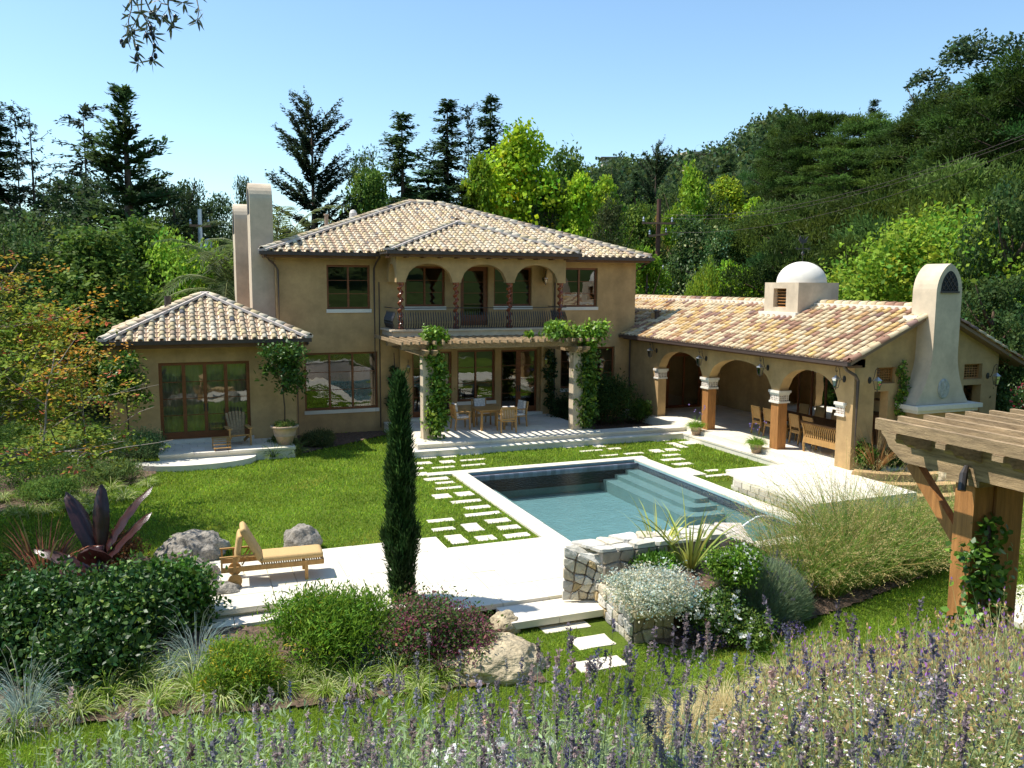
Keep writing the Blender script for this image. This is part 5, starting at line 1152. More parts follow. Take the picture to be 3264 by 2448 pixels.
for i, (az_, b0, b1, L, W, z) in enumerate([(2.7, .3, .75, 1.25, .36, .45), (1.75, .12, .35, 1.1, .26, .55), (.45, .35, .8, 1.35, .36, .5), (.15, .6, .5, 1.1, .45, .45), (3.1, .95, .75, 1.1, .36, .3), (-.1, 1.25, .6, 1.15, .34, .25), (3.5, 1.3, .9, 1.0, .36, .2), (-1.3, .6, 1.1, .85, .5, .45), (5.3, 1.2, 1.2, .9, .36, .2), (-2.0, .9, 1.2, .9, .4, .3)]):
    m_ = big_leaf(L, W, (b0, b1), 0, i); o = m_.build('leaf', M_ban, e, smooth=True); o.rotation_euler.z = az_-YAW; o.location = (0, 0, z)
# flax clumps
tuft(GT(95, 1268, -.45), 'spiky bronze red flax clump at the far left of the bed', .5, .95, (.22, .09, .06), 110, .05, .35, 3, 'flax', 'plant', tilt=.85, part='leaves', alt=(.12, .12, .05), altp=.3)
tuft(GT(372, 1262, -.45), 'bronze flax with arching straw leaves beside the boulders', .3, .6, (.25, .15, .07), 80, .03, 1.2, 4, 'flax', 'plant', tilt=.9, part='leaves')
tuft((17.95, 17.75, 0), 'bronze flax against the pavilion corner pier', .35, .95, (.24, .13, .05), 90, .035, .3, 5, 'flax', 'plant', tilt=.7, part='leaves')
M_rshr = (.13, .06, .025)
shrub(GT(255, 1235, -.45), 'reddish brown airy shrub behind the banana plant', .55, .85, M_rshr, 4000, .05, .03, 6)
# dark green shrub mass left
for i, (x, y, R, H, lb, cl) in enumerate([(90, 1400, 1.0, 1.0, 'dark glossy green shrub at the left edge, under the flax', (.035, .09, .016)), (265, 1395, 1.0, 1.05, 'dark glossy green shrub under the banana plant', (.035, .09, .016)), (385, 1350, .55, 1.0, 'upright bright tipped green shrub beside the terrace steps', (.055, .14, .015)), (-30, 1440, .9, .8, 'dark green shrub cut by the left edge of the view', (.04, .09, .02)), (190, 1460, .9, .7, 'low dark green shrub above the striped grass clumps', (.03, .075, .014))]):
    shrub(GT(x, y, -.5), lb, R, H, cl, 10500, .085, .05, 20+i, m=M_folg, per=7, alt=(.13, .22, .04), altp=.2, sp=.95, nl=13, up=.3, group='dark shrubs left of the terrace')
shrub(GT(200, 1330, -.5), 'silver grey leaved plant in front of the banana stem', .6, .7, (.22, .25, .2), 4000, .045, .02, 31)
shrub(GT(-10, 1290, -.45), 'green leafy bush at the left edge beside the flax', .6, .8, (.06, .12, .02), 4500, .07, .035, 32)
# blue fescue style grasses
for i, (x, y, R, H, lb) in enumerate([(425, 1448, .5, .72, 'blue grey fountain grass beside the yellow green shrub'), (55, 1552, .5, .75, 'blue grey grass clump at the left edge'), (822, 1432, .4, .6, 'blue grey grass clump at the foot of the cypress'), (120, 1300, .4, .5, 'grey green grass tuft beneath the red flax')]):
    tuft(GT(x, y, -.5), lb, R, H, (.27, .33, .30), 420, .009, 1.3, 40+i, 'blue_grass', 'grass clump', 'blue grey grasses', tilt=1.0)
# yellow-green fine shrubs
shrub(GT(715, 1425, -.5), 'tall rounded willow leaved green shrub, larger of the two', .98, 1.05, (.12, .215, .022), 16000, .085, .018, 50, per=12, nl=16, up=.6, alt=(.3, .25, .03), altp=.03, sp=.6)
shrub(GT(520, 1490, -.5), 'lower yellow flecked willow leaved shrub', .66, .66, (.15, .235, .025), 10500, .07, .017, 51, per=12, nl=12, up=.5, alt=(.4, .32, .03), altp=.07, sp=.6)
shrub(GT(930, 1420, -.5), 'magenta flowered salvia shrub right of the cypress', .95, .95, (.075, .12, .03), 8000, .06, .03, 52, flowers=((.30, .06, .14), 2000, .02), per=9, nl=14, sp=.7, alt=(.2, .09, .09), altp=.25)
shrub(GT(1010, 1440, -.5), 'smaller magenta flowered salvia behind the sandstone boulder', .6, .6, (.08, .13, .03), 4500, .05, .025, 53, flowers=((.32, .07, .16), 1200, .02), alt=(.2, .09, .09), altp=.25)
# striped liriope clumps along the bed edge
lir = [(170, 1545), (120, 1520), (232, 1515), (335, 1530), (300, 1480), (250, 1462), (420, 1500), (480, 1520), (600, 1500), (365, 1460), (655, 1470), (705, 1500), (765, 1490), (855, 1475), (950, 1470), (940, 1440), (30, 1590), (545, 1510), (905, 1500), (690, 1455)]
lw_ = ['in front row', 'far left', 'behind', 'largest', 'back row', 'shaded']
def near_name(x): return ('left of the view' if x < 150 else 'below the dark shrubs' if x < 380 else 'under the yellow flecked shrub' if x < 620 else 'below the large willow leaved shrub' if x < 800 else 'left of the sandstone boulder')
protoL = []
for i in range(4):
    q = np.random.RandomState(60+i); n = 230; an = q.rand(n)*6.283; t_ = 1.05*np.sqrt(q.rand(n)); D = np.stack([np.cos(an)*np.sin(t_), np.sin(an)*np.sin(t_), np.cos(t_)], 1)
    c = vary((.22, .32, .045), n, q, .2, .08); s = q.rand(n) < .45; c[s] = vary((.5, .52, .26), s.sum(), q, .12, .05)
    protoL.append(fmesh('blades', [blades(D*[.05, .05, 0], D, .42*np.exp(q.randn(n)*.18), .013, 1.3, c, 5, q)]))
for i, (x, y) in enumerate(sorted(lir)):
    p = GT(x, y, -.55); e = empty('striped_grass_clump', p, i*1.3, 'striped grass clump %s, %s from the left' % (near_name(x), ['first', 'second', 'third', 'fourth', 'fifth', 'sixth', 'seventh', 'eighth', 'ninth', 'tenth', 'eleventh', 'twelfth', 'thirteenth', 'fourteenth', 'fifteenth', 'sixteenth', 'seventeenth', 'eighteenth', 'nineteenth', 'last'][i]), 'grass clump', 'striped grass clumps along the bed edge')
    e.scale = (rnd.uniform(1.0, 1.4),)*3; obj('blades', protoL[i % 4], e, kind='stuff')
for i, (x, y) in enumerate([(205, 1110), (150, 1100), (100, 1110), (60, 1115), (30, 1110), (270, 1080), (320, 1050), (240, 1060), (180, 1085), (5, 1085)]):
    p = GT(x, y, -.35); e = empty('striped_grass_clump', p, i*1.3, 'striped grass clump along the far lawn edge under the maple, %s' % i, 'grass clump', 'grass clumps at the far lawn edge'); e['label'] = 'striped grass clump under the maple by the lawn, %s' % ['beside the flax tips', 'left of centre', 'in the middle of the row', 'near the left end', 'second from the left end', 'near the house end', 'nearest the wing steps', 'behind the front ones', 'in the second row', 'at the left end'][i]
    e.scale = (rnd.uniform(.9, 1.2),)*3; obj('blades', protoL[i % 4], e, kind='stuff')
# perennial bed left
for i, (x, y, R, H, c, lb, fl) in enumerate([(295, 1005, 1.0, 1.1, (.10, .16, .06), 'grey green upright perennials beside the wing terrace', None), (180, 1020, 1.2, 1.0, (.09, .15, .04), 'soft green perennials under the maple', ((.7, .7, .6), 60, .05)), (60, 1050, 1.3, 1.0, (.08, .15, .03), 'green border plants at the far left', None), (240, 1045, .9, .6, (.12, .17, .05), 'low pale green border plants by the lawn', None), (110, 1080, .9, .5, (.12, .2, .04), 'low yellow green border plants by the lawn', None), (330, 980, .6, .9, (.09, .15, .06), 'feathery green plant in front of the topiary pot', ((.75, .75, .65), 20, .05)), (0, 1000, 1.4, 1.4, (.05, .1, .02), 'dark green shrub behind the left border', None), (610, 975, .55, .5, (.10, .13, .04), 'grassy green tuft in front of the terracotta pot', None), (690, 965, .6, .5, (.09, .11, .04), 'low olive plants beside the terracotta pot', ((.4, .2, .12), 20, .04))]):
    shrub(GT(x, y, -.35), lb, R, H, c, 10500, .07, .02, 70+i, per=8, up=.7, flowers=fl, group='border plants')
tuft(GT(590, 990, -.35), 'spiky strap leaved clump left of the terracotta pot', .3, .5, (.10, .16, .04), 160, .02, 1.1, 80, 'strap_leaf_plant', 'plant', tilt=.9)
tuft(GT(640, 985, -.35), 'spiky strap leaved clump in front of the terracotta pot', .3, .5, (.12, .17, .05), 160, .02, 1.1, 81, 'strap_leaf_plant', 'plant', tilt=.9)
for i, (x, y, R, H, lb) in enumerate([(740, 920, .9, 1.7, 'dark shaded shrub between the side wing and the cypress'), (690, 930, .6, 1.0, 'low dark palm like shrub right of the topiary pot'), (800, 905, .6, 1.0, 'dark shrub at the foot of the downspout')]):
    q_ = G(x, y, -.33); shrub((q_[0], q_[1]+.9, -.4), lb, R, H, (.035, .065, .018), 6000, .12, .035, 90+i, per=9)
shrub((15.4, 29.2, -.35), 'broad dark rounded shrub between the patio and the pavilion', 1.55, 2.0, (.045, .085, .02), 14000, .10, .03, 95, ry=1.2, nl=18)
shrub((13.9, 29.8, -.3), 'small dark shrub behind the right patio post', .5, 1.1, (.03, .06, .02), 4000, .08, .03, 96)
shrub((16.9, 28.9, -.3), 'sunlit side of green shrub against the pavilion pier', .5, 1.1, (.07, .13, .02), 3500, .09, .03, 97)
# ---------------------------------------------------------------- raised stone planter by the pool
rw = empty('stone_planter', label='raised dry stone planter wall at the near end of the pool', cat='planter wall')
A0, B0, C0, D0 = np.array([6.08, 12.94]), np.array([6.67, 12.83]), np.array([6.6, 11.35]), np.array([7.32, 11.28])
top = [(6.13, 13.0, .65), (6.45, 13.22, .66), (9.2, 13.2, .65), (9.38, 12.5, .62), (9.9, 12.75, .3), (10.6, 14.0, -.02), (11.0, 14.15, -.25), (9.6, 11.9, .3), (7.35, 11.85, .15), (6.75, 12.2, .2)]
m = MB()
def poly_face(mb, P, c=None): mb.add(P, [tuple(range(len(P)))], c)
b = MB(); b.prism([(6.16, 13.02), (6.7, 12.89), (6.72, 12.65), (9.1, 12.60), (9.2, 13.18), (6.3, 13.15)], -.5, .55); b.build('wall_core', M_mortar, rw)
b = MB(); b.prism([(9.1, 12.55), (9.38, 12.4), (10.1, 12.9), (10.7, 14.1), (10.2, 14.3), (9.2, 13.18)], -.5, .28); b.build('wall_core', M_mortar, rw)
b = MB(); b.prism([(6.7, 12.85), (6.66, 11.42), (7.3, 11.34), (7.4, 11.7), (7.0, 12.4)], -.6, -.06); b.build('wall_core', M_mortar, rw)
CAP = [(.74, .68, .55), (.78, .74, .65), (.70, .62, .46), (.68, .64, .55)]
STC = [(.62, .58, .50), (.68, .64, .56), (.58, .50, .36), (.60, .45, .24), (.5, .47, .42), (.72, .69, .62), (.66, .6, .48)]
def stone_face(corner, U, V_, nu_, nv_, th, outn, trim=lambda s, t: True, cap=False, seed=0, tones=STC):
    s1_, s2_ = (.03, .07) if tones is CAP else (.055, .12)
    """irregular stones filling the bilinear patch corner + s*U + t*V"""
    q = random.Random(seed); g = {}
    for j in range(nv_+1):
        for i in range(nu_+1):
            s = i/nu_+(q.uniform(-.28, .28)/nu_ if 0 < i < nu_ else 0); t = j/nv_+(q.uniform(-.28, .28)/nv_ if 0 < j < nv_ else 0); g[i, j] = (s, t)
    for j in range(nv_):
        for i in range(nu_):
            cs = [g[i, j], g[i+1, j], g[i+1, j+1], g[i, j+1]]; cm = (sum(c[0] for c in cs)/4, sum(c[1] for c in cs)/4)
            if not trim(*cm): continue
            P = []; 
            for k in range(4):
                a_, b_ = cs[k], cs[(k+1) % 4]
                for w in (.12, .5, .88):
                    s = a_[0]+(b_[0]-a_[0])*w; t = a_[1]+(b_[1]-a_[1])*w; s += (cm[0]-s)*s1_; t += (cm[1]-t)*s1_; P.append((s, t))
            pr = th*q.uniform(.5, 1.2); n = len(P); on = np.array(outn)
            base_ = [corner(s, t) for s, t in P]; topv = [corner(s+(cm[0]-s)*s2_, t+(cm[1]-t)*s2_)+on*pr*q.uniform(.75, 1.1) for s, t in P]
            cen_ = corner(*cm)+on*pr*1.15
            mb = MB(); mb.add(base_+topv+[cen_], [(k, (k+1) % n, n+(k+1) % n, n+k) for k in range(n)]+[(n+k, n+(k+1) % n, 2*n) for k in range(n)])
            o = mb.build('wall_stone', M_wallst, rw); c = q.choice(tones); f = q.uniform(.85, 1.1); o.color = (c[0]*f, c[1]*f, c[2]*f, 1)
def bil(p00, p10, p11, p01):
    p00, p10, p11, p01 = map(lambda p: np.array(p, float), (p00, p10, p11, p01)); return lambda s, t: p00*(1-s)*(1-t)+p10*s*(1-t)+p11*s*t+p01*(1-s)*t
stone_face(bil((6.08, 12.94, -.34), (6.69, 12.83, -.34), (6.86, 12.62, .2), (6.13, 13.0, .64)), 0, 0, 4, 5, .06, (-.35, -.9, .1), seed=3)
stone_face(bil((6.665, 12.84, -.5), (6.6, 11.36, -.6), (6.62, 11.36, -.03), (6.68, 12.84, .0)), 0, 0, 6, 3, .05, (-1, -.05, .1), seed=5)
stone_face(bil((6.62, 11.36, -.62), (7.32, 11.29, -.62), (7.32, 11.31, -.12), (6.62, 11.38, -.12)), 0, 0, 4, 2, .04, (0, -1, 0), seed=6, tones=[(.42, .33, .22), (.36, .28, .19), (.45, .38, .27)])  # darker tones put the shade of this front face into the stone colour
CAP_ = [(.74, .68, .55), (.78, .74, .65), (.70, .62, .46), (.68, .64, .55)]
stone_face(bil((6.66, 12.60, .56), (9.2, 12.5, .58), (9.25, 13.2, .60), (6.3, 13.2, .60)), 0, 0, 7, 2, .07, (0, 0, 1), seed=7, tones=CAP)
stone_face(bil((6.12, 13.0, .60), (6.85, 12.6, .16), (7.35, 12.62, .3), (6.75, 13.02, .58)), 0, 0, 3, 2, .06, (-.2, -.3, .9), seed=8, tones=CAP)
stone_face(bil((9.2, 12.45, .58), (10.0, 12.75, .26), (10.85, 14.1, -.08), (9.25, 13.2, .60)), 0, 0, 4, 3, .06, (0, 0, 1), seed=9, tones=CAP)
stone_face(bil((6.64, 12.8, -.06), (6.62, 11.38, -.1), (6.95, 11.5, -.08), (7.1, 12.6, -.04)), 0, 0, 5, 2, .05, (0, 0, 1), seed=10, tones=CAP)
stone_face(bil((6.7, 12.60, -.1), (9.1, 12.54, -.1), (9.1, 12.56, .58), (6.7, 12.62, .56)), 0, 0, 7, 3, .04, (0, -1, 0), seed=12, tones=[(.4, .34, .26), (.34, .28, .2)])  # dark tones paint the shade inside the planter onto its stones
b = MB(); b.box(6.6, 7.45, 11.26, 11.75, -.115, -.02); o = b.build('capstone', M_stone, rw); o.color = (.8, .72, .55, 1)
b = MB(); b.prism([(6.95, 11.5), (9.5, 11.5), (10.2, 13.2), (9.1, 12.53), (7.0, 12.55)], -.5, .1); b.build('soil', M_mulch, rw)
# plants in the planter
def on(x, y, z): p = G(x, y, z); return (p[0], p[1], z)
tuft(on(1490, 1232, .1), 'yellow striped flax with stiff leaves in the stone planter', .25, .95, (.38, .40, .10), 40, .05, .35, 101, 'striped_flax', 'plant', tilt=.75, part='leaves', alt=(.2, .28, .06), altp=.3)
tuft(on(1420, 1210, .2), 'second yellow flax clump at the pool side of the planter', .2, .8, (.36, .38, .1), 22, .05, .35, 102, 'striped_flax', 'plant', tilt=.7, part='leaves')
shrub(on(1410, 1235, .15), 'green succulent rosettes on the stone planter', .5, .36, (.10, .21, .02), 3500, .09, .03, 103, m=M_folg, nl=8, per=12, sp=.4, up=1)
shrub(on(1405, 1315, .0), 'silver white leaved bush spilling over the planter', .80, .62, (.52, .53, .46), 15000, .04, .022, 104, per=10, nl=16, alt=(.30, .34, .25), altp=.35, sp=.6, flowers=((.7, .66, .45), 260, .03))
shrub(on(1590, 1260, .2), 'green bush with small white flowers behind the lavender', .55, .65, (.10, .19, .02), 6000, .05, .03, 105, flowers=((.85, .85, .78), 70, .05))
shrub(GT(1545, 1370, -.5), 'white rose bush in full bloom in the planter bed', .62, .75, (.07, .14, .02), 10500, .05, .032, 106, flowers=((.88, .87, .82), 110, .085), m=M_folg, alt=(.16, .2, .05), altp=.1)
shrub(GT(1600, 1385, -.5), 'low green rose foliage with scattered white blooms', .6, .45, (.10, .16, .03), 5000, .05, .03, 107, flowers=((.86, .85, .78), 60, .065))
shrub(GT(1530, 1385, -.5), 'low purple flowered edging plant beneath the roses', .45, .3, (.10, .09, .10), 3500, .04, .02, 108, flowers=((.20, .13, .40), 500, .02))
shrub(GT(1690, 1362, -.5), 'low violet catmint at the right corner of the rose bed', .45, .25, (.10, .1, .07), 2800, .035, .015, 109, flowers=((.22, .15, .42), 500, .02))
def lavbush():
    p = GT(1658, 1345, -.5); e = empty('lavender_bush', (p[0], p[1]+.35, p[2]), 0, 'large dense grey green lavender bush with dark spikes', 'shrub'); q = np.random.RandomState(7); n = 110500
    an = q.rand(n)*6.283; ph = np.arccos(q.rand(n)*.98); r = q.uniform(.45, 1, n)**.5
    out = np.stack([np.cos(an)*np.sin(ph), np.sin(an)*np.sin(ph), np.cos(ph)], 1); P = out*[.98, .75, .86]*r[:, None]; P[:, 2] += .05
    D = nrm(out*[.9, .9, .6]+[0, 0, .9]+q.randn(n, 3)*.22)
    obj('foliage', fmesh('foliage', [blades(P, D, .13*np.exp(q.randn(n)*.25), .008, .3, vary((.21, .27, .16), n, q, .25, .08), 2, q)]), e)
    k = q.choice(n, 420); P2 = P[k]*1.02; D2 = nrm(D[k]+[0, 0, .3]+q.randn(420, 3)*.1); k2 = P2[:, 2] > .3; P2 = P2[k2]; D2 = D2[k2]; m_ = len(P2)
    st = blades(P2, D2, .3, .005, .2, vary((.17, .2, .12), m_, q, .2, .05), 3, q); tip = P2+D2*.29
    hd = [leaves(tip+D2*w*.014+q.randn(m_, 3)*.002, D2+q.randn(m_, 3)*.4, q.randn(m_, 3), .022, .012, vary((.09, .07, .13), m_, q, .25, .1)) for w in range(7)]
    obj('flower_spikes', fmesh('flower_spikes', [st]+hd), e, kind='stuff')
lavbush()
# restios / reeds
def reeds(x, y, label, R, H, seed, n=900, lean=.3):
    p = GT(x, y, -.5); e = empty('reed_clump', (p[0], p[1]+.3, p[2]), 0, label, 'reeds', 'tall straw tipped reeds right of the pool'); q = np.random.RandomState(seed)
    an = q.rand(n)*6.283; t_ = .78*np.sqrt(q.rand(n)); sub = q.randint(0, 9, n); sx = (q.randn(9)*.16)[sub]; sy_ = (q.randn(9)*.12)[sub]; hm = q.uniform(.55, 1.25, 9)[sub]; D = nrm(np.stack([np.cos(an)*np.sin(t_), np.sin(an)*np.sin(t_), np.cos(t_)], 1)+np.stack([sx-.08, sy_, np.zeros(n)], 1)); P = np.stack([np.cos(an), np.sin(an), np.zeros(n)], 1)*(R*.5*np.sqrt(q.rand(n)))[:, None]
    L = H*1.1*hm*np.exp(q.randn(n)*.12); c = vary((.16, .24, .045), n, q, .25, .15); s = q.rand(n) < .18; c[s] = vary((.34, .25, .1), s.sum(), q, .2, .08)
    bl_ = blades(P, D, L, .012, .5, c, 5, q); V = bl_[0].reshape(n, 12, 3); tip = (V[:, 10]+V[:, 11])/2; td = nrm(tip-(V[:, 8]+V[:, 9])/2)
    obj('stems', fmesh('stems', [bl_]), e, kind='stuff'); hp = []
    for w in range(8):
        hp.append(leaves(tip-td*(.016*w)[:, None] if np.ndim(w) else tip-td*.03*w, nrm(td+q.randn(n, 3)*.6), q.randn(n, 3), .042, .008, vary((.50, .38, .17), n, q, .25, .08)))
    obj('seed_heads', fmesh('seed_heads', hp), e, kind='stuff')
for i, (x, y, R, H, lb) in enumerate([(1735, 1285, .8, 1.75, 'leaning reed clump nearest the pool water jet'), (1800, 1290, .8, 1.6, 'reed clump behind the lavender bush'), (1870, 1270, .9, 1.75, 'dense middle reed clump in the right bed'), (1945, 1255, .9, 1.6, 'reed clump in front of the tan curved steps'), (2010, 1240, .85, 1.55, 'reed clump beside the pergola post'), (1840, 1215, .9, 1.55, 'farther reed clump against the white deck'), (1950, 1190, .9, 1.2, 'farther reed clump against the tan wall'), (2110, 1215, .8, 1.4, 'reed clump seen right of the pergola post')]):
    reeds(x, y, lb, R, H, 120+i, 640)
# path light
p = GT(1523, 1388, -.5); e = empty('path_light', p, 0, 'small copper mushroom path light in the rose bed', 'garden light')
b = MB(); b.tube([(0, 0, 0), (0, 0, .42)], .012, 6); b.build('stem', M_gutter, e); b = MB(); b.lathe([(.1, .40), (.1, .415), (.05, .44), (.02, .46), (.02, .48), (0, .485)], 16); b.build('cap', mat('copper', (.30, .14, .09), .5), e)
# terrace right: curved tan walls and rocks
ct = empty('curved_steps', label='curved tan stucco steps and low wall beside the white deck', cat='garden wall')
for k, (r0, r1, z0, z1) in enumerate(((2.2, 2.55, -.5, .1), (2.75, 3.1, -.6, -.06), (3.3, 3.65, -.7, -.22))):
    P = [(19.2+r1*math.cos(t), 19.2+r1*math.sin(t)) for t in np.linspace(3.75, 5.1, 16)]+[(19.2+r0*math.cos(t), 19.2+r0*math.sin(t)) for t in np.linspace(5.1, 3.75, 16)]
    b = MB(); b.prism(P, z0, z1-.0); b.build('step', M_stucco, ct)
rock((18.75, 17.15, .12), 'round tan boulder on the curved wall', .25, .22, .25, 41, M_rock2); rock((19.3, 16.6, -.1), 'second tan boulder below the curved wall', .3, .25, .3, 42, M_rock2)
shrub((17.85, 18.05, 0), 'small green shrub growing against the pavilion corner', .3, .95, (.08, .15, .02), 2500, .06, .04, 140)
# ---------------------------------------------------------------- pots
def pot_mesh(rt, rb, h):
    b = MB(); b.lathe([(0, 0), (rb, 0), (rb+(rt-rb)*.5, h*.45), (rb+(rt-rb)*.55+.02, h*.47), (rb+(rt-rb)*.55+.02, h*.5), (rb+(rt-rb)*.58, h*.52), (rt*.95, h*.86), (rt+.03, h*.88), (rt+.05, h), (rt-.02, h), (rt-.05, h*.9), (0, h*.88)], 28); return b.mesh('pot', M_terr, True)
def topiary(loc, label, plabel, Ht, Rc, zc, seed, base):
    e = empty('potted_tree', loc, 0, label, 'potted tree'); obj('pot', pot_mesh(.40, .22, .62), e); q = np.random.RandomState(seed)
    lob = [(q.uniform(-.7, .7)*Rc, q.uniform(-.5, .5)*Rc, zc+q.uniform(-.75, .8)*Rc*1.3, Rc*.42, Rc*.42, Rc*.42) for _ in range(16)]
    obj('crown', fmesh('crown', [shell_leaves(lob, 2600, .13, .055, base, q, per=7, spread=.9, inner=.1, six=True)], M_folg), e)
    b = MB(); b.tube([(0, 0, .5), (.02, 0, 1.2), (-.03, .02, zc-.5), (0, 0, zc)], [.03, .025, .022, .015], 6)
    for l in lob[:8]: b.tube([(0, 0, zc-.6), ((l[0])*.5, l[1]*.5, (l[2]+zc-.6)/2), l[:3]], [.014, .01, .005], 4)
    b.build('trunk', M_bark, e, smooth=True)
    lob = [(.22*math.cos(i), .22*math.sin(i), .62, .18, .18, .12) for i in range(6)]; obj('groundcover', fmesh('groundcover', [shell_leaves(lob, 2500, .035, .018, (.10, .15, .03), q, per=8)]), e)
topiary((3.05, 27.55, 0), 'tree shaped shrub in a pale terracotta pot right of the french doors', '', 2.6, .62, 2.35, 151, (.06, .125, .015))
q_ = G(285, 955, -.05); topiary((-1.55, 27.9, -.15), 'tree shaped shrub in a pot left of the french doors behind the maple', '', 2.6, .62, 2.3, 152, (.09, .17, .015))
def agap(loc, label, seed):
    e = empty('potted_flowers', loc, 0, label, 'potted plant', 'flower pots on the pavilion step'); obj('pot', pot_mesh(.2, .12, .3), e); q = np.random.RandomState(seed); n = 420
    an = q.rand(n)*6.283; t_ = 1.2*np.sqrt(q.rand(n)); D = np.stack([np.cos(an)*np.sin(t_), np.sin(an)*np.sin(t_), np.cos(t_)], 1)
    obj('blades', fmesh('blades', [blades(D*[.08, .08, 0]+[0, 0, .28], D, .42*np.exp(q.randn(n)*.2), .012, 1.2, vary((.17, .29, .03), n, q, .2, .1), 5, q)]), e, kind='stuff')
    k = 9; an = q.rand(k)*6.283; D = np.stack([np.cos(an)*.35, np.sin(an)*.35, np.ones(k)], 1); P = np.zeros((k, 3))+[0, 0, .3]; L = q.uniform(.5, .85, k); st = blades(P, D, L, .008, .25, (.12, .2, .05), 4, q); V = st[0].reshape(k, 10, 3)[:, 8:].mean(1)
    fl = [leaves(np.repeat(V, 14, 0), q.randn(14*k, 3), q.randn(14*k, 3), .035, .02, vary((.34, .25, .6), 14*k, q, .15, .05))]
    obj('flowers', fmesh('flowers', [st]+fl, M_pink), e, kind='stuff')
agap((17.0, 25.15, -.15), 'pot of strappy leaves with small purple flowers at the patio corner', 161); agap((16.98, 21.75, -.15), 'pot of strappy leaves with tall purple flowers beside the second post', 162)
# ---------------------------------------------------------------- maple on the left
def maple():
    q = np.random.RandomState(9); rr = random.Random(9); base_ = GT(-150, 1110, -.4); base_ = (-6.6, 20.9, float(T(-6.6, 20.9)))
    e = empty('maple_tree', base_, 0, 'orange and green turning maple with spreading branches at the left', 'tree'); b = MB(); segs = []
    def grow(p, d, L, r, lev):
        n = 5; pts = [p]; 
        for k in range(n):
            d = d+np.array([rr.gauss(0, .16), rr.gauss(0, .16), rr.gauss(0, .07)+(.03 if lev < 2 else -.005)]); d = d/np.linalg.norm(d); pts.append(pts[-1]+d*L/n)
        b.tube(pts, np.linspace(r, r*.5, n+1), 6 if lev < 2 else 4, cap=False); segs.append((lev, pts))
        if lev < 4:
            for i in range(3 if lev else 6):
                t = rr.randint(2, n); a_ = rr.uniform(0, 6.28); dd_ = d*.75+np.array([math.cos(a_), math.sin(a_), rr.uniform(-.15, .45)])*.8; grow(pts[t], dd_/np.linalg.norm(dd_), L*rr.uniform(.58, .8), r*.5, lev+1)
    grow(np.array([0, 0, 0.]), np.array([.25, 0, .95]), 1.9, .17, 0)
    for dd_ in ((.25, .1, 1.), (-.1, -.4, 1.), (.5, .1, .95), (.9, -.1, .35), (.9, .3, .35), (.8, .3, .6), (.9, .1, .0), (.5, -.5, .9), (.3, .3, 1.)): grow(np.array([.35, 0, 1.2+rr.random()*.3]), np.array(dd_)/np.linalg.norm(dd_), 3.1, .08, 1)
    b.build('trunk', M_twig, e, smooth=True)
    tips = np.array([pt for lv, ps in segs if lv >= 2 for pt in ps[2:]]); zt = base_[2]+tips[:, 2]; wx = tips+np.array(base_); w = tips[(zt < 7.5) & ~((wx[:, 0] > -1.2) & (wx[:, 1] < 18.8)) & (wx[:, 0] < -1.2)]
    k = q.choice(len(w), 10500); P = w[k]+q.randn(10500, 3)*[.30, .30, .2]; i = np.repeat(np.arange(10500), 8); m_ = len(i)
    hot = (P[:, 2]/7.5+.25*np.sin(P[:, 0]*1.7)+.25*np.sin(P[:, 1]*2.1)+q.randn(10500)*.28); c = vary((.23, .245, .028), 10500, q, .22, .15); s = hot > .92; c[s] = vary((.36, .19, .025), s.sum(), q, .25, .2); s = hot < .35; c[s] = vary((.14, .21, .025), s.sum(), q, .2, .1); s = q.rand(10500) < .06; c[s] = vary((.42, .12, .06), s.sum(), q, .2, .1)
    Pp = P[i]+q.randn(m_, 3)*[.10, .10, .04]; D = nrm(q.randn(m_, 3)*[1, 1, .35]+[0, 0, -.15])
    obj('crown', fmesh('crown', [leaves(Pp, D, np.array([0, 0, 1.])+q.randn(m_, 3)*.45, .095*np.exp(q.randn(m_)*.2), .062, c[i]*np.exp(q.randn(m_, 1)*.15))]), e)
maple()
# ================================================================ patio pergola
pg = empty('patio_pergola', label='weathered wooden pergola with two vine wrapped posts over the patio', cat='pergola')
for x in (7.44, 12.94):
    b = MB(); b.box(x, x+.36, 26.8, 27.16, .001, 2.78); b.build('post', M_stucco2, pg)
for x in (7.36, 7.66, 12.86, 13.16):
    b = MB(); n = 6; P = [(26.25, 2.98), (26.3, 2.9), (26.42, 2.88), (26.5, 2.8), (30.78, 2.8), (30.78, 3.0), (26.25, 3.0)]
    V = [(x, y, z) for y, z in P]+[(x+.15, y, z) for y, z in P]; n = len(P); b.add(V, [tuple(range(n))[::-1], tuple(range(n, 2*n))]+[(i, (i+1) % n, n+(i+1) % n, n+i) for i in range(n)]); b.build('cross_beam', M_grey, pg)
for y in (26.86, 28.9): b = MB(); b.box(6.75, 13.85, y, y+.16, 3.003, 3.19); b.build('main_beam', M_grey, pg)
for i in range(27): b = MB(); x = 6.62+i*.277; b.box(x, x+.06, 26.35+rnd.uniform(-.03, .03), 30.5, 3.193, 3.30); b.build('rafter', M_grey, pg)
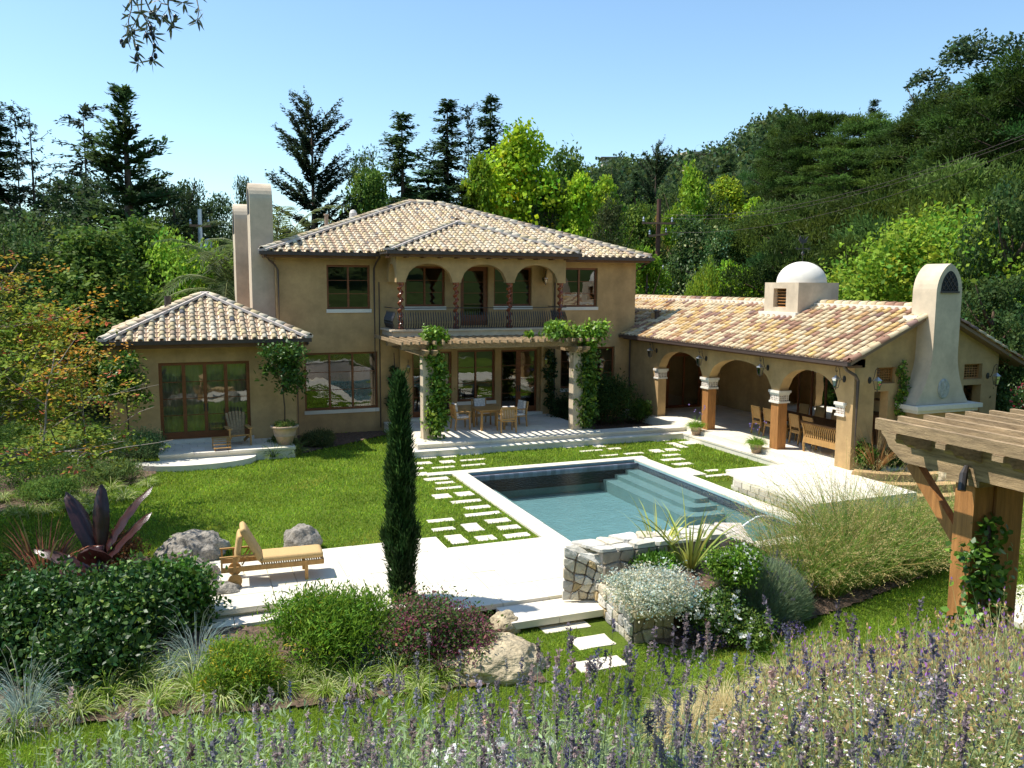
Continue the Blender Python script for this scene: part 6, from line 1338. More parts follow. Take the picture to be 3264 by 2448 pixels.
def vine(loc, label, lob, n, seed, L=.13, Wd=.07, base=(.10, .20, .015), stem=None, parent_cat='vine', alt=(.22, .33, .04), ap=.3, name='climbing_vine', fl=None):
    q = np.random.RandomState(seed); e = empty(name, loc, 0, label, parent_cat); obj('foliage', fmesh('foliage', [shell_leaves(lob, n, L, Wd, base, q, per=7, spread=.9, hang=.35, inner=.2, alt=alt, altp=ap, six=True)], M_folg), e)
    b = MB()
    for s in stem or [[(0, 0, 0), (.05, 0, 1), (0, .03, 2.6)]]: b.tube(s, .018, 5)
    b.build('stem', M_bark, e, smooth=True)
    if fl:
        k = q.choice(len(lob), fl[1]); la = np.array(lob)[k]; d = nrm(q.randn(fl[1], 3)); P = la[:, :3]+d*la[:, 3:]*1.1
        obj('flowers', fmesh('flowers', [leaves(P, nrm(q.randn(fl[1], 3)), d, fl[2], fl[2]*.7, vary(fl[0], fl[1], q, .1, .05)) for _ in range(5)], M_pink), e, kind='stuff')
    return e
q = random.Random(3)
lob = [(q.uniform(-.05, .2), q.uniform(-.2, .05), .15+i*.155, q.uniform(.17, .3), q.uniform(.16, .26), .2) for i in range(18)]+[(.25, 0, 1.55, .25, .2, .25), (.2, -.05, .75, .32, .22, .2)]
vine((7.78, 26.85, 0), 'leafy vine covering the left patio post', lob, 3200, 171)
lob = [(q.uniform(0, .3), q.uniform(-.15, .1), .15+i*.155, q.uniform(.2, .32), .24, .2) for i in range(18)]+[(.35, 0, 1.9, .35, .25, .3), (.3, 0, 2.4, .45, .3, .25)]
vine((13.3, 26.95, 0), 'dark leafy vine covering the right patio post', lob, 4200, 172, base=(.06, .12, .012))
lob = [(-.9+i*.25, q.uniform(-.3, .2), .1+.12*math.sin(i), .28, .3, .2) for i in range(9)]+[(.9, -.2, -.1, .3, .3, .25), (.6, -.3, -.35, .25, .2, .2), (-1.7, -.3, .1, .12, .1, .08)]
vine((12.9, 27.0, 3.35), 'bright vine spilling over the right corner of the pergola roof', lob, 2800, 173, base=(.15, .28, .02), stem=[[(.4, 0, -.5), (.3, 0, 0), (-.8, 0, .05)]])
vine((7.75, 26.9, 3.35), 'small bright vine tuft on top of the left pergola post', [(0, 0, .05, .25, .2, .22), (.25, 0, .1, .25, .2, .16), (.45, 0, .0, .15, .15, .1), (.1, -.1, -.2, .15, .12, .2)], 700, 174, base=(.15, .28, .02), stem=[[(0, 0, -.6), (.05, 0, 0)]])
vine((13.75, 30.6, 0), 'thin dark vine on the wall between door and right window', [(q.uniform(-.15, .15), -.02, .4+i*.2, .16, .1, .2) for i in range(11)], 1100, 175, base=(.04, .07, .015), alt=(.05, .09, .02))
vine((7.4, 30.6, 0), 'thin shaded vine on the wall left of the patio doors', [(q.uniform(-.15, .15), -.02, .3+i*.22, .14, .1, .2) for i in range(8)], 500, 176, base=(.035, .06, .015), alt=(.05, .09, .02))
vine((19.05, 18.1, 0), 'ivy climbing the gable wall left of the fireplace', [(.05+.1*math.sin(i), -.03, .1+i*.155, .13+.1*(i < 4), .06, .14) for i in range(19)]+[(.3+.06*i, -.1, .7+i*.14, .09, .05, .12) for i in range(6)]+[(-.3, -.05, .3, .25, .15, .25), (.4, -.3, .3, .35, .15, .2)], 2600, 177, L=.07, Wd=.05, base=(.09, .16, .015))
# ---------------------------------------------------------------- furniture
def box_part(e, nm, M_, *bx):
    b = MB()
    for a in bx: b.box(*a)
    return b.build(nm, M_, e)
def armchair(cush=True):
    parts = []
    def P(nm, m_, fn): b = MB(); fn(b); parts.append((nm, b.mesh(nm, m_)))
    for sx in (-.27, .27):
        P('leg', M_teak, lambda b: b.bar((sx, -.25, 0), (sx, -.25, .64), .045, .045, up=(0, 1, 0)))
        P('leg', M_teak, lambda b: (b.bar((sx, .29, 0), (sx, .25, .43), .045, .045, up=(0, 1, 0)), b.bar((sx, .25, .43), (sx, .33, .92), .045, .045, up=(0, 1, 0))))
        P('armrest', M_teak, lambda b: b.box(sx-.035, sx+.035, -.3, .3, .642, .668))
    P('seat', M_teak, lambda b: b.box(-.27, .27, -.27, .25, .38, .42))
    P('top_rail', M_teak, lambda b: b.box(-.25, .25, .29, .335, .83, .91)); P('lower_rail', M_teak, lambda b: b.box(-.25, .25, .255, .30, .46, .51))
    for k in range(8): P('slat', M_teak, lambda b: b.bar((-.21+k*.06, .275, .51), (-.21+k*.06, .312, .83), .028, .014, up=(0, 1, 0)))
    if cush:
        P('seat_cushion', M_floral, lambda b: b.box(-.24, .24, -.25, .22, .422, .49, tap=.015)); P('back_cushion', M_floral, lambda b: b.bar((0, .19, .5), (0, .25, .93), .42, .09, up=(0, 1, 0)))
    return parts
AC = armchair()
def chair(loc, rz, label, parts=AC, group='teak armchairs round the patio table'):
    e = empty('armchair', loc, rz, label, 'chair', group)
    for nm, me in parts: obj(nm, me, e)
    return e
tx, ty = 10.25, 28.15
chair((9.25, 28.35, 0), math.pi/2, 'teak armchair at the left side of the patio table')
chair((10.6, 27.3, 0), math.pi-.1, 'teak armchair with its slatted back to the pool, nearest the camera')
chair((11.35, 28.25, 0), -math.pi/2+.15, 'teak armchair at the right side of the patio table')
chair((10.3, 29.1, 0), 0, 'teak armchair behind the patio table facing the pool')
def table(loc, sx, sy, h, label, M_=M_teak, rz=0):
    e = empty('dining_table', loc, rz, label, 'table')
    n = max(4, int(sy/.11))
    for i in range(n): b = MB(); b.box(-sx/2, sx/2, -sy/2+sy*i/n+.003, -sy/2+sy*(i+1)/n-.003, h-.03, h); b.build('plank', M_, e)
    for i in (-1, 1):
        for j in (-1, 1): b = MB(); b.box(i*(sx/2-.1)-.035, i*(sx/2-.1)+.035, j*(sy/2-.1)-.035, j*(sy/2-.1)+.035, 0, h-.031); b.build('leg', M_, e)
    b = MB(); b.box(-sx/2+.08, sx/2-.08, -sy/2+.08, sy/2-.08, h-.1, h-.031); b.build('apron', M_, e); return e
table((tx, ty, 0), 1.05, 1.05, .74, 'square teak dining table on the patio')
# pavilion dining
DC = armchair(False)
def side_chair():
    parts = []
    def P(nm, m_, fn): b = MB(); fn(b); parts.append((nm, b.mesh(nm, m_)))
    for sx in (-.21, .21):
        P('leg', M_teak, lambda b: b.bar((sx, -.2, 0), (sx, -.2, .45), .04, .04, up=(0, 1, 0)))
        P('leg', M_teak, lambda b: (b.bar((sx, .27, 0), (sx, .2, .45), .04, .04, up=(0, 1, 0)), b.bar((sx, .2, .45), (sx, .3, 1.0), .04, .04, up=(0, 1, 0))))
    P('seat', M_teak, lambda b: b.box(-.22, .22, -.22, .2, .42, .46)); P('back_panel', M_teak, lambda b: b.bar((0, .22, .56), (0, .285, .93), .38, .015, up=(0, 1, 0))); P('top_rail', M_teak, lambda b: b.box(-.21, .21, .275, .31, .93, 1.0)); P('seat_rail', M_teak, lambda b: b.box(-.2, .2, .18, .215, .36, .42))
    return parts
SC = side_chair()
table((19.55, 22.6, 0), 1.0, 3.6, .75, 'long dark dining table inside the pavilion', M_dteak)
for i in range(5): chair((18.85, 21.25+i*.66, 0), math.pi/2, 'teak side chair with solid back, %s along the pavilion table' % ['nearest the bench', 'second from the bench', 'middle one', 'fourth from the bench', 'farthest from the bench'][i], SC, 'side chairs on the courtyard side of the dining table')
for i in range(4): chair((20.25, 21.3+i*.8, 0), -math.pi/2, 'teak side chair on the inner side of the pavilion table, %s' % ['nearest the gable', 'second from the gable', 'third from the gable', 'deepest inside'][i], SC, 'side chairs on the inner side of the dining table')
e = empty('garden_bench', (18.1, 20.1, 0), -math.pi/2+.03, 'sleigh backed teak bench with curved slats in the third arch', 'bench')
box_part(e, 'seat', M_teak, (-.72, .72, .05, .55, .40, .44)); box_part(e, 'top_rail', M_dteak, (-.76, .76, -.16, -.02, .93, .975)); box_part(e, 'lower_rail', M_teak, (-.7, .7, -.03, .0, .30, .48))
for sx in (-.74, .74):
    b = MB(); b.tube([(sx, .02, 0), (sx, -.01, .3), (sx, .03, .5), (sx, -.02, .75), (sx, -.1, .93)], .035, 6); b.build('leg', M_teak, e); b = MB(); b.box(sx-.03, sx+.03, .48, .54, 0, .42); b.build('leg', M_teak, e)
for k in range(17):
    x = -.66+k*.0825; b = MB(); P = [(x, .0, .48), (x, .025, .6), (x, -.02, .78), (x, -.09, .93)]
    for i in range(3): b.bar(P[i], P[i+1], .035, .014, up=(0, 1, 0))
    b.build('slat', M_teak, e)
# shelf of candles
e = empty('hanging_shelf', (21.2, 21.9, 1.78), 0, 'dark wall shelf seen through the third arch', 'shelf')
box_part(e, 'board', M_dteak, (-.14, .14, -1.1, 1.1, -.05, 0)); box_part(e, 'upper_board', M_dteak, (-.13, .13, -1.1, 1.1, -.33, -.29))
for i, h in enumerate([.18, .22, .16, .28, .2, .17, .24, .19, .26, .15]):
    b = MB(); b.lathe([(0, 0), (.062, 0), (.062, h), (.05, h-.01), (0, h-.015)], 12); o = b.build('pillar_candle', M_candle); o.location = (21.17+.03*(i % 3), 20.95+i*.21, 1.781)
    tagit(o, 'white pillar candle on the hanging shelf, %s from the left' % ['tenth', 'ninth', 'eighth', 'seventh', 'sixth', 'fifth', 'fourth', 'third', 'second', 'first'][i], 'candle', 'pillar candles on the shelf')
# wall lanterns
def lantern_parts():
    P = []
    b = MB(); b.lathe([(.0, 0), (.06, 0), (.06, .02), (0, .022)], 12); me = b.mesh('wall_plate', M_iron)
    for v in me.vertices: v.co = (v.co.z, v.co.x, v.co.y*1.6)
    P.append(('wall_plate', me))
    b = MB(); pts = [(0, 0, 0), (.1, 0, -.02), (.17, 0, .12), (.2, 0, .3), (.27, 0, .38), (.34, 0, .33), (.33, 0, .24), (.28, 0, .22), (.27, 0, .27)]; b.tube(pts, .010, 5); b.tube([(.3, 0, .33), (.3, 0, .09)], .006, 4); P.append(('bracket', b.mesh('bracket', M_iron)))
    b = MB(); b.lathe([(.02, .12), (.05, .09), (.12, .03), (.12, .015), (.0, .015)], 4, .3, 0, ph=math.pi/4); P.append(('cap', b.mesh('cap', M_metal)))
    b = MB()
    for k in range(4):
        a_ = math.pi/4+k*math.pi/2; b.bar((.3+.11*math.cos(a_), .11*math.sin(a_), .015), (.3+.065*math.cos(a_), .065*math.sin(a_), -.22), .012, .012)
    b.lathe([(0, -.24), (.07, -.235), (.07, -.22), (0, -.22)], 4, .3, 0, ph=math.pi/4); b.lathe([(0, -.3), (.02, -.27), (.01, -.24)], 6, .3, 0); P.append(('frame', b.mesh('frame', M_iron)))
    b = MB(); b.lathe([(.105, .012), (.062, -.218)], 4, .3, 0, ph=math.pi/4); P.append(('glass', b.mesh('glass', M_lglass)))
    return P
LP_ = lantern_parts()
def lant(loc, rz, label, s=1.): return place('wall_lantern', LP_, loc, rz, s, label, 'lantern', 'iron wall lanterns')
for (cx_, cy2, w_) in (((1900+535*.3617), (850+740*.3617), 'left of the first arch'), ((1900+972*.3617), (850+810*.3617), 'between the first and second arch'), ((1900+1515*.3617), (850+890*.3617), 'between the second and third arch'), ((2464+630*.3617), (800+1130*.3617), 'right of the third arch')):
    d = ray(cx_*2212/3264, cy2*2212/3264); t = (WX-.002)/d[0]; lant((WX-.002, d[1]*t, CAMH+d[2]*t), math.pi, 'scrolled iron wall lantern '+w_+' of the pavilion')
for cx_, cy2, w_ in ((2464+850*.3617, 800+1140*.3617, 'on the pavilion gable beside the corner pier'), (2464+1890*.3617, 800+1100*.3617, 'on the gable right of the fireplace')):
    d = ray(cx_*2212/3264, cy2*2212/3264); t = (gyw-.002)/d[1]; lant((d[0]*t, gyw-.002, CAMH+d[2]*t), -math.pi/2, 'scrolled iron wall lantern '+w_)
for cx_, cy2, w_ in ((1200+1470*.3617, 600+800*.3617, 'inside the right balcony arch'), (1200+1470*.3617, 1000+400*.3617, 'on the wall right of the patio doors'), (1200+265*.3617, 1000+470*.3617, 'on the wall left of the patio doors')):
    d = ray(cx_*2212/3264, cy2*2212/3264); t = (FY-.002)/d[1]; lant((d[0]*t, FY-.002, CAMH+d[2]*t), -math.pi/2, 'dark iron wall lantern '+w_, .8)
# adirondack chair and footstool
e = empty('adirondack_chair', (1.65, 28.05, 0), math.pi+.15, 'fan backed wooden adirondack chair in front of the french doors', 'chair')
for k in range(6): b = MB(); x = -.24+k*.096; b.bar((x*.75, .12, .28), (x*1.12, .48, 1.02-.9*x*x), .08, .018, up=(0, 1, 0)); b.build('back_slat', M_grey, e)
for k in range(5): b = MB(); b.bar((-.27, -.38+k*.11, .36-k*.025), (.27, -.38+k*.11, .36-k*.025), .09, .02); b.build('seat_slat', M_teak, e)
for sx in (-.32, .32): box_part(e, 'armrest', M_teak, (sx-.07, sx+.07, -.42, .3, .55, .575)); box_part(e, 'leg', M_teak, (sx-.02+(.0), sx+.02, -.4, -.3, 0, .549)); b = MB(); b.bar((sx*.85, -.38, .33), (sx*.85, .5, .03), .03, .1); b.build('side_rail', M_teak, e)
e.rotation_euler.z = .12
e = empty('footstool', (1.1, 27.4, 0), .1, 'curved slatted wooden footstool in front of the adirondack chair', 'footstool')
for k in range(6): t = k/5; b = MB(); b.bar((-.26, .25-.5*t, .34-.26*t*t), (.26, .25-.5*t, .34-.26*t*t), .088, .02); b.build('slat', M_teak, e)
for sx in (-.22, .22): b = MB(); b.bar((sx, .22, .33), (sx, .24, 0), .03, .05); b.build('leg', M_teak, e); b = MB(); b.bar((sx, -.2, .1), (sx, -.27, 0), .03, .05); b.build('leg', M_teak, e)
for o in [c for c in bpy.data.objects if c.name.startswith('adirondack')]: pass
# sun lounger
e = empty('sun_lounger', (.66, 15.85, -.3), -.05, 'teak sun lounger with tan cushions, raised back and wheels', 'sun lounger'); e.scale = (.88, .88, .9)
def LPt(nm, m_, fn, parent=None): b = MB(); fn(b); return b.build(nm, m_, parent or e)
for yy in (-.31, .31): LPt('side_rail', M_teak, lambda b: b.box(-.12, 1.95, yy-.02, yy+.02, .30, .40))
for xx in (-.12, 1.93): LPt('end_rail', M_teak, lambda b: b.box(xx, xx+.03, -.29, .29, .31, .39))
for k in range(26):
    x = .68+k*.048; LPt('slat', M_teak, lambda b: b.box(x, x+.032, -.29, .29, .401, .418))
for yy in (-.31, .31):
    LPt('leg', M_teak, lambda b: b.box(1.55, 1.62, yy-.035, yy-.021 if yy < 0 else yy+.035, 0, .40) if False else b.box(1.55, 1.62, yy-.045 if yy < 0 else yy+.021, yy-.021 if yy < 0 else yy+.045, 0, .4))
    LPt('leg', M_teak, lambda b: b.box(.12, .18, yy-.045 if yy < 0 else yy+.021, yy-.021 if yy < 0 else yy+.045, .06, .62))
    LPt('arm_post', M_teak, lambda b: b.box(-.12, -.08, yy-.02, yy+.02, .401, .60)); LPt('arm_rail', M_teak, lambda b: b.box(-.14, .55, yy-.025, yy+.025, .601, .63))
    w_ = MB(); w_.lathe([(0, -.02), (.02, -.03), (.13, -.022), (.14, -.015), (.14, .015), (.13, .022), (.02, .03), (0, .02)], 20); o = w_.build('wheel', M_teak, e); o.rotation_euler = (math.pi/2, 0, 0); o.location = (.15, yy*1.27, .14)
def cushion(L, W, T_, seed=0):
    b = MB(); nx, ny = 24, 10; V = []
    for s in (1, -1):
        for j in range(ny+1):
            for i in range(nx+1):
                u, v = i/nx, j/ny; ed = min(1, min(u, 1-u)*L/.07)*.5+.5; ev = min(1, min(v, 1-v)*W/.07)*.5+.5; tuf = 1-.10*(abs(math.sin(u*math.pi*3)) < .12)
                V.append((u*L, (v-.5)*W, s*T_/2*math.sqrt(max(0, min(1, ed*ev)))*tuf))
    m_ = (nx+1)*(ny+1); F = []
    for j in range(ny):
        for i in range(nx):
            a_ = j*(nx+1)+i; F += [(a_, a_+1, a_+nx+2, a_+nx+1), (m_+a_, m_+a_+nx+1, m_+a_+nx+2, m_+a_+1)]
    rim = [i for i in range(nx+1)]+[j*(nx+1)+nx for j in range(1, ny+1)]+[ny*(nx+1)+i for i in range(nx-1, -1, -1)]+[j*(nx+1) for j in range(ny-1, 0, -1)]
    for k in range(len(rim)): a_, c_ = rim[k], rim[(k+1) % len(rim)]; F.append((a_, m_+a_, m_+c_, c_))
    b.add(V, F); return b
o = cushion(1.28, .62, .13).build('seat_cushion', M_cushion, e, smooth=True); o.location = (.66, 0, .485)
o = cushion(.78, .62, .14).build('back_cushion', M_cushion, e, smooth=True); o.location = (.68, 0, .47); o.rotation_euler = (0, -(math.pi-1.08), 0)
o = cushion(.52, .58, .12).build('head_cushion', M_cushion, e, smooth=True); o.location = (.20, 0, .50); o.rotation_euler = (0, -1.42, 0)
LPt('back_frame', M_teak, lambda b: (b.bar((.7, -.27, .42), (.34, -.27, 1.05), .03, .05), b.bar((.7, .27, .42), (.34, .27, 1.05), .03, .05)))
LPt('prop', M_teak, lambda b: (b.bar((.5, -.2, .7), (.3, -.2, .4), .025, .025), b.bar((.5, .2, .7), (.3, .2, .4), .025, .025)))
# ---------------------------------------------------------------- crepe myrtle by the gable
shrub((22.6, 16.6, -.3), 'crape myrtle with pink flower heads at the right edge', .9, 2.9, (.05, .10, .02), 6000, .09, .04, 181, flowers=((.55, .05, .10), 130, .06), up=.6, nl=16, m=M_folg)
shrub((21.5, 15.2, -.3), 'second pink flowering shrub with drooping leafy arms beside the gable', .8, 2.0, (.06, .12, .02), 3500, .09, .035, 182, flowers=((.6, .06, .12), 60, .07), up=.7, nl=12, m=M_folg)
# ---------------------------------------------------------------- near pergola on the right
np_ = empty('garden_pergola', label='heavy weathered timber pergola on a stained post at the right edge', cat='pergola')
xb = 6.4; zb_ = 3.51
def board_y(nm, x0, x1, y0, y1, z0, z1, m_=M_grey, shape=None):
    b = MB()
    if shape is None: b.box(x0, x1, y0, y1, z0, z1)
    else:
        V = [(x0, y, z) for y, z in shape]+[(x1, y, z) for y, z in shape]; n = len(shape); b.add(V, [tuple(range(n))[::-1], tuple(range(n, 2*n))]+[(i, (i+1) % n, n+(i+1) % n, n+i) for i in range(n)])
    return b.build(nm, m_, np_)
tipy = 6.3
board_y('main_beam', 6.42, 6.56, 1, tipy, zb_, zb_+.28, shape=[(-.5, zb_), (tipy-.30, zb_), (tipy-.22, zb_+.04), (tipy-.10, zb_+.12), (tipy-.05, zb_+.2), (tipy, zb_+.24), (tipy, zb_+.28), (-.5, zb_+.28)])
board_y('main_beam', 6.84, 6.98, 1, tipy, zb_, zb_+.28, shape=[(-.5, zb_), (tipy-.30, zb_), (tipy-.22, zb_+.04), (tipy-.10, zb_+.12), (tipy-.05, zb_+.2), (tipy, zb_+.24), (tipy, zb_+.28), (-.5, zb_+.28)])
for k, yb_ in enumerate((5.7, 5.17, 4.63, 4.1)):
    zc = zb_+.165; xt = 5.98; P = [(xt, zc+.14), (xt, zc+.19), (9.4, zc+.19), (9.4, zc), (xt+.42, zc), (xt+.34, zc+.03), (xt+.26, zc+.035), (xt+.2, zc+.075), (xt+.12, zc+.08), (xt+.08, zc+.13)]
    b = MB(); V = [(x, yb_, z) for x, z in P]+[(x, yb_+.1, z) for x, z in P]; n = len(P); b.add(V, [tuple(range(n))[::-1], tuple(range(n, 2*n))]+[(i, (i+1) % n, n+(i+1) % n, n+i) for i in range(n)]); b.build('cross_beam', M_grey, np_)
for k in range(11):
    x = 6.0+k*.29; board_y('rafter', x, x+.055, -.5, 5.97+.02*math.sin(k*2), zb_+.358, zb_+.46)
b = MB(); b.box(6.45, 6.68, 5.24, 5.44, -.2, zb_-.06); b.build('small_post', M_orange, np_)
b = MB(); b.box(6.70, 7.04, 5.22, 5.50, -.2, zb_-.07); b.build('post', M_orange, np_)
b = MB(); b.box(6.42, 7.06, 5.18, 5.52, zb_-.06, zb_-.003); b.build('post_cap', M_grey, np_)
b = MB(); b.bar((6.56, 5.45, zb_-.62), (6.56, 6.02, zb_-.01), .09, .12); b.build('brace', M_orange, np_)
b = MB(); b.box(6.7, 7.0, 1.2, 1.5, 2, zb_-.003); b.build('post', M_orange, np_)
e = empty('spotlight', (6.40, 5.30, zb_+.05), 0, 'small dark spotlight clamped to the pergola beam', 'spotlight')
b = MB(); b.tube([(.0, 0, .06), (-.05, -.02, .0), (-.1, -.05, -.14)], [.02, .035, .035], 8); b.build('lamp_body', M_iron, e)
q = random.Random(5)
lob = [(q.uniform(-.16, .12), q.uniform(-.12, .02), .2+i*.135, .17, .11, .13) for i in range(20)]
vine((6.56, 5.18, .2), 'glossy climbing vine with pink flowers on the pergola post', lob, 2200, 191, L=.07, Wd=.045, base=(.07, .15, .015), stem=[[(0, 0, 0), (.04, -.03, 1), (-.02, -.03, 2.2), (.02, 0, 2.9)]], alt=(.2, .32, .05), ap=.3, fl=((.6, .1, .2), 5, .05))
tr2 = empty('side_path', kind='structure'); 
pp = GT(2200, 1325, -.2); pave(tr2, pp[0]-.5, pp[0]+2.5, pp[1]-1.2, pp[1]+.9, pp[2]+.05, .2, 2, 2)
# ---------------------------------------------------------------- foreground planting (uncountable masses)
def VW(u, d): return u*CY+d*SY, -u*SY+d*CY
def fore(n, umin, umax, dmin, dmax, seed, dens=None):
    q = np.random.RandomState(seed); d = dmin+(dmax-dmin)*q.rand(n)**.9; f = q.uniform(umin, umax, n); u = f*d; x, y = VW(u, d)
    return q, x, y, d, f
def lavender(n, umin, umax, dmin, dmax, seed, name, label, hrange, col=(.17, .14, .175), stemc=(.22, .28, .13), fn=None, hl=.06, ylim=(1500, 1530, 1420, 1380, 1390, 1390)):
    q, x, y, d, f = fore(n, umin, umax, dmin, dmax, seed)
    # bushes: cluster the bases
    P = np.stack([x, y, T(x, y)], 1); H = q.uniform(*hrange, n)
    yt = np.interp(f, [-.62, -.35, 0, .2, .45, .65], ylim)+(q.rand(n)**.8)*(1700-np.interp(f, [-.62, -.35, 0, .2, .45, .65], ylim)); zc = CAMH-d*np.tan(PIT+np.arctan((yt*1.4756-1224)/FOC)); H = np.minimum(H*1.15, zc-P[:, 2]); kk = H > .18
    P, H, f, d = P[kk], H[kk], f[kk], d[kk]; n = len(P)
    if fn is not None: k = fn(f, d, q); P, H = P[k], H[k]; n = len(P)
    cl = q.randn(n, 3)*.05; D = nrm(q.randn(n, 3)*[.16, .16, 0]+[.05, -.02, 1]); Lb = H
    st = blades(P, D, Lb, .0045, .10, vary(stemc, n, q, .25, .1), 4, q); V = st[0].reshape(n, 10, 3); tip = V[:, 8:].mean(1); td = nrm(tip-V[:, 6:8].mean(1))
    hc = vary(col, n, q, .3, .12); blue = q.rand(n) < .05; hc[blue] = vary((.15, .14, .26), blue.sum(), q, .2, .1)
    pr = [st]; hlen = hl*np.exp(q.randn(n)*.3)
    for w in range(9):
        t = w/9; gap = 0 if w < 7 else .03*(w-6)
        for k in range(6):
            pr.append(leaves(tip-td*(hlen*t+gap)[:, None]+q.randn(n, 3)*.0015, nrm(td*.7+q.randn(n, 3)*.75), q.randn(n, 3), .0115, .0065*(.55+.6*math.sin(math.pi*min(1, t+.2))), hc*np.exp(q.randn(n, 1)*.25)))
    V, F, c = join(pr); obj(name, make_mesh(name, V, F, M_fol, c), kind='stuff', label=label, cat='lavender')
sel = lambda f, d, q: q.rand(len(f)) < np.clip(1.1-3.2*np.maximum(0, f-.18), .22, 1)*np.clip((f+.62)*2.2, .25, 1)
lavender(800, -.60, .64, 1.5, 3.6, 201, 'lavender_stems', 'near lavender stems with grey violet spikes across the foreground', (.80, 1.22), fn=sel, hl=.075, col=(.27, .22, .235))
lavender(150, -.1, .62, 1.4, 2.6, 202, 'tall_lavender_stems', 'tallest near lavender spikes rising into the lawn view', (1.0, 1.5), fn=None, hl=.09, ylim=(1400, 1400, 1370, 1330, 1300, 1310))
lavender(380, -.62, .2, 3.2, 5.2, 203, 'farther_lavender', 'farther grey lavender heads at the bottom left', (.8, 1.1), col=(.19, .16, .17))
# leafy grey sage stems at bottom left to middle
q, x, y, d, f = fore(560, -.62, .25, 2.0, 4.5, 205); n = len(x); P = np.stack([x, y, T(x, y)], 1); D = nrm(q.randn(n, 3)*[.1, .1, 0]+[0, 0, 1]); H = q.uniform(.7, 1.02, n); yt = np.interp(f, [-.62, -.4, 0, .3], [1590, 1500, 1490, 1560])+q.rand(n)*150; H = np.clip(np.minimum(H, CAMH-d*np.tan(PIT+np.arctan((yt*1.4756-1224)/FOC))-P[:, 2]), .12, 1.2); pr = [blades(P, D, H, .006, .06, vary((.25, .32, .15), n, q, .2, .05), 3, q)]
for w in range(22):
    t = .35+.65*(w+.5)/22; an = q.rand(n)*6.28; dd = np.stack([np.cos(an)*.8, np.sin(an)*.8, np.full(n, .55)], 1); pr.append(leaves(P+D*(H*t)[:, None], dd+q.randn(n, 3)*.2, np.array([0, 0, 1.])+q.randn(n, 3)*.3, .032, .0085, vary((.27, .35, .17), n, q, .2, .06)))
obj('sage_stems', fmesh('sage_stems', pr), kind='stuff', label='leafy grey green sage stems in the near left foreground', cat='sage')
# right bed: pale spanish lavender carpet, straw fescue, daisies
def bedmask(f, d, dlo): return (f > .30+.0*d)
q, x, y, d, f = fore(30000, .18, .70, 2.6, 8.4, 206); lim = 8.6-6.5*np.clip((.50-f)/.24, 0, 1); k = (d < lim) & (f > .26+.02*q.randn(len(f))); x, y, d, f = x[k], y[k], d[k], f[k]; n = len(x)
P = np.stack([x, y, T(x, y)], 1); D = nrm(q.randn(n, 3)*[.28, .28, 0]+[0, 0, 1]); hh = (.42+.12*np.sin(x*2.3)*np.sin(y*2.9+1)+.2*np.clip(d-4, 0, 3)/3)*np.exp(q.randn(n)*.12)
pr = [blades(P, D, hh, .008, .25, vary((.42, .46, .21), n, q, .22, .12), 3, q)]; V = pr[0][0].reshape(n, 8, 3); tip = V[:, 6:].mean(1); m_ = q.rand(n) < .38; tp = tip[m_]; nn_ = len(tp)
for w in range(4): pr.append(leaves(tp-np.array([0, 0, .008])*w, nrm(q.randn(nn_, 3)*.35+[0, 0, 1]), q.randn(nn_, 3), .026, .012, vary((.42, .32, .16), nn_, q, .25, .12)))
t3 = tp[q.rand(nn_) < .5]
for w in range(2): pr.append(leaves(t3+[0, 0, .015], nrm(q.randn(len(t3), 3)*.4+[0, 0, 1]), q.randn(len(t3), 3), .022, .01, vary((.27, .12, .36), len(t3), q, .25, .1)))
obj('spanish_lavender', fmesh('spanish_lavender', pr), kind='stuff', label='pale green spanish lavender carpet with small purple tips at the right', cat='lavender')
q, x, y, d, f = fore(9000, .12, .70, 1.9, 4.0, 207); k = (f > .16) & (d < 1.9+4.2*np.clip(f, 0, .4)); x, y, d, f = x[k], y[k], d[k], f[k]; n = len(x); P = np.stack([x, y, T(x, y)], 1); P[:, 2] += q.uniform(.2, .5, n)
pr = [leaves(P, q.randn(n, 3), np.array([0, 0, 1.])+q.randn(n, 3)*.5, .022, .006, vary((.20, .22, .08), n, q, .3, .2)) for _ in range(3)]; s = q.rand(n) < .2; Pf = P[s]+[0, 0, .02]; nf = len(Pf)
for w in range(5): an = w*1.256; pr.append(leaves(Pf, np.tile([math.cos(an), math.sin(an), .2], (nf, 1))+q.randn(nf, 3)*.2, np.tile([0, 0, 1.], (nf, 1))+q.randn(nf, 3)*.2, .0085, .006, np.where((q.rand(nf, 1) < .6), np.array([[.8, .78, .74]]), np.array([[.6, .35, .36]]))))
obj('daisy_carpet', fmesh('daisy_carpet', pr), kind='stuff', label='low carpet of tiny white and pink daisies in the right foreground', cat='daisies')
# straw coloured fescue clumps
for i, (x_, y_, dd_) in enumerate([(1560, 1600, 5.2), (1690, 1560, 5.8), (1480, 1640, 5.0), (1780, 1530, 6.2)]):
    p = HIT(x_, y_-45)
    q2 = np.random.RandomState(210+i); n = 1500; an = q2.rand(n)*6.283; t_ = 1.15*np.sqrt(q2.rand(n)); D = np.stack([np.cos(an)*np.sin(t_), np.sin(an)*np.sin(t_), np.cos(t_)], 1)
    e = empty('straw_fescue', p, 0, 'dry straw coloured fescue clump at the lawn edge, %s' % ['second from the left', 'third from the left', 'leftmost', 'rightmost'][i], 'grass clump', 'straw coloured fescue clumps')
    obj('blades', fmesh('blades', [blades(D*[.1, .1, 0], D, .62*np.exp(q2.randn(n)*.2), .007, 1.1, vary((.56, .48, .28), n, q2, .2, .08), 5, q2)]), e, kind='stuff')
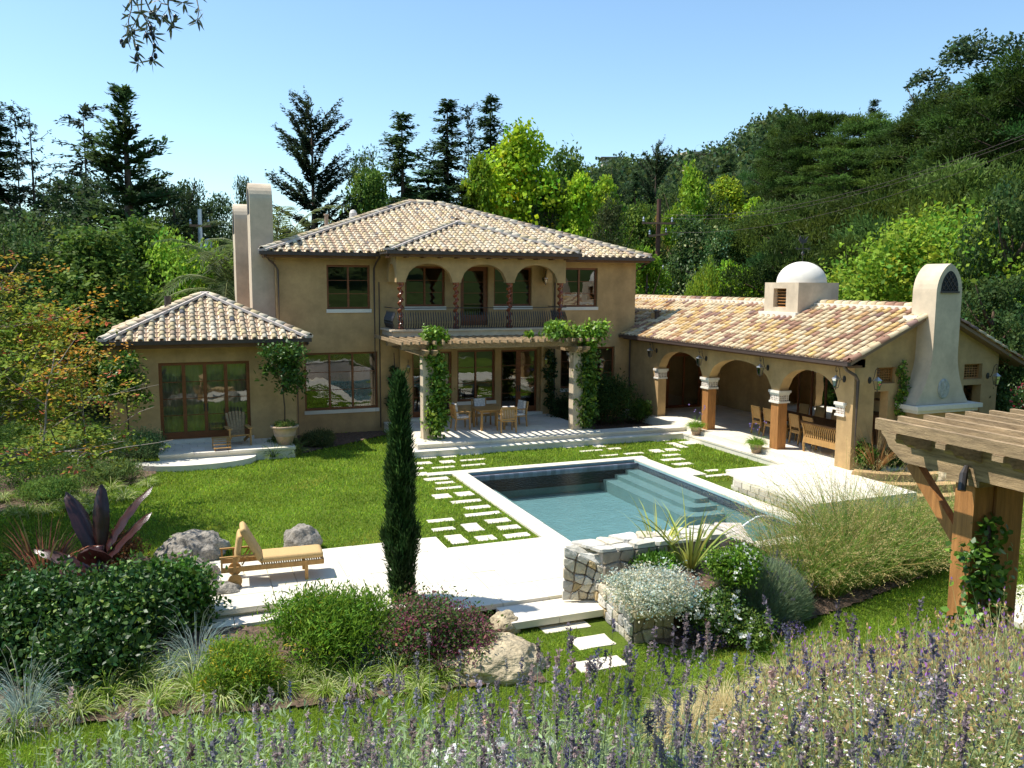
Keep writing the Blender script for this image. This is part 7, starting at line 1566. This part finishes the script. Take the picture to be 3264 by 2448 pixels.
# small white flowers low in the middle
q = np.random.RandomState(220); p = AT(1050, 1640, 3.2); e = empty('white_flowers', (p[0], p[1], p[2]-.3), 0, 'low white blooms among the near lavender stems', 'flowers'); P = q.randn(16, 3)*[.16, .12, .04]+[0, 0, .3]
obj('petals', fmesh('petals', [leaves(P+q.randn(16, 3)*.012, q.randn(16, 3), q.randn(16, 3)+[0, 0, 1.], .045, .035, (.88, .87, .84)) for _ in range(6)], M_pink), e, kind='stuff')
obj('leaves', fmesh('leaves', [leaves(q.randn(200, 3)*[.2, .15, .1]+[0, 0, .15], q.randn(200, 3), q.randn(200, 3)+[0, 0, 1.], .04, .02, vary((.1, .16, .04), 200, q))]), e, kind='stuff')
# ---------------------------------------------------------------- olive branch overhead
e = empty('olive_tree', (-2.6, -1.5, float(T(-2.6, -1.5))), 0, 'olive tree whose hanging twigs with dark olives enter at the top left', 'tree'); E0 = np.array(e.location)
def AD(x, y, d): v = ray(x, y); return v*(d/(v[0]*SY+v[1]*CY))+np.array([0, 0, CAMH])
b = MB(); b.tube([(0, 0, 0), (.1, .1, 1.6), (.2, .3, 3.0)], [.16, .12, .09], 8); P_ = AD(330, -330, 3.6)-E0; b.tube([(.2, .3, 3.0), (.4, 1.2, 4.2), tuple((np.array([.4, 1.2, 4.2])+P_)/2+[0, 0, .3]), tuple(P_)], [.09, .06, .04, .022], 8); b.build('trunk', M_bark, e, smooth=True)
DLf = 3.7
def lf_mesh(): b = MB(); b.add([(0, 0, 0), (.35, .09, .01), (.7, .07, .0), (1, 0, -.02), (.7, -.07, 0), (.35, -.09, .01)], [(0, 1, 5), (1, 2, 4, 5), (2, 3, 4)]); return b.mesh('leaf', M_olf)
M_olf = mat('olive_leaf', (.10, .12, .065), .45, trans=.2)
OL_ = lf_mesh(); b = MB(); b.lathe([(0, -.01), (.006, -.007), (.0075, 0), (.006, .007), (0, .01)], 8); OB_ = b.mesh('olive', mat('olive_fruit', (.012, .012, .02), .3, spec=.6), True)
M_oltw = mat('olive_twig', (.16, .14, .10), .8)
def pxo(cx, cy2): return (300+cx*400/2212)*2212/3264, (0+cy2*400/2212)*2212/3264
q = np.random.RandomState(31)
for tw in ([(660, -900), (660, -300), (660, 150), (605, 350), (620, 580), (560, 700)], [(700, -600), (760, 60), (800, 250), (700, 440), (620, 590)], [(850, -500), (830, 200), (960, 440), (1030, 600), (1060, 800), (1020, 1000), (1020, 1080)], [(650, 560), (700, 680), (750, 850), (775, 1040), (775, 1120)], [(820, -200), (980, 170), (1100, 270), (1240, 330)], [(1330, -500), (1300, 60), (1330, 250), (1370, 400), (1350, 470)], [(1780, -600), (1810, 0), (1850, 180), (1810, 420)], [(1300, 80), (1180, 60), (1100, 200)], [(1300, 0), (1480, 20), (1600, 60)], [(860, 250), (980, 380), (900, 580)]):
    z_ = DLf+q.uniform(-.2, .2); pts = [AD(*pxo(*t), z_+q.uniform(-.04, .04))-E0 for t in tw]; b = MB(); b.tube(pts, np.linspace(.0035, .0014, len(pts)), 4); b.build('twig', M_oltw, e)
    L_t = len(pts)
    for k in range(1, L_t):
        for _ in range(5 if k < L_t-1 else 9):
            t = q.rand() if k < L_t-1 else q.uniform(.5, 1); p = pts[k-1]*(1-t)+pts[k]*t
            if tw[k][1] < -60: continue
            td = nrm((pts[k]-pts[k-1])); D = nrm(td*.6+q.randn(3)*.75); Nn = nrm(np.cross(D, q.randn(3))); Yv = np.cross(Nn, D); s = q.uniform(.042, .062)
            o = bpy.data.objects.new('leaf', OL_); C.objects.link(o); o.parent = e; o.matrix_basis = Matrix(((D[0]*s, Yv[0]*s, Nn[0]*s, p[0]), (D[1]*s, Yv[1]*s, Nn[1]*s, p[1]), (D[2]*s, Yv[2]*s, Nn[2]*s, p[2]), (0, 0, 0, 1)))
for cx, cy_2 in ((1000, 490), (1010, 590), (1045, 655), (1065, 810), (1080, 985), (1010, 1040), (760, 850), (515, 795), (485, 735), (575, 720), (920, 630), (1100, 310), (1140, 370), (1000, 240), (1050, 250), (1430, 300), (1430, 345), (1385, 450), (690, 560), (1240, 330), (1270, 305), (740, 1040)):
    p = AD(*pxo(cx, cy_2), DLf)-E0; o = bpy.data.objects.new('olive', OB_); C.objects.link(o); o.parent = e; o.location = p; o.scale = (1.15, 1.15, 1.3)
# unseen trees added behind the viewpoint to darken the window reflections
for i, (u, d, k_, s_2) in enumerate([(-14, -10, 'oak', 1.), (-6, -14, 'oak2', 1.), (2, -13, 'oak', .9), (9, -15, 'oak2', 1.1), (16, -9, 'oak', 1.), (-22, -6, 'mid', 1.), (24, -12, 'mid', 1.)]):
    x, y = VW(u, d); cr_, tk_, H_ = proto(k_); e = empty('oak_tree', (x, y, float(T(x, y))-.3), i*1.1, 'unseen dark oak added behind the viewpoint for window reflections, %s of the row' % ['second', 'third', 'fourth', 'fifth', 'sixth', 'first', 'last'][i], 'tree', 'unseen oaks added for window reflections'); e.scale = (s_2*1.1,)*3; obj('crown', cr_, e); obj('trunk', tk_, e)
